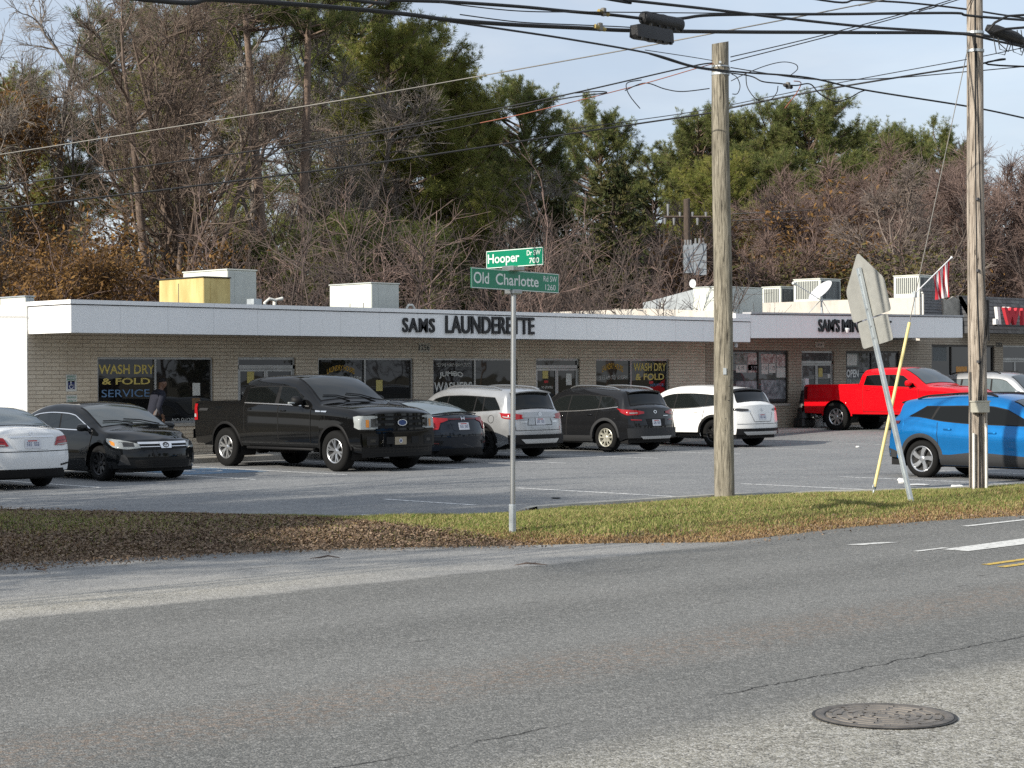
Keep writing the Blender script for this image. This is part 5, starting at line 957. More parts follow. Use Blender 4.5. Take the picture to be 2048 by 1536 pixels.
# red pickup
c = Car('pickup_truck', 'bright red extended-cab pickup on knobby tyres, backed in at the mini-mart', 'truck', (49.2, 32.75, .17), -PI/2, 'red car paint', xf=2.74, xr=-3.08, W=2.03, axles=(1.82, -1.82), R=.43, Ra=.52, low=.52, lowf=-.02, lowr=.02, bowf=.16, bowr=.05, plan=.025, tum=.26, bed=(-3.02, -1.02), knobby=True, inset=-.04,
  side=[(0, .94), (.1, .97), (.22, .985), (.5, 1.0), (.78, .99), (.93, .985), (1, .965)],
  top=[(-3.08, 1.42), (-1.03, 1.44), (-1.0, 1.45), (-.95, 1.75), (-.86, 1.90), (-.4, 1.95), (.2, 1.955), (.55, 1.92), (.9, 1.76), (1.3, 1.49), (1.45, 1.42), (1.7, 1.40), (2.3, 1.36), (2.6, 1.28), (2.74, 1.20)], belt=[(-3.08, 1.39), (-1.1, 1.40), (-.3, 1.38), (.6, 1.35), (1.3, 1.31), (2.4, 1.24), (2.74, 1.10)], rakef=[(0, .08), (.5, 0), (.8, .0), (1.2, .04)], raker=[(0, .03), (.6, 0), (1.4, .0)])
c.shell(); c.wheels(SP['big'], .30, rim=.265, face='alloy silver'); c.door(.08, 1.12, .60, 0, .03); c.door(-.82, .06, .60, .0, .0); c.sidewin([(-.80, -.0, -.76, .0), (.10, 1.06, .08, .56)], lo=.02, hi=.05, m='privacy glass'); c.screen('windscreen', 1.30, .56, 'windscreen glass', inset=.06); c.screen('rear_window', -1.0, -.9, 'privacy glass', inset=.16); c.arch_lip(None, .05)
c.lamp([(.62, .92), (1.0, .92), (1.10, .95)], [(.62, 1.15), (1.0, 1.15), (1.14, 1.13)], 'clear lamp'); g = c.endpatch('grille', [(-.60, .86), (.60, .86)], [(-.60, 1.18), (.60, 1.18)], 'black trim', off=.012); [c.rect('grille_bar', -.6, .6, z, z+.04, 'chrome', True, .025, g) for z in (.92, 1.0, 1.1)]; c.endpatch('bumper', [(-.96, .52), (.96, .52)], [(-.98, .80), (.98, .80)], 'chrome', off=.05)
c.lamp([(.88, .98), (.94, .98), (1.12, .98)], [(.88, 1.36), (.94, 1.36), (1.12, 1.36)], 'dark red lamp', False); c.endpatch('rear_bumper', [(-.98, .58), (.98, .58)], [(-.98, .76), (.98, .76)], 'black trim', False, .09); c.mirror(.84, 1.46, None, (.12, .15, .18)); c.part('rear_axle', MB().tube([(-1.82, -.8, .43), (-1.82, .8, .43)], .07, 8), 'black trim')
c.part('frame_rail', MB().box((-2.9, -.55, .45), (2.4, -.4, .6)).box((-2.9, .4, .45), (2.4, .55, .6)), 'black trim')
# blue SUV
c = Car('suv', 'bright blue crossover with black cladding, parked on the kerb side behind the right utility pole', 'car', (30.86, 18.26, 0), -PI/2, 'blue car paint', xf=2.22, xr=-2.30, W=1.82, axles=(1.35, -1.35), R=.345, Ra=.40, low=.24, bowr=.30, bowf=.3, plan=.06, tum=.26, crown=.05, lowr=.16,
  side=[(0, .90), (.08, .955), (.2, .975), (.34, .968), (.5, .985), (.66, 1.0), (.74, .996), (.8, .972), (.92, .955), (1, .925)],
  top=[(-2.30, 1.08), (-2.22, 1.16), (-2.12, 1.22), (-1.92, 1.40), (-1.84, 1.445), (-1.2, 1.51), (-.5, 1.55), (.0, 1.545), (.45, 1.46), (1.15, 1.08), (1.35, 1.03), (1.9, .96), (2.22, .80)], belt=[(-2.30, 1.02), (-1.95, 1.12), (-1.5, 1.11), (-.9, 1.03), (-.3, .99), (.9, .96), (1.5, .94), (2.22, .72)], raker=[(0, .18), (.4, .02), (.6, .0), (.9, .05), (1.2, .12)])
c.shell(); c.wheels(SP['twist'], .225, rim=.245, face='alloy silver'); c.door(-.02, 1.02, .40, -.02, .1); c.door(-.95, -.03, .40, -.06, -.02); c.sidewin([(-1.62, -1.16, -1.28, -1.06), (-1.12, -.05, -1.0, -.08), (-.01, 1.02, -.04, .38)], m='privacy glass'); c.screen('rear_window', -2.10, -1.90, 'privacy glass', inset=.12); c.screen('windscreen', 1.12, .47, 'windscreen glass')
c.cladding('grey cladding', .20, .075); c.rails(-1.55, .1, 'black trim', h=.045); c.lamp([(.40, .98), (.75, .975), (1.10, 1.0)], [(.40, 1.03), (.75, 1.045), (1.18, 1.05)], 'dark red lamp', False); c.plate(.80, off=.014)
c.lamp([(.55, .68), (.9, .70)], [(.55, .76), (.95, .80)], 'clear lamp'); c.endpatch('grille', [(-.55, .42), (.55, .42)], [(-.55, .66), (.55, .66)], 'black trim')
for s in (1, -1): c.part('bumper_cladding', c.patch(lambda p, z: c.perim(p, z, s, False, .012), [(0, .40), (.5, .38), (1.02, .36)], [(0, .62), (.5, .60), (1.10, .47)], 30, 6), 'grey cladding'); c.part('sill_wedge', c.patch(lambda a, b: c.side(a, b, s, .013), [(-.9, .42), (.9, .40)], [(-.2, .50), (.95, .43)], 16, 4), 'grey cladding')
c.mirror(.92, 1.06); spoiler(c, -1.83, .56, 'black trim')
# silver estate behind the red pickup
c = Car('suv', 'silver grey SUV mostly hidden behind the red pickup, in front of the shingled shop', 'car', (55.6, 33.1, .19), -PI/2, 'grey car paint', xf=2.3, xr=-2.4, W=1.86, axles=(1.38, -1.38), R=.35, low=.24, plan=.05, tum=.22, bowr=.2,
  top=[(-2.40, 1.10), (-2.34, 1.18), (-2.05, 1.62), (-1.9, 1.70), (-1.2, 1.76), (-.3, 1.78), (.2, 1.76), (.6, 1.66), (1.3, 1.14), (1.5, 1.07), (2.0, .98), (2.3, .82)], belt=[(-2.40, 1.05), (-2.0, 1.10), (-1, 1.06), (.9, 1.0), (1.6, .92), (2.3, .72)])
c.shell(); c.wheels(SP['ten'], .235); c.door(-.02, 1.05, .36, -.02, .1); c.door(-1.05, -.03, .36, -.06, -.02); c.sidewin([(-2.0, -1.22, -1.75, -1.2), (-1.16, -.07, -1.12, -.08), (.0, 1.1, -.02, .50)], m='sky-paled glass', trim='belt'); c.screen('windscreen', 1.26, .62, 'windscreen glass'); c.screen('rear_window', -2.32, -2.06, 'car glass'); c.rails(-1.7, .2, 'black trim'); c.cladding('black trim', .12)
c.lamp([(.62, 1.0), (1.0, 1.0)], [(.62, 1.1), (1.05, 1.1)], 'red lamp', False); c.lamp([(.55, .72), (1.0, .76)], [(.55, .82), (1.05, .86)], 'clear lamp'); c.mirror(1.0, 1.1)
# ------------------------------------------------------------------ street furniture
def solve_t(P0, D, xpx, lo=-3, hi=3):
    # parameter along a horizontal line whose photo column is xpx
    f = lambda t: projx(P0[0]+D[0]*t, P0[1]+D[1]*t, P0[2])-xpx
    for _ in range(60):
        m = (lo+hi)/2
        if (f(lo) < 0) == (f(m) < 0): lo = m
        else: hi = m
    return lo
def projx(X, Y, Z):
    d = X*math.cos(TH)+Y*math.sin(TH); r = X*math.sin(TH)-Y*math.cos(TH); return 1024+FPX*r/d*cr+FPX*(Z-CAMH)/d*sr
sp = np.array([15.61, 15.79, 0]); ss_ = empty('street_sign', sp, 'green street name signs Hooper Dr and Old Charlotte Rd on a round steel post', 'street sign')
MB().tube([(15.61, 15.79, .25), (15.632, 15.775, 2.88)], .030, 14).build('post', MT['steel post'], ss_, smooth=.9)
MB().bevbox((15.575, 15.755, -.05), (15.645, 15.825, .42), .012).build('base_sleeve', MT['galvanised'], ss_)
def blade(ang, z0, z1, xl, xr_, texts):
    D = np.array([math.cos(ang), math.sin(ang), 0]); P0 = np.array([15.632, 15.775, (z0+z1)/2]); a = solve_t(P0, D, xl); b = solve_t(P0, D, xr_); n = np.array([D[1], -D[0], 0])
    def pt(t, z, o=0): return P0*[1, 1, 0]+D*t+n*o+[0, 0, z]
    o = MB().prism([pt(a, z0, -.004), pt(b, z0, -.004), pt(b, z1, -.004), pt(a, z1, -.004)], n*.008).build('blade', MT['sign green'], ss_)
    e = MB(); w = .008
    for (t0, t1, q0, q1) in ((a+.004, b-.004, z0+.003, z0+.003+w), (a+.004, b-.004, z1-.003-w, z1-.003), (a+.004, a+.004+w, z0+.003+w, z1-.003-w), (b-.004-w, b-.004, z0+.003+w, z1-.003-w)): e.add([pt(t0, q0, .0052), pt(t1, q0, .0052), pt(t1, q1, .0052), pt(t0, q1, .0052)], [(0, 1, 2, 3)])
    e.build('border', MT['reflective white'], o)
    L = b-a; H = z1-z0
    for txt, u0, u1, v0, v1, bo in texts:
        mb = MB(); text(mb, txt, pt(a+L*u0, z0+H*v0, .0048), D, (0, 0, 1), L*(u1-u0), H*(v1-v0), .0005, bold=bo); mb.build('lettering', MT['reflective white'], o)
    return D
blade(math.radians(12), 2.915, 3.15, 942, 1117, [('Old', .025, .19, .24, .80, .012), ('Charlotte', .265, .755, .24, .80, .012), ('Rd SW', .815, .975, .56, .85, .006), ('1260', .835, .96, .13, .42, .006)])
blade(math.radians(-94), 3.19, 3.40, 973, 1087, [('Hooper', .03, .59, .12, .80, .012), ('Dr SW', .72, .955, .58, .86, .006), ('700', .76, .93, .14, .44, .006)])
MB().bevbox((15.55, 15.70, 2.87), (15.71, 15.85, 2.925), .01).build('bracket', MT['steel post'], ss_); MB().bevbox((15.53, 15.68, 3.14), (15.73, 15.87, 3.20), .01).build('bracket', MT['steel post'], ss_)
# leaning pentagon sign seen from behind
b0 = np.array([22.68, 14.92, 0.]); t0 = at(1722, 535, 26.9)
sg = empty('warning_sign', b0, 'back of a leaning five-sided road sign with a smaller plate, on a tilted steel post', 'road sign')
up = (t0-b0)/np.linalg.norm(t0-b0); wd = np.array([math.cos(math.radians(-108)), math.sin(math.radians(-108)), 0]); wd = wd-up*wd.dot(up); wd /= np.linalg.norm(wd); nn = np.cross(wd, up)
m = MB()
def bar(a, b, w, h): m.prism([a-wd*w/2-nn*h/2, a+wd*w/2-nn*h/2, a+wd*w/2+nn*h/2, a-wd*w/2+nn*h/2], b-a)
pf = nn*.03
bar(b0-up*.1+pf, t0+pf, .075, .012); bar(b0-up*.1+pf+wd*.032+nn*.016, t0+pf+wd*.032+nn*.016, .012, .035); bar(b0-up*.1+pf-wd*.032+nn*.016, t0+pf-wd*.032+nn*.016, .012, .035); m.build('post', MT['galvanised'], sg)
L = np.linalg.norm(t0-b0)
def plate(name, pts, off):
    P = [b0+up*(L+v)+wd*u+nn*off for u, v in pts]; return MB().prism(P, nn*.006).build(name, MT['sign back'], sg)
def rounded(poly, r, n=5):
    out = []; k = len(poly)
    for i in range(k):
        p0, p1, p2 = (np.array(poly[(i+j-1) % k], float) for j in range(3)); a = p1+(p0-p1)/np.linalg.norm(p0-p1)*r; b = p1+(p2-p1)/np.linalg.norm(p2-p1)*r
        out += [tuple((1-t)**2*a+2*t*(1-t)*p1+t*t*b) for t in np.linspace(0, 1, n)]
    return out
plate('sign_plate', rounded([(-.455, -.72), (.455, -.72), (.455, -.25), (0, .22), (-.455, -.25)], .06), 0); plate('lower_plate', rounded([(-.36, -1.12), (.36, -1.12), (.36, -.74), (-.36, -.74)], .05), 0)
m = MB()
for v in (-.1, -.6, -.85, -1.02): p = b0+up*(L+v)+pf+nn*.008; m.tube([p, p+nn*.012], .014, 8)
m.build('bolt', MT['steel post'], sg)
# poles
def pole(name, label, base, top, r0, r1, m, n=22):
    r = empty(name, base, label, 'utility pole'); k = 14; rnd = random.Random(int(base[0]*10)); mb = MB(); pts = []
    rows = []
    for i in range(k):
        t = i/(k-1); p = np.array(base)+(np.array(top)-np.array(base))*t; rr = r0+(r1-r0)*t; p[0] += .012*math.sin(t*9+base[0]); p[2] = p[2]-(.3 if i == 0 else 0)
        rows.append([(p[0]+rr*(1+.03*math.sin(3*a+t*2)+rnd.uniform(-.012, .012))*math.cos(a), p[1]+rr*(1+.03*math.sin(3*a+t*2))*math.sin(a), p[2]+(.03*math.cos(a) if i == k-1 else 0)) for a in np.linspace(0, 2*PI, n+1)[:-1]])
    for q in rows: q.append(q[0])
    mb.grid(rows); mb.add(rows[-1][:-1], [tuple(range(n))]); mb.build('shaft', MT[m], r, smooth=1.2); return r
stub = pole('utility_pole', 'short bare stub pole of greenish treated wood standing on the grass', (22.76, 18.39, 0), (22.73, 18.42, 7.0), .155, .128, 'green treated pole wood')
MB().lathe([(.134, 6.50), (.140, 6.50), (.140, 6.54), (.134, 6.54)], c=(22.735, 18.42, 0), n=20).lathe([(.134, 6.62), (.139, 6.62), (.139, 6.64), (.134, 6.64)], c=(22.735, 18.42, 0), n=20).build('band', MT['galvanised'], stub)
MB().tube([(22.60, 18.32, 6.66), (22.52, 18.25, 6.66)], .02, 8).tube([(22.85, 18.42, 6.62), (22.93, 18.40, 6.62)], .02, 8).build('eye_bolt', MT['galvanised'], stub)
for k in range(9):
    rr = random.Random(k+3); z = rr.uniform(.6, 2.6); a = rr.uniform(-2.6, -1.2); rad = .153-.004*z; MB().box((22.76+rad*math.cos(a)-.012, 18.39+rad*math.sin(a)-.012, z), (22.76+rad*math.cos(a)+.012, 18.39+rad*math.sin(a)+.012, z+.006)).build('staple', MT['dark seam'], stub)
a = math.radians(-140); MB().prism([(22.76+.150*math.cos(a+q)*1.02, 18.39+.150*math.sin(a+q)*1.02, z) for q, z in ((-.16, 1.92), (.16, 1.92), (.16, 2.02), (-.16, 2.02))], (-.006, -.006, 0)).build('pole_tag', MT['galvanised'], stub)
rpole = pole('utility_pole', 'weathered grey utility pole with conduits and a meter box at the right edge', (25.77, 15.82, 0), (25.75, 15.84, 9.4), .145, .118, 'weathered pole wood')
F2 = np.array([F_.x, F_.y, 0]); R2 = np.array([R_.x, R_.y, 0]); pc = np.array([25.77, 15.82, 0])
def onpole(r, z, fr=.15): return pc-F2*fr+R2*r+[0, 0, z]
for r, z0, z1, rr in ((-.105, -.05, 1.0, .022), (.085, -.05, 1.15, .022)): MB().tube([onpole(r, z0), onpole(r, z1)], rr, 8).build('conduit', MT['white pvc'], rpole, smooth=.9)
q = onpole(-.01, 1.32, .17); bx = MB(); bx.prism([q-R2*.135-F2*.05, q+R2*.135-F2*.05, q+R2*.135+F2*.05, q-R2*.135+F2*.05], (0, 0, .16)); bx.prism([q-R2*.15-F2*.06+[0, 0, .16], q+R2*.15-F2*.06+[0, 0, .16], q+R2*.15+F2*.05+[0, 0, .16], q-R2*.15+F2*.05+[0, 0, .16]], (0, 0, .02)); bx.build('meter_box', MT['beige box'], rpole)
for pth, rr in (([(-.02, -.05), (-.015, 1.3)], .012), ([(.03, -.05), (.02, 1.3)], .01), ([(-.03, 1.5), (.0, 2.0), (-.035, 3.0), (-.05, 5.), (-.045, 8.6)], .011), ([(.0, 1.5), (.02, 1.95), (.06, 2.4), (.10, 2.9), (.04, 3.6), (.01, 5.), (-.03, 7.0)], .010), ([(.02, 1.5), (.0, 2.05), (.085, 2.35), (.12, 2.5)], .008)): MB().tube([onpole(a, b, .150-.004*b) for a, b in pth], rr, 5).build('riser_cable', MT['cable black'], rpole, smooth=1.)
MB().tube([onpole(.135, 2.42, .08), onpole(.135, 3.05, .08)], .03, 8).build('riser_guard', MT['black plastic'], rpole)
MB().lathe([(.125, -.02), (.135, -.02), (.135, .02), (.125, .02)], c=(25.76, 15.83, 7.18), n=18).lathe([(.125, -.02), (.135, -.02), (.135, .02), (.125, .02)], c=(25.76, 15.83, 6.9), n=18).build('band', MT['galvanised'], rpole)
for z in (2.1, 3.5, 4.6): MB().box(onpole(-.03, z, .158)-.02, onpole(-.03, z, .158)+.02).build('staple', MT['dark seam'], rpole)
# guy wire with yellow guard
ga = np.array([23.28, 16.09, 0]); gt = np.array([25.72, 15.86, 7.25]); gd = gt-ga
gy = empty('guy_wire', ga, 'anchored guy wire in a faded yellow plastic guard beside the leaning sign', 'guy wire')
gp_ = [ga+gd*t for t in (0.0, .036, .37, 1)]
MB().tube([gp_[1], gp_[3]], .007, 5).build('strand', MT['cable grey'], gy); MB().tube([gp_[1], gp_[2]], .025, 10).build('guard', MT['yellow guard'], gy, smooth=.9)
MB().tube([ga-gd*.03, gp_[1]], .012, 6).build('anchor_rod', MT['galvanised'], gy); MB().lathe([(.03, -.008), (.045, -.008), (.045, .008), (.03, .008)], axis='y', c=gp_[1], n=14).build('anchor_eye', MT['galvanised'], gy)
# overhead cables: (pixel x, pixel y, plane Y)
def wire(label, pts, r, m='cable black', name='overhead_cable', cat='cable', group='overhead cables', dep=None):
    P = []
    for p in pts:
        P.append(onY(p[0], p[1], p[2]))
    P = np.array(P)
    def outside(q): return q[0] <= 0 or q[0] >= 2040 or q[1] <= 0
    def on(a, b):   # carry the cable on past the edge of the view, flattening and rising towards its next pole
        d = a-b; d = d/np.linalg.norm(d); h = np.array([d[0], d[1], max(d[2], -.02)]); return [a+h*8+[0, 0, .05], a+h*22+[0, 0, .7]]
    if outside(pts[-1]): P = np.concatenate([P, on(P[-1], P[-2])])
    if outside(pts[0]): P = np.concatenate([on(P[0], P[1])[::-1], P])
    n = len(P); out = []
    for i in range(n-1):
        p0, p1, p2, p3 = P[max(i-1, 0)], P[i], P[i+1], P[min(i+2, n-1)]
        for t in np.linspace(0, 1, 9)[:-1]: out.append(.5*((2*p1)+(-p0+p2)*t+(2*p0-5*p1+4*p2-p3)*t*t+(-p0+3*p1-3*p2+p3)*t**3))
    out.append(P[-1]); c = P.mean(0); rt = np.array(out)-c
    mb = MB().tube(rt.tolist(), r, 6); o = mb.build(name, MT[m], smooth=1.2); o.location = c.tolist(); return tag(o, label, cat, group)
Yp = 15.8
def pl_(pts, Y): return [(x, y, Y) for x, y in pts]
wire('thick black cable crossing the top of the view, sagging into the lower splice case', pl_([(200, -12), (430, -1), (600, 9), (800, 27), (900, 40), (1037, 50), (1162, 56), (1262, 61), (1490, 64), (1697, 65), (1937, 68), (2048, 88), (2200, 120)], Yp), .025)
wire('thick black cable running through the upper splice case to the right pole', pl_([(640, -9), (787, 0), (900, 4), (1037, 13), (1142, 23), (1225, 30), (1300, 38), (1361, 37), (1407, 31), (1490, 29), (1697, 28), (1904, 26), (1937, 31), (2048, 40)], Yp-.1), .020)
wire('cable dropping from the top edge to join the lowest thick cable at the right', pl_([(1180, -8), (1250, 0), (1407, 17), (1573, 37), (1738, 54), (1925, 68), (2060, 96)], Yp-.25), .019)
wire('highest cable at the right, from the top edge to the top of the right pole', pl_([(1600, -7), (1717, 0), (1821, 6), (1937, 19), (2048, 36)], Yp+.2), .015)
wire('thin messenger strand above the splice cases', pl_([(880, 5), (1037, 22), (1200, 24), (1400, 26), (1560, 27)], Yp-.15), .007)
wire('thin messenger strand hugging the lowest thick cable', pl_([(920, 29), (1037, 44), (1162, 50), (1250, 54), (1330, 60)], Yp-.12), .007)
wire('black twin cable passing in front of the stub pole and sloping down to the right', [(900, 43, 16.6), (1017, 60, 16.8), (1142, 79, 17.0), (1300, 107, 17.5), (1382, 131, 17.9), (1440, 140, 18.15), (1490, 145, 18.1), (1614, 155, 17.6), (1730, 180, 17.1), (1937, 213, 16.3), (2048, 236, 16.0), (2160, 262, 15.8)], .014)
wire('slack black cable under the twin cable, looping below the clamp right of the stub pole', [(1299, 108, 17.5), (1380, 133, 17.9), (1440, 143, 18.12), (1500, 152, 17.95), (1525, 163, 17.8), (1560, 167, 17.7), (1590, 171, 17.6), (1620, 168, 17.5), (1640, 188, 17.4), (1672, 203, 17.3), (1700, 195, 17.2), (1718, 185, 17.15), (1732, 180, 17.1)], .010)
wire('pale straight wire climbing from the left edge past the splice cases to the top edge', [(-60, 318, 30), (0, 309, 29), (347, 254, 26), (698, 198, 23), (983, 148, 21), (1250, 100, 18.5), (1419, 68, 17.2), (1560, 41, 16.4), (1746, 4, 15.6), (1800, -8, 15.4)], .009, 'cable grey')
wire('black wire from the left edge to the stub pole, uppermost of the low three', [(-60, 382, 27), (0, 372, 26.5), (242, 339, 25), (525, 299, 23.5), (698, 271, 22.6), (933, 229, 21.2), (1129, 190, 20.0), (1371, 135, 18.7), (1425, 126, 18.42)], .011)
wire('second black wire just under it, ending in a kinked tail near the pine tops', [(560, 306, 23.6), (698, 278, 22.7), (933, 234, 21.3), (1129, 197, 20.0), (1210, 186, 19.6), (1195, 183, 19.6), (1150, 186, 19.9)], .009)
wire('dark wire in the trees that turns into the frayed orange one', [(504, 311, 23.4), (600, 302, 22.9), (821, 273, 21.9), (960, 246, 21.1)], .007)
wire('frayed orange wire rising to the top of the stub pole', [(960, 246, 21.1), (1067, 223, 20.4), (1267, 173, 19.3), (1392, 137, 18.6), (1428, 127, 18.45)], .007, 'cable orange')
wire('black drooping wire loop left of the stub pole', [(1250, 181, 19.3), (1290, 166, 19.2), (1330, 178, 19.0), (1365, 183, 18.8), (1419, 177, 18.55)], .008)
wire('short dangling wire tail left of the stub pole', [(1283, 160, 19.2), (1256, 165, 19.3), (1253, 177, 19.3), (1262, 195, 19.3), (1280, 217, 19.3)], .008)
wire('long black cable passing behind the stub pole, lowest of those reaching the right pole', [(-60, 427, 28), (0, 418, 27.6), (347, 377, 25.8), (698, 333, 24), (954, 296, 22.6), (1142, 267, 21.6), (1258, 250, 21.0), (1419, 226, 20.0), (1465, 215, 19.6), (1655, 178, 18.0), (1937, 132, 16.1), (2011, 118, 15.7), (2048, 133, 15.5)], .014)
wire('thin wire shadowing the long cable on its upper side', [(1140, 258, 21.6), (1260, 242, 21.0), (1419, 218, 20.0), (1655, 170, 18.0), (1937, 118, 16.2), (2048, 95, 15.6), (2120, 80, 15.3)], .007)
wire('upper of two thin wires rising from the stub pole top to the top edge', [(1461, 114, 18.35), (1639, 72, 17.4), (1862, 12, 16.2), (1920, -6, 15.9)], .008)
wire('lower of two thin wires rising from the stub pole top to the top edge', [(1461, 123, 18.35), (1660, 72, 17.3), (1862, 16, 16.1), (1940, -8, 15.8)], .008)
wire('thin level wire from the clamp to the right pole', [(1461, 135, 18.3), (1606, 157, 17.6), (1700, 159, 17.2), (1800, 155, 16.7), (1937, 143, 16.0), (2048, 133, 15.6)], .008)
wire('thin wire from the twin cable bracket to the stub pole', [(1290, 100, 17.6), (1370, 112, 18.1), (1425, 121, 18.4)], .006)
wire('open wire loop between the stub pole and the clamp', [(1462, 162, 18.2), (1490, 148, 18.0), (1530, 132, 17.8), (1565, 124, 17.7), (1590, 128, 17.6), (1595, 138, 17.6), (1582, 150, 17.6)], .007)
wire('smaller wire loop hanging under the first loop', [(1492, 146, 18.0), (1494, 172, 18.0), (1506, 192, 17.9), (1520, 202, 17.85), (1540, 200, 17.8), (1553, 186, 17.75), (1556, 172, 17.7)], .007)
wire('tight black curl beside the stub pole', [(1465, 188, 18.2), (1475, 187, 18.2), (1480, 172, 18.2), (1474, 155, 18.2), (1463, 148, 18.25)], .007)
wire('orange hanging strand at the clamp', [(1588, 162, 17.6), (1602, 166, 17.6), (1592, 188, 17.6), (1578, 206, 17.6), (1570, 216, 17.6)], .008, 'cable orange')
for lab, pts in (('upper thin line in front of the distant red-brown trees', [(1465, 428), (1760, 413), (2048, 400), (2120, 397)]), ('lower thin line in front of the distant red-brown trees', [(1465, 441), (1760, 432), (2048, 424), (2120, 422)]), ('low thin line above the shingled shop roof', [(1640, 558), (1800, 553), (2048, 546), (2120, 544)])):
    wire(lab, [(x, y, 52) for x, y in pts], .016, 'cable grey')
# splice cases
def splice(label, x0, x1, y0, y1, Y, flat):
    a = onY(x0, (y0+y1)/2, Y); b = onY(x1, (y0+y1)/2, Y); h = abs(onY(x0, y0, Y)[2]-onY(x0, y1, Y)[2]); r = empty('splice_case', (a+b)/2, label, 'splice case'); L = b[0]-a[0]; zc = (a[2]+b[2])/2
    mb = MB(); prof = [(-.5, .52), (-.47, .85), (-.40, .98), (-.1, .93), (.0, 1.0), (.1, .93), (.38, .97), (.46, .9), (.5, .5)]; rows = []
    for u, s in prof:
        if flat: sec = [(-.40, .5), (.40, .5), (.46, .1), (.5, -.42), (.30, -.5), (-.30, -.5), (-.5, -.42), (-.46, .1)]
        else: sec = [(.5*math.cos(t), .5*math.sin(t)) for t in np.linspace(0, 2*PI, 14)[:-1]]
        rows.append([(a[0]+(u+.5)*L, Y+y*h*s*.9, zc+z*h*s) for y, z in sec+[sec[0]]])
    mb.grid(rows); mb.add(rows[0][:-1], [tuple(range(len(rows[0])-1))]); mb.add(rows[-1][:-1], [tuple(range(len(rows[0])-1))]); mb.build('housing', MT['splice case'], r, smooth=.5)
    for k in range(5):
        x = a[0]+L*(.12+.19*k); MB().box((x-.012, Y-h*.5, zc-h*.56), (x+.012, Y-h*.3, zc-h*.40)).build('clip', MT['black plastic'], r)
splice('upper black splice case hanging on the cables at the top', 1283, 1364, 28, 58, Yp-.1, False); splice('lower flat-bottomed black splice case hanging on the cables at the top', 1265, 1342, 54, 84, Yp-.35, True)
q = onY(2010, 62, 15.4); r = empty('splice_case', q, 'black cable bundle and splice case right of the right pole', 'splice case'); mb = MB()
mb.tube([onY(1972, 55, 15.5), onY(1990, 62, 15.4), onY(2030, 76, 15.3), onY(2048, 84, 15.2)], [.05, .10, .10, .06], 10); mb.build('housing', MT['splice case'], r, smooth=.8)
for k in range(6):
    rr = random.Random(k); x = 1975+rr.random()*70; MB().tube([onY(x, 60, 15.4), onY(x+8, 85+rr.random()*25, 15.3), onY(x+25, 96+rr.random()*18, 15.25), onY(x+34, 80, 15.3)], .008, 5).build('cable_loop', MT['cable black'], r, smooth=1.)
MB().tube([onY(1975, 62, 15.4), onY(1990, 45, 15.3), onY(2015, 32, 15.2), onY(2048, 30, 15.1)], .02, 6).tube([onY(1980, 66, 15.4), onY(2010, 58, 15.2), onY(2060, 54, 15.1)], .02, 6).build('cable_loop', MT['cable black'], r, smooth=1.)
for lab, x, y, Y in (('dark clamp on the twin cable, right of the stub pole', 1576, 171, 17.65), ('small brass clamp on the upper thick cable', 1207, 24, 15.7), ('small brass clamp left of the lower splice case', 1200, 54, 15.65)):
    q = onY(x, y, Y); r = empty('cable_clamp', q, lab, 'cable clamp'); MB().tube([q-[.09, 0, .0], q+[.09, 0, -.02]], .028, 7).build('barrel', MT['cable black' if Y > 16 else 'brass clamp'], r); MB().bevbox(q-[.03, .03, .05], q+[.03, .03, .05], .01).build('bolt', MT['cable grey'], r)
# distant pole with capacitor cabinets
d = 76; pb = at(1375, 612, d); pt_ = at(1375, 398, d); tp = pole('utility_pole', 'distant dark pole with crossarm and two grey cabinets left of the stub pole', (pb[0], pb[1], 0), (pb[0], pb[1], pt_[2]), .17, .13, 'old dark pole wood', 12)
def ap_(x, y, dd=d): return at(x, y, dd)
MB().tube([ap_(1328, 434), ap_(1422, 434)], .055, 4).build('crossarm', MT['old dark pole wood'], tp)
for x, y0, y1 in ((1336, 408, 432), (1360, 424, 434), (1385, 424, 434), (1412, 424, 434), (1330, 436, 448), (1348, 436, 450), (1395, 436, 450)): MB().tube([ap_(x, y0), ap_(x, y1)], [.06, .035], 8).build('insulator', MT['porcelain'], tp)
for x0, x1, y0, y1 in ((1368, 1386, 490, 546), (1387, 1413, 487, 550)):
    a, b, e = ap_(x0, y1, d-.8), ap_(x1, y1, d-.8), ap_(x0, y0, d-.8); rv = (b-a); fv = np.array([F_.x, F_.y, 0])*.45
    m = MB().prism([a, b, b+fv, a+fv], (e-a)); m.build('cabinet', MT['transformer grey'], tp)
    for k in range(3): q = a+rv*(.2+.3*k)+(e-a)+fv*.5; MB().tube([q, q+[0, 0, .22]], [.05, .035], 7).build('bushing', MT['porcelain'], tp)
# stand and boxes by the mini-mart door
q = G(1608, 853, .235); q[1] = min(q[1], 36.0); q = onY(1608, 852, 36.0); q[2] = .235
st = empty('waste_stand', q, 'black flared stand with a white round label by the mini-mart door', 'stand')
MB().bevbox((q[0]-.32, q[1]-.22, .235), (q[0]+.32, q[1]+.22, .55), .06).build('base', MT['black plastic'], st)
MB().lathe([(.24, .55), (.20, .8), (.12, 1.15), (.085, 1.4), (0, 1.42)], c=(q[0], q[1], 0), n=16).build('column', MT['black plastic'], st, smooth=.8)
MB().bevbox((q[0]+.02, q[1]-.06, 1.38), (q[0]+.20, q[1]+.06, 1.78), .02).build('head', MT['white plastic'], st); MB().lathe([(0, -.075), (.13, -.075), (.13, -.06)], axis='y', c=(q[0]+.07, q[1], 1.30), n=20).build('label_disc', MT['white plastic'], st); MB().lathe([(.05, -.079), (.07, -.079)], axis='y', c=(q[0]+.07, q[1], 1.30), n=16).build('label_mark', MT['sign black'], st)
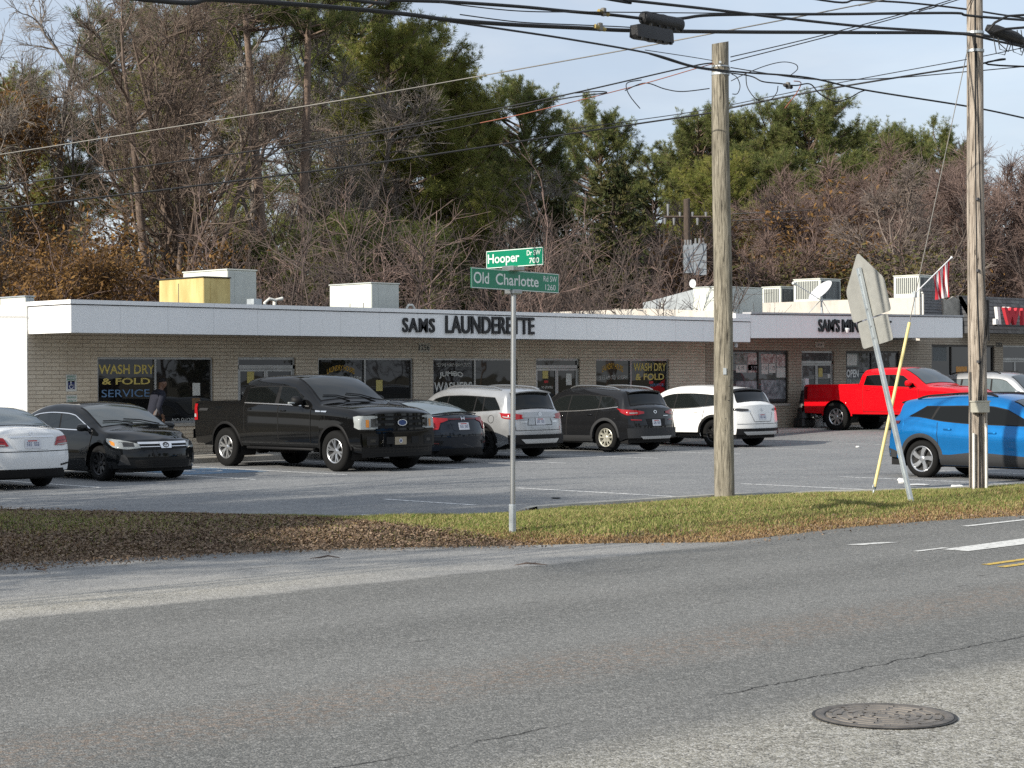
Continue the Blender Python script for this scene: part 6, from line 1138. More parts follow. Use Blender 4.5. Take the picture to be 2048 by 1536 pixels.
for k, (x0, x1, lab) in enumerate(((1621, 1636, 'white plastic bin beside the black stand'), (1638, 1656, 'white plastic bin behind the red pickup rear wheel'))):
    a = onY(x0, 850, 36.25); b = onY(x1, 850, 36.25); r = empty('bin', ((a[0]+b[0])/2, 36.25, .235), lab, 'bin'); MB().bevbox((a[0], 36.05, .236), (b[0], 36.45, .52), .02).build('tub', MT['white plastic'], r); MB().bevbox((a[0]-.02, 36.03, .521), (b[0]+.02, 36.47, .555), .012).build('lid', MT['hvac grey'], r)
# litter on the lot
for lab, x, y, w, h, m in (('crumpled white paper cup on the asphalt by the leaning sign', 1803, 966, .16, .10, 'litter white'), ('white takeaway box left on the kerb line near the right pole', 1914, 977, .28, .07, 'litter white'), ('flat torn strip of paper on the lot between sign and pole', 1838, 969, .40, .015, 'litter white'), ('pale scrap on the lot left of the stub pole', 1290, 1000, .35, .02, 'paper'), ('small white scrap far out on the lot', 1715, 895, .12, .05, 'litter white'), ('dark leaf scrap on the lot behind the grass', 1112, 996, .18, .02, 'black plastic')):
    p = G(x, y, .01); rr = random.Random(x); mb = MB(); n = 10; rows = []
    for i in range(4): rows.append([(p[0]+(w/2)*(1-.25*abs(i-1.5))*math.cos(t)*rr.uniform(.75, 1.1), p[1]+(w/2)*math.sin(t)*rr.uniform(.75, 1.1)*(1-.2*abs(i-1.5)), .004+h*i/3*rr.uniform(.8, 1)) for t in np.linspace(0, 2*PI, n)[:-1]])
    for q in rows: q.append(q[0])
    mb.grid(rows); mb.add(rows[-1][:-1], [tuple(range(n-1))]); c = np.array(p); mb.v = [tuple(np.array(v)-[c[0], c[1], 0]) for v in mb.v]; o = mb.build('litter', MT[m]); o.location = (c[0], c[1], 0); tag(o, lab, 'litter', 'litter on the lot')
for lab, x, y in (('dark twig on the road edge below the street sign', 1061, 1131), ('dark twig on the pale apron at centre left', 650, 1117), ('thin stick on the pale apron at the far left', 80, 1142)):
    p = G(x, y, 0); o = MB().tube([(-.16, .02, .005), (-.04, -.02, .03), (.06, .015, .02), (.17, -.01, .012)], [.004, .010, .009, .003], 5).tube([(.0, 0, .02), (.05, .07, .03)], [.007, .002], 4).build('twig', MT['purple twig bark']); o.location = (p[0], p[1], -.004); o.rotation_euler = (0, 0, x); tag(o, lab, 'twig', 'twigs on the road')
# ------------------------------------------------------------------ person by the window
def skin(name, V, E, mat_, parent=None, root=0, sub=2):
    me = bpy.data.meshes.new(name); me.from_pydata([v[:3] for v in V], E, []); o = link(name, me, MT[mat_], parent)
    md = o.modifiers.new('skin', 'SKIN'); md.use_smooth_shade = True; L = me.skin_vertices[0].data
    for i, v in enumerate(V): L[i].radius = (v[3], v[4] if len(v) > 4 else v[3]); L[i].use_root = (i == root)
    s = o.modifiers.new('sub', 'SUBSURF'); s.levels = s.render_levels = sub; return o
pr = empty('person', (24.08, 35.72, .13), 'person in a dark jacket and knit cap bending by the shop window, hand at hip', 'person')
# local frame: +x is the walking direction (along the wall), +y away from the road
V = [(0, 0, .96, .145, .125), (.03, 0, 1.12, .135, .12), (.09, 0, 1.30, .155, .125), (.15, 0, 1.43, .13, .10), (.18, 0, 1.49, .06), (.215, 0, 1.56, .055), (.24, 0, 1.625, .09, .085), (.245, 0, 1.70, .085, .08), (.24, 0, 1.755, .05)]
E = [(0, 1), (1, 2), (2, 3), (3, 4), (4, 5), (5, 6), (6, 7), (7, 8)]
def chain(start, pts):
    global V, E
    p = start
    for q in pts: V.append(q); E.append((p, len(V)-1)); p = len(V)-1
    return p
LG = {}
for s in (-1, 1):
    LG[s] = chain(0, [(-.02, s*.10, .86, .095), (.02+.05*s, s*.11, .50, .068), (.02+.06*s, s*.11, .46, .064), (-.03+.10*s, s*.11, .10, .042), (-.02+.10*s, s*.11, .045, .042), (.13+.10*s, s*.12, .03, .032)])
AR = {-1: [(.14, -.15, 1.41, .062), (.10, -.21, 1.36, .055), (-.05, -.30, 1.16, .046), (-.06, -.30, 1.12, .042), (.06, -.235, .97, .030), (.10, -.215, .93, .026)], 1: [(.16, .15, 1.41, .062), (.19, .20, 1.34, .052), (.25, .24, 1.12, .044), (.26, .24, 1.09, .042), (.36, .20, .90, .030), (.385, .19, .85, .026)]}
HN = {}
for s in (-1, 1): HN[s] = chain(3, AR[s])
for s in (-1, 1):
    h = np.array(V[HN[s]][:3]); dr = np.array([.55, .25, -.75]) if s < 0 else np.array([.4, -.1, -.9]); dr /= np.linalg.norm(dr); sdv = np.cross(dr, [0, 1, 0])
    for k, (o, L) in enumerate(((-.024, .060), (-.008, .070), (.008, .066), (.022, .052))):
        a = h+dr*.03+sdv*o; chain(HN[s], [(*a, .010), (*(a+dr*L*.5+np.array([0, .006, 0])), .0085), (*(a+dr*L+np.array([0, .02, 0])), .007)])
    chain(HN[s], [(*(h+sdv*.03+dr*.0), .011), (*(h+sdv*.05+dr*.035), .008)])
chain(6, [(.335, 0, 1.635, .016), (.352, 0, 1.622, .012)])      # nose
chain(6, [(.325, 0, 1.575, .028)])                              # chin and mouth
for s in (-1, 1): chain(6, [(.235, s*.088, 1.65, .018)])        # ears
skin('body', V, E, 'skin', pr)
JV = [(-.01, 0, .88, .175, .155), (0, 0, .98, .168, .15), (.03, 0, 1.12, .165, .145), (.09, 0, 1.30, .18, .15), (.15, 0, 1.43, .15, .12), (.18, 0, 1.50, .085)]; JE = [(i, i+1) for i in range(5)]
for s in (-1, 1):
    p = 4
    for q in AR[s][:5]: JV.append((*q[:3], q[3]+.022)); JE.append((p, len(JV)-1)); p = len(JV)-1
jk = skin('jacket', JV, JE, 'navy cloth', pr)
skin('jacket_lining', [(-.075, -.165, .93, .075, .03), (-.03, -.18, 1.05, .06, .03), (.03, -.19, 1.16, .03)], [(0, 1), (1, 2)], 'grey cloth', pr)
TV = [(0, 0, .93, .155, .14)]; TE = []
for s in (-1, 1):
    p = 0
    for q in ((-.02, s*.10, .84, .108), (.02+.05*s, s*.11, .50, .085), (.0+.08*s, s*.11, .28, .072), (-.03+.10*s, s*.11, .09, .066)): TV.append(q); TE.append((p, len(TV)-1)); p = len(TV)-1
skin('trousers', TV, TE, 'dark trousers', pr)
for s in (-1, 1): skin('shoe', [(-.06+.10*s, s*.11, .05, .048), (.05+.10*s, s*.115, .045, .045), (.15+.10*s, s*.12, .032, .032)], [(0, 1), (1, 2)], 'shoe', pr)
skin('knit_cap', [(.235, 0, 1.665, .104, .1), (.235, 0, 1.72, .100, .097), (.23, 0, 1.775, .055)], [(0, 1), (1, 2)], 'knit cap', pr)
for s in (-1, 1): MB().lathe([(0, .012), (.008, .006), (.012, 0)], axis='x', c=(.318, s*.032, 1.655), n=10).build('eye', MT['black plastic'], pr, world=False)
# ------------------------------------------------------------------ trees
class TM:
    """tree mesh: wood as thin prisms, foliage as small faces, gathered in numpy"""
    def __init__(s, seed): s.r = np.random.default_rng(seed); s.P = {}; s.LV = []; s.LF = []; s.LT = []
    def path(s, pts, r0, r1, n): s.P.setdefault((n, len(pts)), []).append((np.array(pts), r0, r1))
    def wood(s):
        V = []; F = []; b = 0
        for (n, k), L in s.P.items():
            A = np.array([p for p, _, _ in L]); r0 = np.array([q[1] for q in L]); r1 = np.array([q[2] for q in L]); t = np.linspace(0, 1, k)
            R = r0[:, None]+(r1-r0)[:, None]*t[None]; T = np.gradient(A, axis=1); T /= np.linalg.norm(T, axis=2, keepdims=True)+1e-9
            ref = np.where(np.abs(T[:, :1, 2:3]) < .8, np.array([0, 0, 1.]), np.array([1., 0, 0])); ref = np.broadcast_to(ref, T.shape)
            U = ref-T*(ref*T).sum(2, keepdims=True); U /= np.linalg.norm(U, axis=2, keepdims=True)+1e-9; Wv = np.cross(T, U)
            a = np.arange(n)*2*PI/n
            X = A[:, :, None]+R[:, :, None, None]*(np.cos(a)[None, None, :, None]*U[:, :, None]+np.sin(a)[None, None, :, None]*Wv[:, :, None])
            m = len(L); V.append(X.reshape(-1, 3)); idx = b+np.arange(m*k*n).reshape(m, k, n)
            q = np.stack([idx[:, :-1], np.roll(idx[:, :-1], -1, 2), np.roll(idx[:, 1:], -1, 2), idx[:, 1:]], -1); F.append(q.reshape(-1, 4)); b += m*k*n
        return np.concatenate(V), np.concatenate(F)
    def walk(s, p, d, L, k, wob, grav=0.):
        pts = [np.array(p, float)]; d = np.array(d, float)
        for _ in range(k-1):
            d = d+s.r.normal(0, wob, 3)+[0, 0, grav]; d /= np.linalg.norm(d); pts.append(pts[-1]+d*L/(k-1))
        return np.array(pts)
    def child_dir(s, d, ang):
        a = s.r.normal(0, 1, 3); a -= d*a.dot(d); a /= np.linalg.norm(a)+1e-9; return d*math.cos(ang)+a*math.sin(ang)
    def leaves(s, C, size, n_per, spread, flat=.4, tone=(0, 1)):
        """small quads scattered round points C"""
        m = len(C)*n_per; c = np.repeat(C, n_per, 0)+s.r.normal(0, spread, (m, 3)); u = s.r.normal(0, 1, (m, 3)); u /= np.linalg.norm(u, axis=1)[:, None]; w = s.r.normal(0, 1, (m, 3)); w -= u*(u*w).sum(1)[:, None]; w /= np.linalg.norm(w, axis=1)[:, None]
        L = size*s.r.uniform(.6, 1.3, m)[:, None]; v = np.stack([c-u*L, c+w*L*flat, c+u*L, c-w*L*flat], 1); s.LV.append(v.reshape(-1, 3)); s.LT.append(np.repeat(s.r.uniform(*tone, m), 4))
    def needles(s, C, D, L, n_per, width, fan=.9):
        """needle tufts: thin pointed quads fanning from points C about directions D"""
        m = len(C)*n_per; c = np.repeat(C, n_per, 0); d = np.repeat(D, n_per, 0)+s.r.normal(0, fan, (m, 3)); d /= np.linalg.norm(d, axis=1)[:, None]; w = s.r.normal(0, 1, (m, 3)); w -= d*(d*w).sum(1)[:, None]; w /= np.linalg.norm(w, axis=1)[:, None]
        l = L*s.r.uniform(.7, 1.25, m)[:, None]; v = np.stack([c, c+d*l*.5+w*width, c+d*l, c+d*l*.5-w*width], 1); s.LV.append(v.reshape(-1, 3)); s.LT.append(np.repeat(np.repeat(s.r.uniform(0, 1, len(C))**2, n_per)*.7+.3*s.r.uniform(0, 1, m)**3, 4))
    def make(s, wood_m, leaf_m=None):
        v, f = s.wood(); w = bpy.data.meshes.new('trunk'); me_np(w, v, f); w.materials.append(MT[wood_m]); out = [('trunk', w)]
        if s.LV:
            v = np.concatenate(s.LV); l = bpy.data.meshes.new('crown'); me_np(l, v, np.arange(len(v)).reshape(-1, 4)); l.materials.append(MT[leaf_m])
            at_ = l.attributes.new('tone', 'FLOAT', 'POINT'); at_.data.foreach_set('value', np.concatenate(s.LT).astype(np.float32)); out.append(('crown', l))
        return out
def me_np(me, v, f):
    nv, nf = len(v), len(f); k = f.shape[1]; me.vertices.add(nv); me.vertices.foreach_set('co', np.asarray(v, np.float32).ravel()); me.loops.add(nf*k); me.loops.foreach_set('vertex_index', np.asarray(f, np.int32).ravel()); me.polygons.add(nf); me.polygons.foreach_set('loop_start', np.arange(0, nf*k, k, dtype=np.int32)); me.update(calc_edges=True)
def bare(seed, H=18., r0=.28, fork=.25, lean=.05, up=.35, n1=11, n2=8, n3=7, n4=6, wide=.5, wood='grey bark', split=1, twig=.0085, leaf=None, leafn=0):
    t = TM(seed); r = t.r; tips = []
    for si in range(split):
        d0 = np.array([lean*math.cos(seed+si*2.2), lean*math.sin(seed+si*2.2), 1.])+(r.normal(0, .22, 3)*[1, 1, 0] if split > 1 else 0)
        tr = t.walk([.15*si*(split > 1), .1*si, -.2], d0/np.linalg.norm(d0), H*(.82 if si == 0 else .72), 12, .055, .03); t.path(tr, r0*(1 if si == 0 else .75), .035, 9)
        for i in range(n1):
            u = fork+(1-fork)*(i+r.uniform(0, .8))/n1; k = u*11; j = int(min(k, 10)); p = tr[j]+(tr[j+1]-tr[j])*(k-j); dt = tr[j+1]-tr[j]; dt /= np.linalg.norm(dt)
            L1 = H*wide*(1-u*.62)*r.uniform(.7, 1.15); d = t.child_dir(dt, r.uniform(.55, 1.0)); d[2] = abs(d[2])*.7+.25; d /= np.linalg.norm(d)
            b1 = t.walk(p, d, L1, 8, .13, up*.16); t.path(b1, r0*(.42-.25*u), .018, 6)
            for _ in range(n2):
                a = r.uniform(.2, 1); k1 = a*7; j1 = int(min(k1, 6)); p1 = b1[j1]+(b1[j1+1]-b1[j1])*(k1-j1); dd = b1[j1+1]-b1[j1]; dd /= np.linalg.norm(dd)
                L2 = L1*.48*(1.15-a*.55)*r.uniform(.6, 1.2); b2 = t.walk(p1, t.child_dir(dd, r.uniform(.4, .95)), L2, 6, .15, up*.12); t.path(b2, .034*(1.2-a*.5), .012, 4)
                for _ in range(n3):
                    a2 = r.uniform(.15, 1); k2 = a2*5; j2 = int(min(k2, 4)); p2 = b2[j2]+(b2[j2+1]-b2[j2])*(k2-j2); d2 = b2[j2+1]-b2[j2]; d2 /= np.linalg.norm(d2)
                    L3 = max(.5, L2*.5)*r.uniform(.5, 1.2); b3 = t.walk(p2, t.child_dir(d2, r.uniform(.35, .9)), L3, 4, .16, up*.08); t.path(b3, twig*1.7, twig, 3); tips.append(b3[-1]); tips.append(b3[2])
                    for _ in range(n4):
                        a3 = r.uniform(.2, 1); k3 = a3*3; j3 = int(min(k3, 2)); p3 = b3[j3]+(b3[j3+1]-b3[j3])*(k3-j3); d3 = b3[j3+1]-b3[j3]; d3 /= np.linalg.norm(d3)
                        b4 = t.walk(p3, t.child_dir(d3, r.uniform(.3, .9)), r.uniform(.3, .85), 3, .14, up*.05); t.path(b4, twig, twig*.55, 3)
    if leaf and leafn:
        T = np.array(tips); T = T[r.choice(len(T), min(leafn, len(T)), False)]; t.leaves(T, .085, 7, .25)
    return t.make(wood, leaf)
def pine(seed, H=22., r0=.30, base=.42, wide=.20, leaf='pine needles', clumps=15, irregular=.30, nl=.30, npt=22, wid=.011):
    t = TM(seed); r = t.r; tr = t.walk([0, 0, -.2], [r.normal(0, .03), r.normal(0, .03), 1], H, 14, .018, .01); t.path(tr, r0, .05, 9); C = []; D = []
    z = base*H; side = r.uniform(0, 6.28)
    while z < H*.99:
        u = (z-base*H)/(H*(1-base)); k = z/H*13; j = int(min(k, 12)); p = tr[j]+(tr[j+1]-tr[j])*(k-j)
        prof = max(.0, math.sin(min(1, (u*.80+.20))*PI))**.6*(1 if u < .9 else .85)+.06
        for b in range(r.integers(4, 7)):
            az = r.uniform(0, 6.28); L = H*wide*prof*r.uniform(1-irregular*1.4, 1+irregular)*(1+.25*math.cos(az-side)); L = max(.5, L); el = r.uniform(-.05, .35)+.45*u
            d = np.array([math.cos(az)*math.cos(el), math.sin(az)*math.cos(el), math.sin(el)]); br = t.walk(p, d, L, 7, .10, .05); t.path(br, .022+.018*L, .012, 4)
            for _ in range(max(2, int(clumps*L/2.6))):
                a = r.uniform(.30, 1.0)**.7; kk = a*6; jj = int(min(kk, 5)); q = br[jj]+(br[jj+1]-br[jj])*(kk-jj); dd = br[jj+1]-br[jj]; dd /= np.linalg.norm(dd)
                sd = t.child_dir(dd, r.uniform(.4, 1.2)); sd[2] += .25; sl = r.uniform(.25, .95)*min(1, L/2+.2)+.05; s2 = t.walk(q, sd/np.linalg.norm(sd), sl, 4, .12, .06); t.path(s2, .014, .008, 3)
                for w in (s2[3], s2[2]+r.normal(0, .05, 3), s2[1]+r.normal(0, .06, 3)): C.append(w); D.append((s2[3]-s2[2])/np.linalg.norm(s2[3]-s2[2])*.9+[0, 0, .25])
        z += r.uniform(.35, .75)*(1.15-.5*u)
    for _ in range(r.integers(3, 8)):   # dead stubs on the bare trunk
        zz = r.uniform(.1, base)*H; k = zz/H*13; j = int(k); az = r.uniform(0, 6.28); t.path(t.walk(tr[j]+(tr[j+1]-tr[j])*(k-j), [math.cos(az), math.sin(az), .05], r.uniform(.5, 2.2), 5, .15), .03, .01, 3)
    t.needles(np.array(C), np.array(D), nl, npt, wid); return t.make('pine bark', leaf)
def cedar(seed, H=11., wide=.25):
    t = TM(seed); r = t.r; tr = t.walk([0, 0, -.2], [0, 0, 1], H, 10, .02); t.path(tr, .16, .02, 7); C = []; D = []; z = .4
    while z < H*.98:
        u = z/H; k = u*9; j = int(min(k, 8)); p = tr[j]+(tr[j+1]-tr[j])*(k-j)
        for b in range(7):
            az = r.uniform(0, 6.28); L = H*wide*((1-u)**.7)*r.uniform(.55, 1.15)*(.6+.4*min(1, u*5)); d = np.array([math.cos(az), math.sin(az), r.uniform(.05, .5)]); d /= np.linalg.norm(d); br = t.walk(p, d, L+.2, 6, .08, .06); t.path(br, .03, .008, 3)
            for a in np.linspace(.25, 1, max(3, int(L*3.2))):
                kk = a*5; jj = int(min(kk, 4)); q = br[jj]+(br[jj+1]-br[jj])*(kk-jj)+r.normal(0, .10, 3); C.append(q); D.append(br[jj+1]-br[jj]+[0, 0, .12]); C.append(q+r.normal(0, .16, 3)); D.append(r.normal(0, .3, 3)+[0, 0, .3])
        z += r.uniform(.22, .38)
    C = np.array(C); D = np.array(D); D /= np.linalg.norm(D, axis=1)[:, None]; t.needles(C, D, .24, 11, .032, .55); return t.make('brown bark', 'cedar leaves')
def thicket(seed, H=6., n=16, wood='purple twig bark', leaf=None, leafn=0, spread=1.6, twig=.008):
    t = TM(seed); r = t.r; tips = []
    for i in range(n):
        p = np.array([r.normal(0, spread), r.normal(0, spread*.6), -.1]); d = np.array([r.normal(0, .22), r.normal(0, .2), 1]); d /= np.linalg.norm(d); L = H*r.uniform(.5, 1.1); tr = t.walk(p, d, L, 8, .09, .04); t.path(tr, .035, .01, 4)
        for _ in range(13):
            a = r.uniform(.12, 1); k = a*7; j = int(min(k, 6)); q = tr[j]+(tr[j+1]-tr[j])*(k-j); dd = tr[j+1]-tr[j]; dd /= np.linalg.norm(dd); b = t.walk(q, t.child_dir(dd, r.uniform(.35, 1.0)), r.uniform(.6, 2.0)*(1.2-a*.5), 5, .18, .02); t.path(b, .015, .008, 3)
            for _ in range(6):
                a2 = r.uniform(.2, 1); k2 = a2*4; j2 = int(min(k2, 3)); q2 = b[j2]+(b[j2+1]-b[j2])*(k2-j2); d2 = b[j2+1]-b[j2]; d2 /= np.linalg.norm(d2); b2 = t.walk(q2, t.child_dir(d2, r.uniform(.3, 1.0)), r.uniform(.3, .9), 3, .2); t.path(b2, twig, twig*.6, 3); tips.append(b2[-1]); tips.append(b2[1])
    if leaf: T = np.array(tips); t.leaves(T[r.choice(len(T), min(leafn, len(T)), False)], .075, 6, .2)
    return t.make(wood, leaf)
KIND = {}
def kinds():
    for i, (s, sp, w, wd) in enumerate(((11, 1, 'grey bark', .48), (12, 2, 'grey bark', .42), (13, 1, 'brown bark', .55), (14, 3, 'brown bark', .40))): KIND['bare%d' % i] = (18., bare(s, 18., .30, .22, .08, .35, 12, 8, 7, 5, wd, w, sp) if sp == 1 else bare(s, 18., .26, .24, .1, .35, 8, 8, 7, 5 if sp == 2 else 4, wd, w, sp))
    for i, (s, w) in enumerate(((21, 'red twig bark'), (22, 'red twig bark'), (23, 'pale bark'))): KIND['red%d' % i] = (11., bare(s, 11., .17, .18, .1, .4, 11, 8, 7, 6, .55, w, 2, .0095) if i < 2 else bare(s, 11., .2, .2, .1, .3, 11, 8, 6, 4, .6, w, 2, .011))
    KIND['oak'] = (9., bare(31, 9., .17, .15, .05, .3, 11, 7, 6, 3, .5, 'brown bark', 1, .008, 'brown oak leaves', 5200))
    for i, (s, b, wd, lf) in enumerate(((41, .45, .17, 'pine needles'), (42, .40, .20, 'pine needles'), (43, .50, .19, 'pine needles'), (44, .34, .20, 'yellow pine needles'), (45, .30, .22, 'yellow pine needles'))): KIND['pine%d' % i] = (22., pine(s, 22., .30, b, wd, lf))
    KIND['pine5'] = (26., pine(46, 26., .36, .66, .15, 'pine needles'))
    KIND['small_pine'] = (9., pine(51, 9., .14, .14, .26, 'pine needles', 14, .3, .26, 18, .011))
    KIND['shade0'] = (18., bare(91, 18., .30, .25, .1, .3, 13, 7, 3, 0, .52, 'grey bark', 1, .014)); KIND['shade1'] = (18., bare(92, 18., .28, .2, .1, .3, 10, 7, 3, 0, .45, 'grey bark', 2, .014))
    KIND['cedar0'] = (11., cedar(61))
    for i, (s, w) in enumerate(((71, 'purple twig bark'), (72, 'purple twig bark'), (73, 'red twig bark'))): KIND['thicket%d' % i] = (6., thicket(s, 6., 17, w))
    KIND['leafy_shrub'] = (5.5, thicket(81, 5.5, 14, 'brown bark', 'shrub leaves', 2600)); KIND['brown_shrub'] = (5.5, thicket(82, 5.5, 14, 'red twig bark', 'brown oak leaves', 2200))
kinds()
NAME = dict(shade='bare_tree', bare='bare_tree', red='bare_tree', oak='oak_tree', pine='pine_tree', small='pine_tree', cedar='cedar_tree', thicket='shrub', leafy='shrub', brown='shrub'); CAT = dict(shade='tree', bare='tree', red='tree', oak='tree', pine='tree', small='tree', cedar='tree', thicket='shrub', leafy='shrub', brown='shrub')
rt = random.Random(77)
def plant(kind, X, Y, H, rz, label=None, group=None, sxy=1., z=-.05, lean=(0, 0)):
    H0, parts = KIND[kind]; key = [k for k in NAME if kind.startswith(k)][0]; s = H/H0
    r = empty(NAME[key], (X, Y, z), label, CAT[key], group, rz); r.rotation_euler = (lean[0], lean[1], rz); r.scale = (s*sxy, s*sxy, s)
    for nm, me in parts:
        o = bpy.data.objects.new('stems' if (CAT[key] == 'shrub' and nm == 'trunk') else ('foliage' if CAT[key] == 'shrub' else nm), me); COL.objects.link(o); o.parent = r
    return r
def tree(kind, xpx, ytop, d, label, rz=None, sxy=1., group='trees behind the shops', lean=(0, 0)):
    p = at(xpx, 700, d); top = at(xpx, ytop, d); H = top[2]/.97; return plant(kind, p[0], p[1], H, rt.uniform(0, 6.28) if rz is None else rz, label, group, sxy, -.05, lean)
# left, big bare trees above the launderette
for a in (('bare1', 20, -60, 66, 'bare tree cut by the left edge, nearest the brown-leaved oak', .4), ('bare0', 120, -90, 72, 'tall bare grey tree left of and above the yellow rooftop unit', 2.0),
          ('bare3', 305, -110, 67, 'many-stemmed bare tree rising straight behind the yellow rooftop unit', 1.1), ('bare2', 420, -80, 70, 'wide bare brown tree just behind the tall grey rooftop unit', 3.3), ('bare0', 515, -140, 74, 'bare tree directly left of the two thick pine trunks', 5.0),
          ('bare1', 640, 0, 78, 'bare grey tree between the thick pine trunks and the cream rooftop unit', 2.7), ('bare2', 775, 210, 82, 'bare tree in front of the bushy pines, above the S of the launderette sign', .9), ('bare3', 880, 300, 84, 'bare dark tree just left of the street name signs', 4.1), ('bare1', 985, 255, 88, 'bare dark tree directly behind the street name signs', 1.9), ('bare0', 1080, 300, 86, 'bare tree with drooping limbs just right of the street name signs', 3.9)):
    tree(a[0], a[1], a[2], a[3], a[4], a[5])
for a in (('pine5', 548, -330, 71, 'tallest pine, left one of the two thick trunks above the launderette', .3, .85), ('pine5', 598, -300, 73, 'tall pine, right one of the two thick trunks above the launderette', 2.2, .85), ('pine1', 690, -20, 84, 'dark pine whose crown reaches the top edge at the centre left', 1.0, 1.),
          ('pine3', 790, 100, 80, 'bushy yellow-green pine left of the centre, above the S of the launderette sign', 4.0, 1.05), ('pine4', 915, 150, 82, 'bushy yellow-green pine above the cream rooftop unit and left of the signs', 5.2, .95), ('pine1', 1062, 192, 92, 'pine with a rounded top directly above the street name signs', 2.9, .95), ('pine0', 960, 250, 104, 'narrow dark pine half hidden behind the bushy yellow-green ones', .8, 1.),
          ('pine4', 385, 60, 92, 'green pine seen through bare branches above the tall grey rooftop unit', 1.2, 1.), ('pine3', 90, 190, 96, 'green pine seen through bare branches near the left edge', 3.0, 1.), ('pine2', 250, 60, 98, 'dark pine deep behind the bare trees at the left', 4.4, 1.),
          ('pine2', 1205, 248, 112, 'dark pine first to the right of the gap in the tree line', 1.5, .95), ('pine0', 1292, 320, 118, 'shorter pine in the dip left of the stub pole', 3.3, 1.), ('pine1', 1385, 250, 112, 'full pine just left of the stub pole top', .2, 1.05), ('pine3', 1480, 268, 116, 'pine just right of the stub pole', 2.4, 1.), ('pine1', 1545, 245, 112, 'pine with two rounded tops under the cable clamp', 5.1, 1.), ('pine2', 1622, 232, 110, 'tallest pine between the stub pole and the right pole', 3.9, 1.1), ('pine0', 1735, 278, 120, 'sparse pine midway between the leaning sign and the right pole', 1.0, 1.1), ('pine1', 1815, 285, 118, 'dense round pine above the leaning sign', 4.2, .9), ('pine2', 1885, 290, 120, 'pine touching the right pole on its left', 2.0, .95), ('pine0', 1590, 330, 104, 'lower pine in front of the tallest right-hand pine', .6, 1.1), ('pine4', 1430, 330, 102, 'lower yellowish pine behind the stub pole', 2.8, 1.0), ('pine0', 1690, 330, 124, 'far pine low behind the red-brown trees', 5.5, 1.1)):
    tree(a[0], a[1], a[2], a[3], a[4], a[5], a[6])
tree('cedar0', 1195, 330, 76, 'dark cone-shaped cedar to the right of the street name signs', .5, 1.15); tree('cedar0', 1130, 395, 80, 'smaller dark cedar touching the right end of the street name signs', 2.5, 1.2); tree('small_pine', 640, 460, 68, 'low bushy pine just left of the cream rooftop unit', .5, 1.1); tree('small_pine', 835, 470, 70, 'low bushy pine just right of the cream rooftop unit', 2.1, 1.2); tree('small_pine', 735, 450, 74, 'low bushy pine right behind the cream rooftop unit', 4.1, 1.2); tree('small_pine', 480, 500, 70, 'low pine peeping over the tall grey rooftop unit', 1.1, 1.)
for a in (('oak', 40, 470, 60, 'low oak holding brown leaves at the left edge above the white wall', 0., 1.1), ('oak', 190, 480, 62, 'low oak with orange-brown leaves left of the yellow rooftop unit', 1.8, 1.1), ('oak', -60, 130, 70, 'tall oak with brown leaves at the upper left edge', 3., .8)): tree(*a[:5], a[5], a[6])
for a in (('red0', 1500, 420, 84, 'red-brown bare tree first to the right of the stub pole', .3), ('red1', 1580, 355, 88, 'red-brown bare tree above the louvred units', 1.7), ('red0', 1660, 330, 92, 'red-brown bare tree left of the leaning sign top', 2.9), ('red1', 1745, 305, 90, 'red-brown bare tree behind the leaning sign top', 4.4), ('red2', 1800, 345, 82, 'pale-limbed bare tree right of the leaning sign, by the flag', 5.3), ('red0', 1860, 320, 92, 'red-brown bare tree above the flag', 4.9), ('red1', 1920, 330, 94, 'red-brown bare tree left behind the right pole', .8), ('red1', 1965, 330, 84, 'reddish bare tree right behind the right pole', 2.2), ('red0', 2000, 285, 92, 'red-brown bare tree right of the right pole', 3.1), ('red1', 2060, 270, 90, 'red-brown bare tree at the right edge', 5.6), ('bare2', 1290, 420, 90, 'small bare tree left of the distant pole with cabinets', 3.0), ('bare1', 1350, 440, 98, 'small bare tree behind the distant pole with cabinets', 1.4), ('red1', 1240, 440, 92, 'small reddish bare tree right of the dark cedar', 2.6)): tree(*a)
# understory shrubs along the back of the shops: too alike to tell apart in the picture
for i in range(34):
    x = -40+i*64+rt.uniform(-20, 20); d = rt.uniform(60, 76) if x < 1300 else rt.uniform(80, 96); k = rt.choice(['thicket0', 'thicket1', 'thicket2']) if 520 < x < 1400 else rt.choice(['thicket2', 'thicket0', 'leafy_shrub', 'brown_shrub']); y = rt.uniform(445, 540)-(40 if 600 < x < 1150 else 0)
    o = tree(k, x, y, d, 'leafless shrub among the twiggy undergrowth behind the shop roofs' if k.startswith('thicket') else ('shrub holding olive leaves in the undergrowth behind the shop roofs' if k == 'leafy_shrub' else 'shrub holding brown leaves in the undergrowth behind the shop roofs'), None, 1.15, 'shrubs behind the roofs' if k.startswith('thicket') else k.replace('_', ' ')+'s behind the roofs')
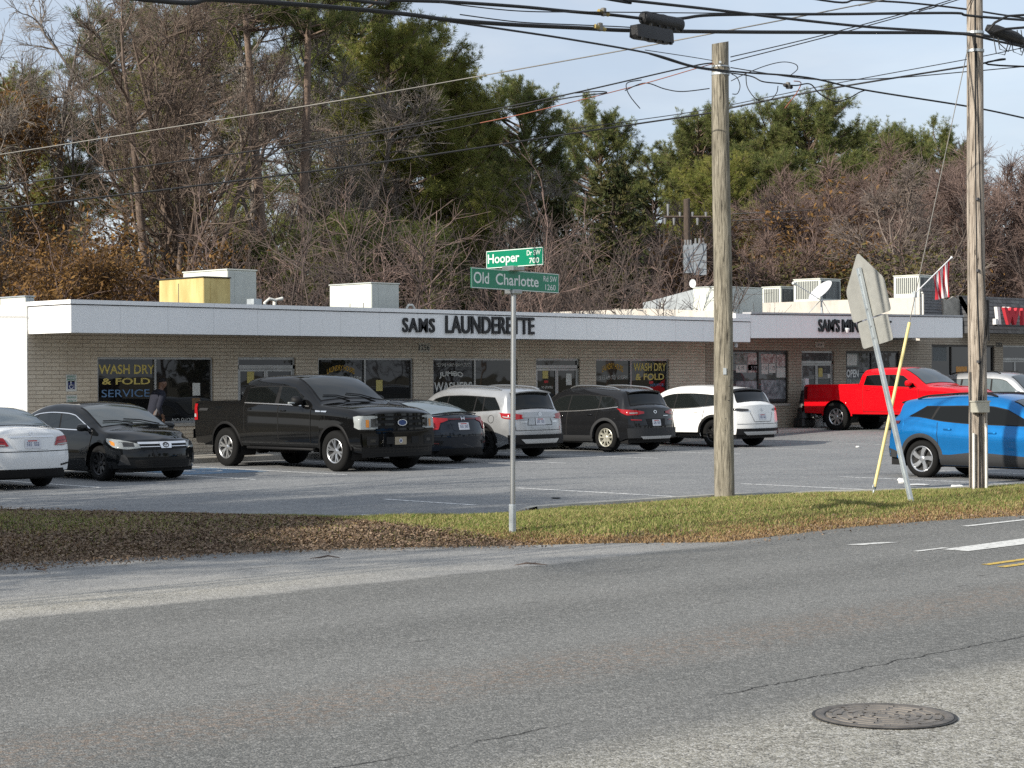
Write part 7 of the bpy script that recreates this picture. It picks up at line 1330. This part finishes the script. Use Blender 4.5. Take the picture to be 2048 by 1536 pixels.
# far wood behind, one mass
def far_wood(name, spots, label, wood_seed=5):
    V = {}; 
    for kind, X, Y, H, rz in spots:
        H0, parts = KIND[kind]; s = H/H0; c, q = math.cos(rz)*s, math.sin(rz)*s
        for nm, me in parts:
            n = len(me.vertices); v = np.empty(n*3, np.float32); me.vertices.foreach_get('co', v); v = v.reshape(-1, 3); k = np.empty(len(me.loops), np.int32); me.loops.foreach_get('vertex_index', k)
            w = np.c_[v[:, 0]*c-v[:, 1]*q+X, v[:, 0]*q+v[:, 1]*c+Y, v[:, 2]*s]; e = V.setdefault(me.materials[0].name, [[], [], [], 0]); e[0].append(w); e[1].append(k+e[3]); e[3] += n
            if 'tone' in me.attributes: a = np.empty(n, np.float32); me.attributes['tone'].data.foreach_get('value', a); e[2].append(a)
    r = empty(name, (spots[0][1], spots[0][2], 0), label, 'woodland'); r['kind'] = 'stuff'
    for mn, (vs, ks, ts, n) in V.items():
        v = np.concatenate(vs)-np.array([spots[0][1], spots[0][2], 0], np.float32); me = bpy.data.meshes.new('branches' if not ts else 'leafage'); me_np(me, v, np.concatenate(ks).reshape(-1, 4)); o = link(me.name, me, MT[mn], r); o['kind'] = 'stuff'
        if ts: at_ = me.attributes.new('tone', 'FLOAT', 'POINT'); at_.data.foreach_set('value', np.concatenate(ts))
sp_ = []
for i in range(30):
    x = -150+i*80+rt.uniform(-25, 25); d = rt.uniform(104, 135); p = at(x, 700, d); k = rt.choice(['thicket0', 'thicket1', 'thicket2', 'cedar0', 'leafy_shrub']); sp_.append((k, p[0], p[1], rt.uniform(8, 12), rt.uniform(0, 6)))
for i in range(12):
    x = -100+i*105+rt.uniform(-25, 25); d = rt.uniform(108, 130); p = at(x, 700, d); sp_.append((rt.choice(['bare0', 'bare3', 'bare2']), p[0], p[1], rt.uniform(15, 19)*(.72 if x < 420 else 1), rt.uniform(0, 6)))
far_wood('far_wood', sp_, 'far-off wood closing the gaps behind the trees')
# trees outside the frame: they throw the streaked shade on the lot and stand in the reflections
for i, (k, X, Y, H, sx) in enumerate((('shade0', 6.0, 25.6, 10, .9), ('shade1', 8.5, 28.6, 10.5, .8), ('shade1', 4.5, 23.0, 9, .9), ('small_pine', 3.2, 21.0, 7.0, 1.1), ('small_pine', .5, 19.0, 6.3, 1.1), ('shade0', 1.0, 26.5, 13, 1.0), ('shade1', -5, 29, 16, 1.1), ('shade0', -10, 24, 18, 1.1), ('shade1', 3.0, 31.5, 12, 1.0), ('shade0', -17, 27.5, 21, 1.), ('pine3', -10, 21.3, 14, .8), ('shade1', -3, 37, 14, 1.), ('shade0', -14, 41, 18, 1.), ('small_pine', -1.0, 21.2, 8.0, 1.2), ('pine1', -31, 22.5, 20, .8), ('pine2', -5.5, 19.6, 9.0, .8), ('shade1', -24, 25, 22, 1.), ('shade0', -30, 29, 24, 1.), ('shade1', -36, 23, 25, 1.), ('pine0', -20, 24.5, 21, .7), ('pine2', -27, 26.6, 23, .7), ('shade0', -42, 26, 26, 1.))):
    plant(k, X, Y, H, i*1.3, 'tree standing out of view to the left beside the lot', 'trees left of the lot', sx)
sp_ = []
for i in range(26):
    X = 20+i*6.2; sp_.append((rt.choice(['pine1', 'pine3', 'bare0', 'cedar0', 'thicket0', 'bare2']), X+rt.uniform(-2, 2), rt.uniform(-30, -14)-X*.12, rt.uniform(10, 17) if i % 3 else 9, rt.uniform(0, 6)))
for i in range(16): sp_.append((rt.choice(['pine1', 'cedar0', 'bare0', 'thicket0', 'bare2']), -12-i*4.5+rt.uniform(-2, 2), 62+i*2.5+rt.uniform(-5, 5), rt.uniform(8, 13), rt.uniform(0, 6)))
far_wood('wood_across_road', sp_, 'wood across the road behind the viewer')
# ------------------------------------------------------------------ grass and leaves on the verge (nobody could count them)
rg = np.random.default_rng(9)
def blades(name, n, m, hmin, hmax, w, dens, label, cat):
    s = rg.uniform(2.0, 14.6, n*3); v = rg.uniform(.0, 1.0, n*3); P = verge_pt(s, v); keep = rg.uniform(0, 1, n*3) < dens(P[:, 0], P[:, 1], v); P = P[keep][:n]; vv = v[keep][:n]; k = len(P)
    a = rg.uniform(0, 2*PI, k); d = np.c_[np.cos(a), np.sin(a), np.zeros(k)]; h = rg.uniform(hmin, hmax, k)*(.55+.45*np.sin(np.pi*np.clip(vv, 0.05, .95))); ln = rg.uniform(.1, .9, k)*h; b = rg.uniform(0, 2*PI, k); l = np.c_[np.cos(b), np.sin(b), np.zeros(k)]
    W_ = (w*rg.uniform(.6, 1.3, k))[:, None]; mid = P+l*(ln*.35)[:, None]+np.c_[np.zeros((k, 2)), h*.6]; tip = P+l*ln[:, None]+np.c_[np.zeros((k, 2)), h*rg.uniform(.65, 1., k)]
    V = np.stack([P-d*W_, P+d*W_, mid+d*W_*.7, mid-d*W_*.7, tip], 1).reshape(-1, 3); i = np.arange(k)[:, None]*5; F = np.concatenate([i+[0, 1, 2], i+[0, 2, 3], i+[3, 2, 4]])
    c = V.mean(0); o = mesh_np(name, V-c, F, MT[m]); o.location = c.tolist(); at_ = o.data.attributes.new('tone', 'FLOAT', 'POINT'); at_.data.foreach_set('value', np.repeat(rg.uniform(0, 1, k)**1.6, 5).astype(np.float32)); tag(o, label, cat, kind='stuff'); return o
def green(X, Y, v):
    pat = .5+.5*np.sin(X*1.7+np.sin(Y*2.1)*1.3)*np.sin(Y*2.3+X*.6)
    g = np.where(X > 15.0, np.clip((v-.04)/.18, 0, 1)*np.clip((.95-v)/.12, .2, 1)*(.5+.5*pat), .03+.30*np.exp(-((X-11.8)/1.5)**2)*np.clip((v-.25)/.2, 0, 1))
    return np.clip(g, 0.02, 1)
def dry(X, Y, v):
    return np.clip(np.where(v < .07+.16*(.5+.5*np.sin(X*2.9+1.2*np.sin(X*1.3))), .9, .24+.25*np.sin(X*1.7+np.sin(Y*2.1)*1.3)*np.sin(Y*2.3+X*.6))*np.where(X < 15.2, .3, 1)+.15*(v > .8), 0, 1)
blades('grass', 150000, 'grass blades', .035, .10, .006, green, 'short green grass growing along the roadside verge', 'grass')
blades('dry_grass', 90000, 'dry grass', .03, .085, .006, dry, 'dry straw coloured grass along the road edge of the verge', 'grass')
def leaf_mesh(name, n, dens, label, size=(.010, .027)):
    s = rg.uniform(2.0, 14.6, n*3); v = np.where(rg.uniform(0, 1, n*3) < .06, rg.uniform(-.14, .0, n*3), rg.uniform(-.05, 1.05, n*3)); P = verge_pt(s, v); keep = rg.uniform(0, 1, n*3) < dens(P[:, 0], P[:, 1], v); P = P[keep][:n]; k = len(P); P[:, 2] = np.maximum(P[:, 2], 0)+rg.uniform(.008, .05, k)
    u = rg.normal(0, 1, (k, 3))*[1, 1, .45]; u /= np.linalg.norm(u, axis=1)[:, None]; nrm = rg.normal(0, .55, (k, 3))+[0, 0, 1]; w = np.cross(nrm, u); w /= np.linalg.norm(w, axis=1)[:, None]; L = (size[0]+(size[1]-size[0])*rg.uniform(0, 1, k)**2)[:, None]; cup = np.c_[np.zeros((k, 2)), rg.uniform(-.3, .5, k)]*L
    V = np.stack([P-u*L, P-u*L*.2+w*L*.62+cup, P+u*L, P-u*L*.1-w*L*.62+cup], 1).reshape(-1, 3); i = np.arange(k)[:, None]*4; F = np.concatenate([i+[0, 1, 2], i+[0, 2, 3]]); c = V.mean(0)
    o = mesh_np(name, V-c, F, MT['fallen leaves']); o.location = c.tolist(); at_ = o.data.attributes.new('tone', 'FLOAT', 'POINT'); at_.data.foreach_set('value', np.repeat(rg.uniform(0, 1, k)**1.5, 4).astype(np.float32)); tag(o, label, 'leaves', kind='stuff')
leaf_mesh('fallen_leaves', 95000, lambda X, Y, v: np.where(X < 15.2, 1.0-.40*np.exp(-((X-11.8)/1.3)**2)*(v > .3), .018+.12*(v > .86)+.06*(v < .06))*np.where((v < .0) | (v > .98), .4, 1), 'brown fallen leaves covering the left part of the verge')
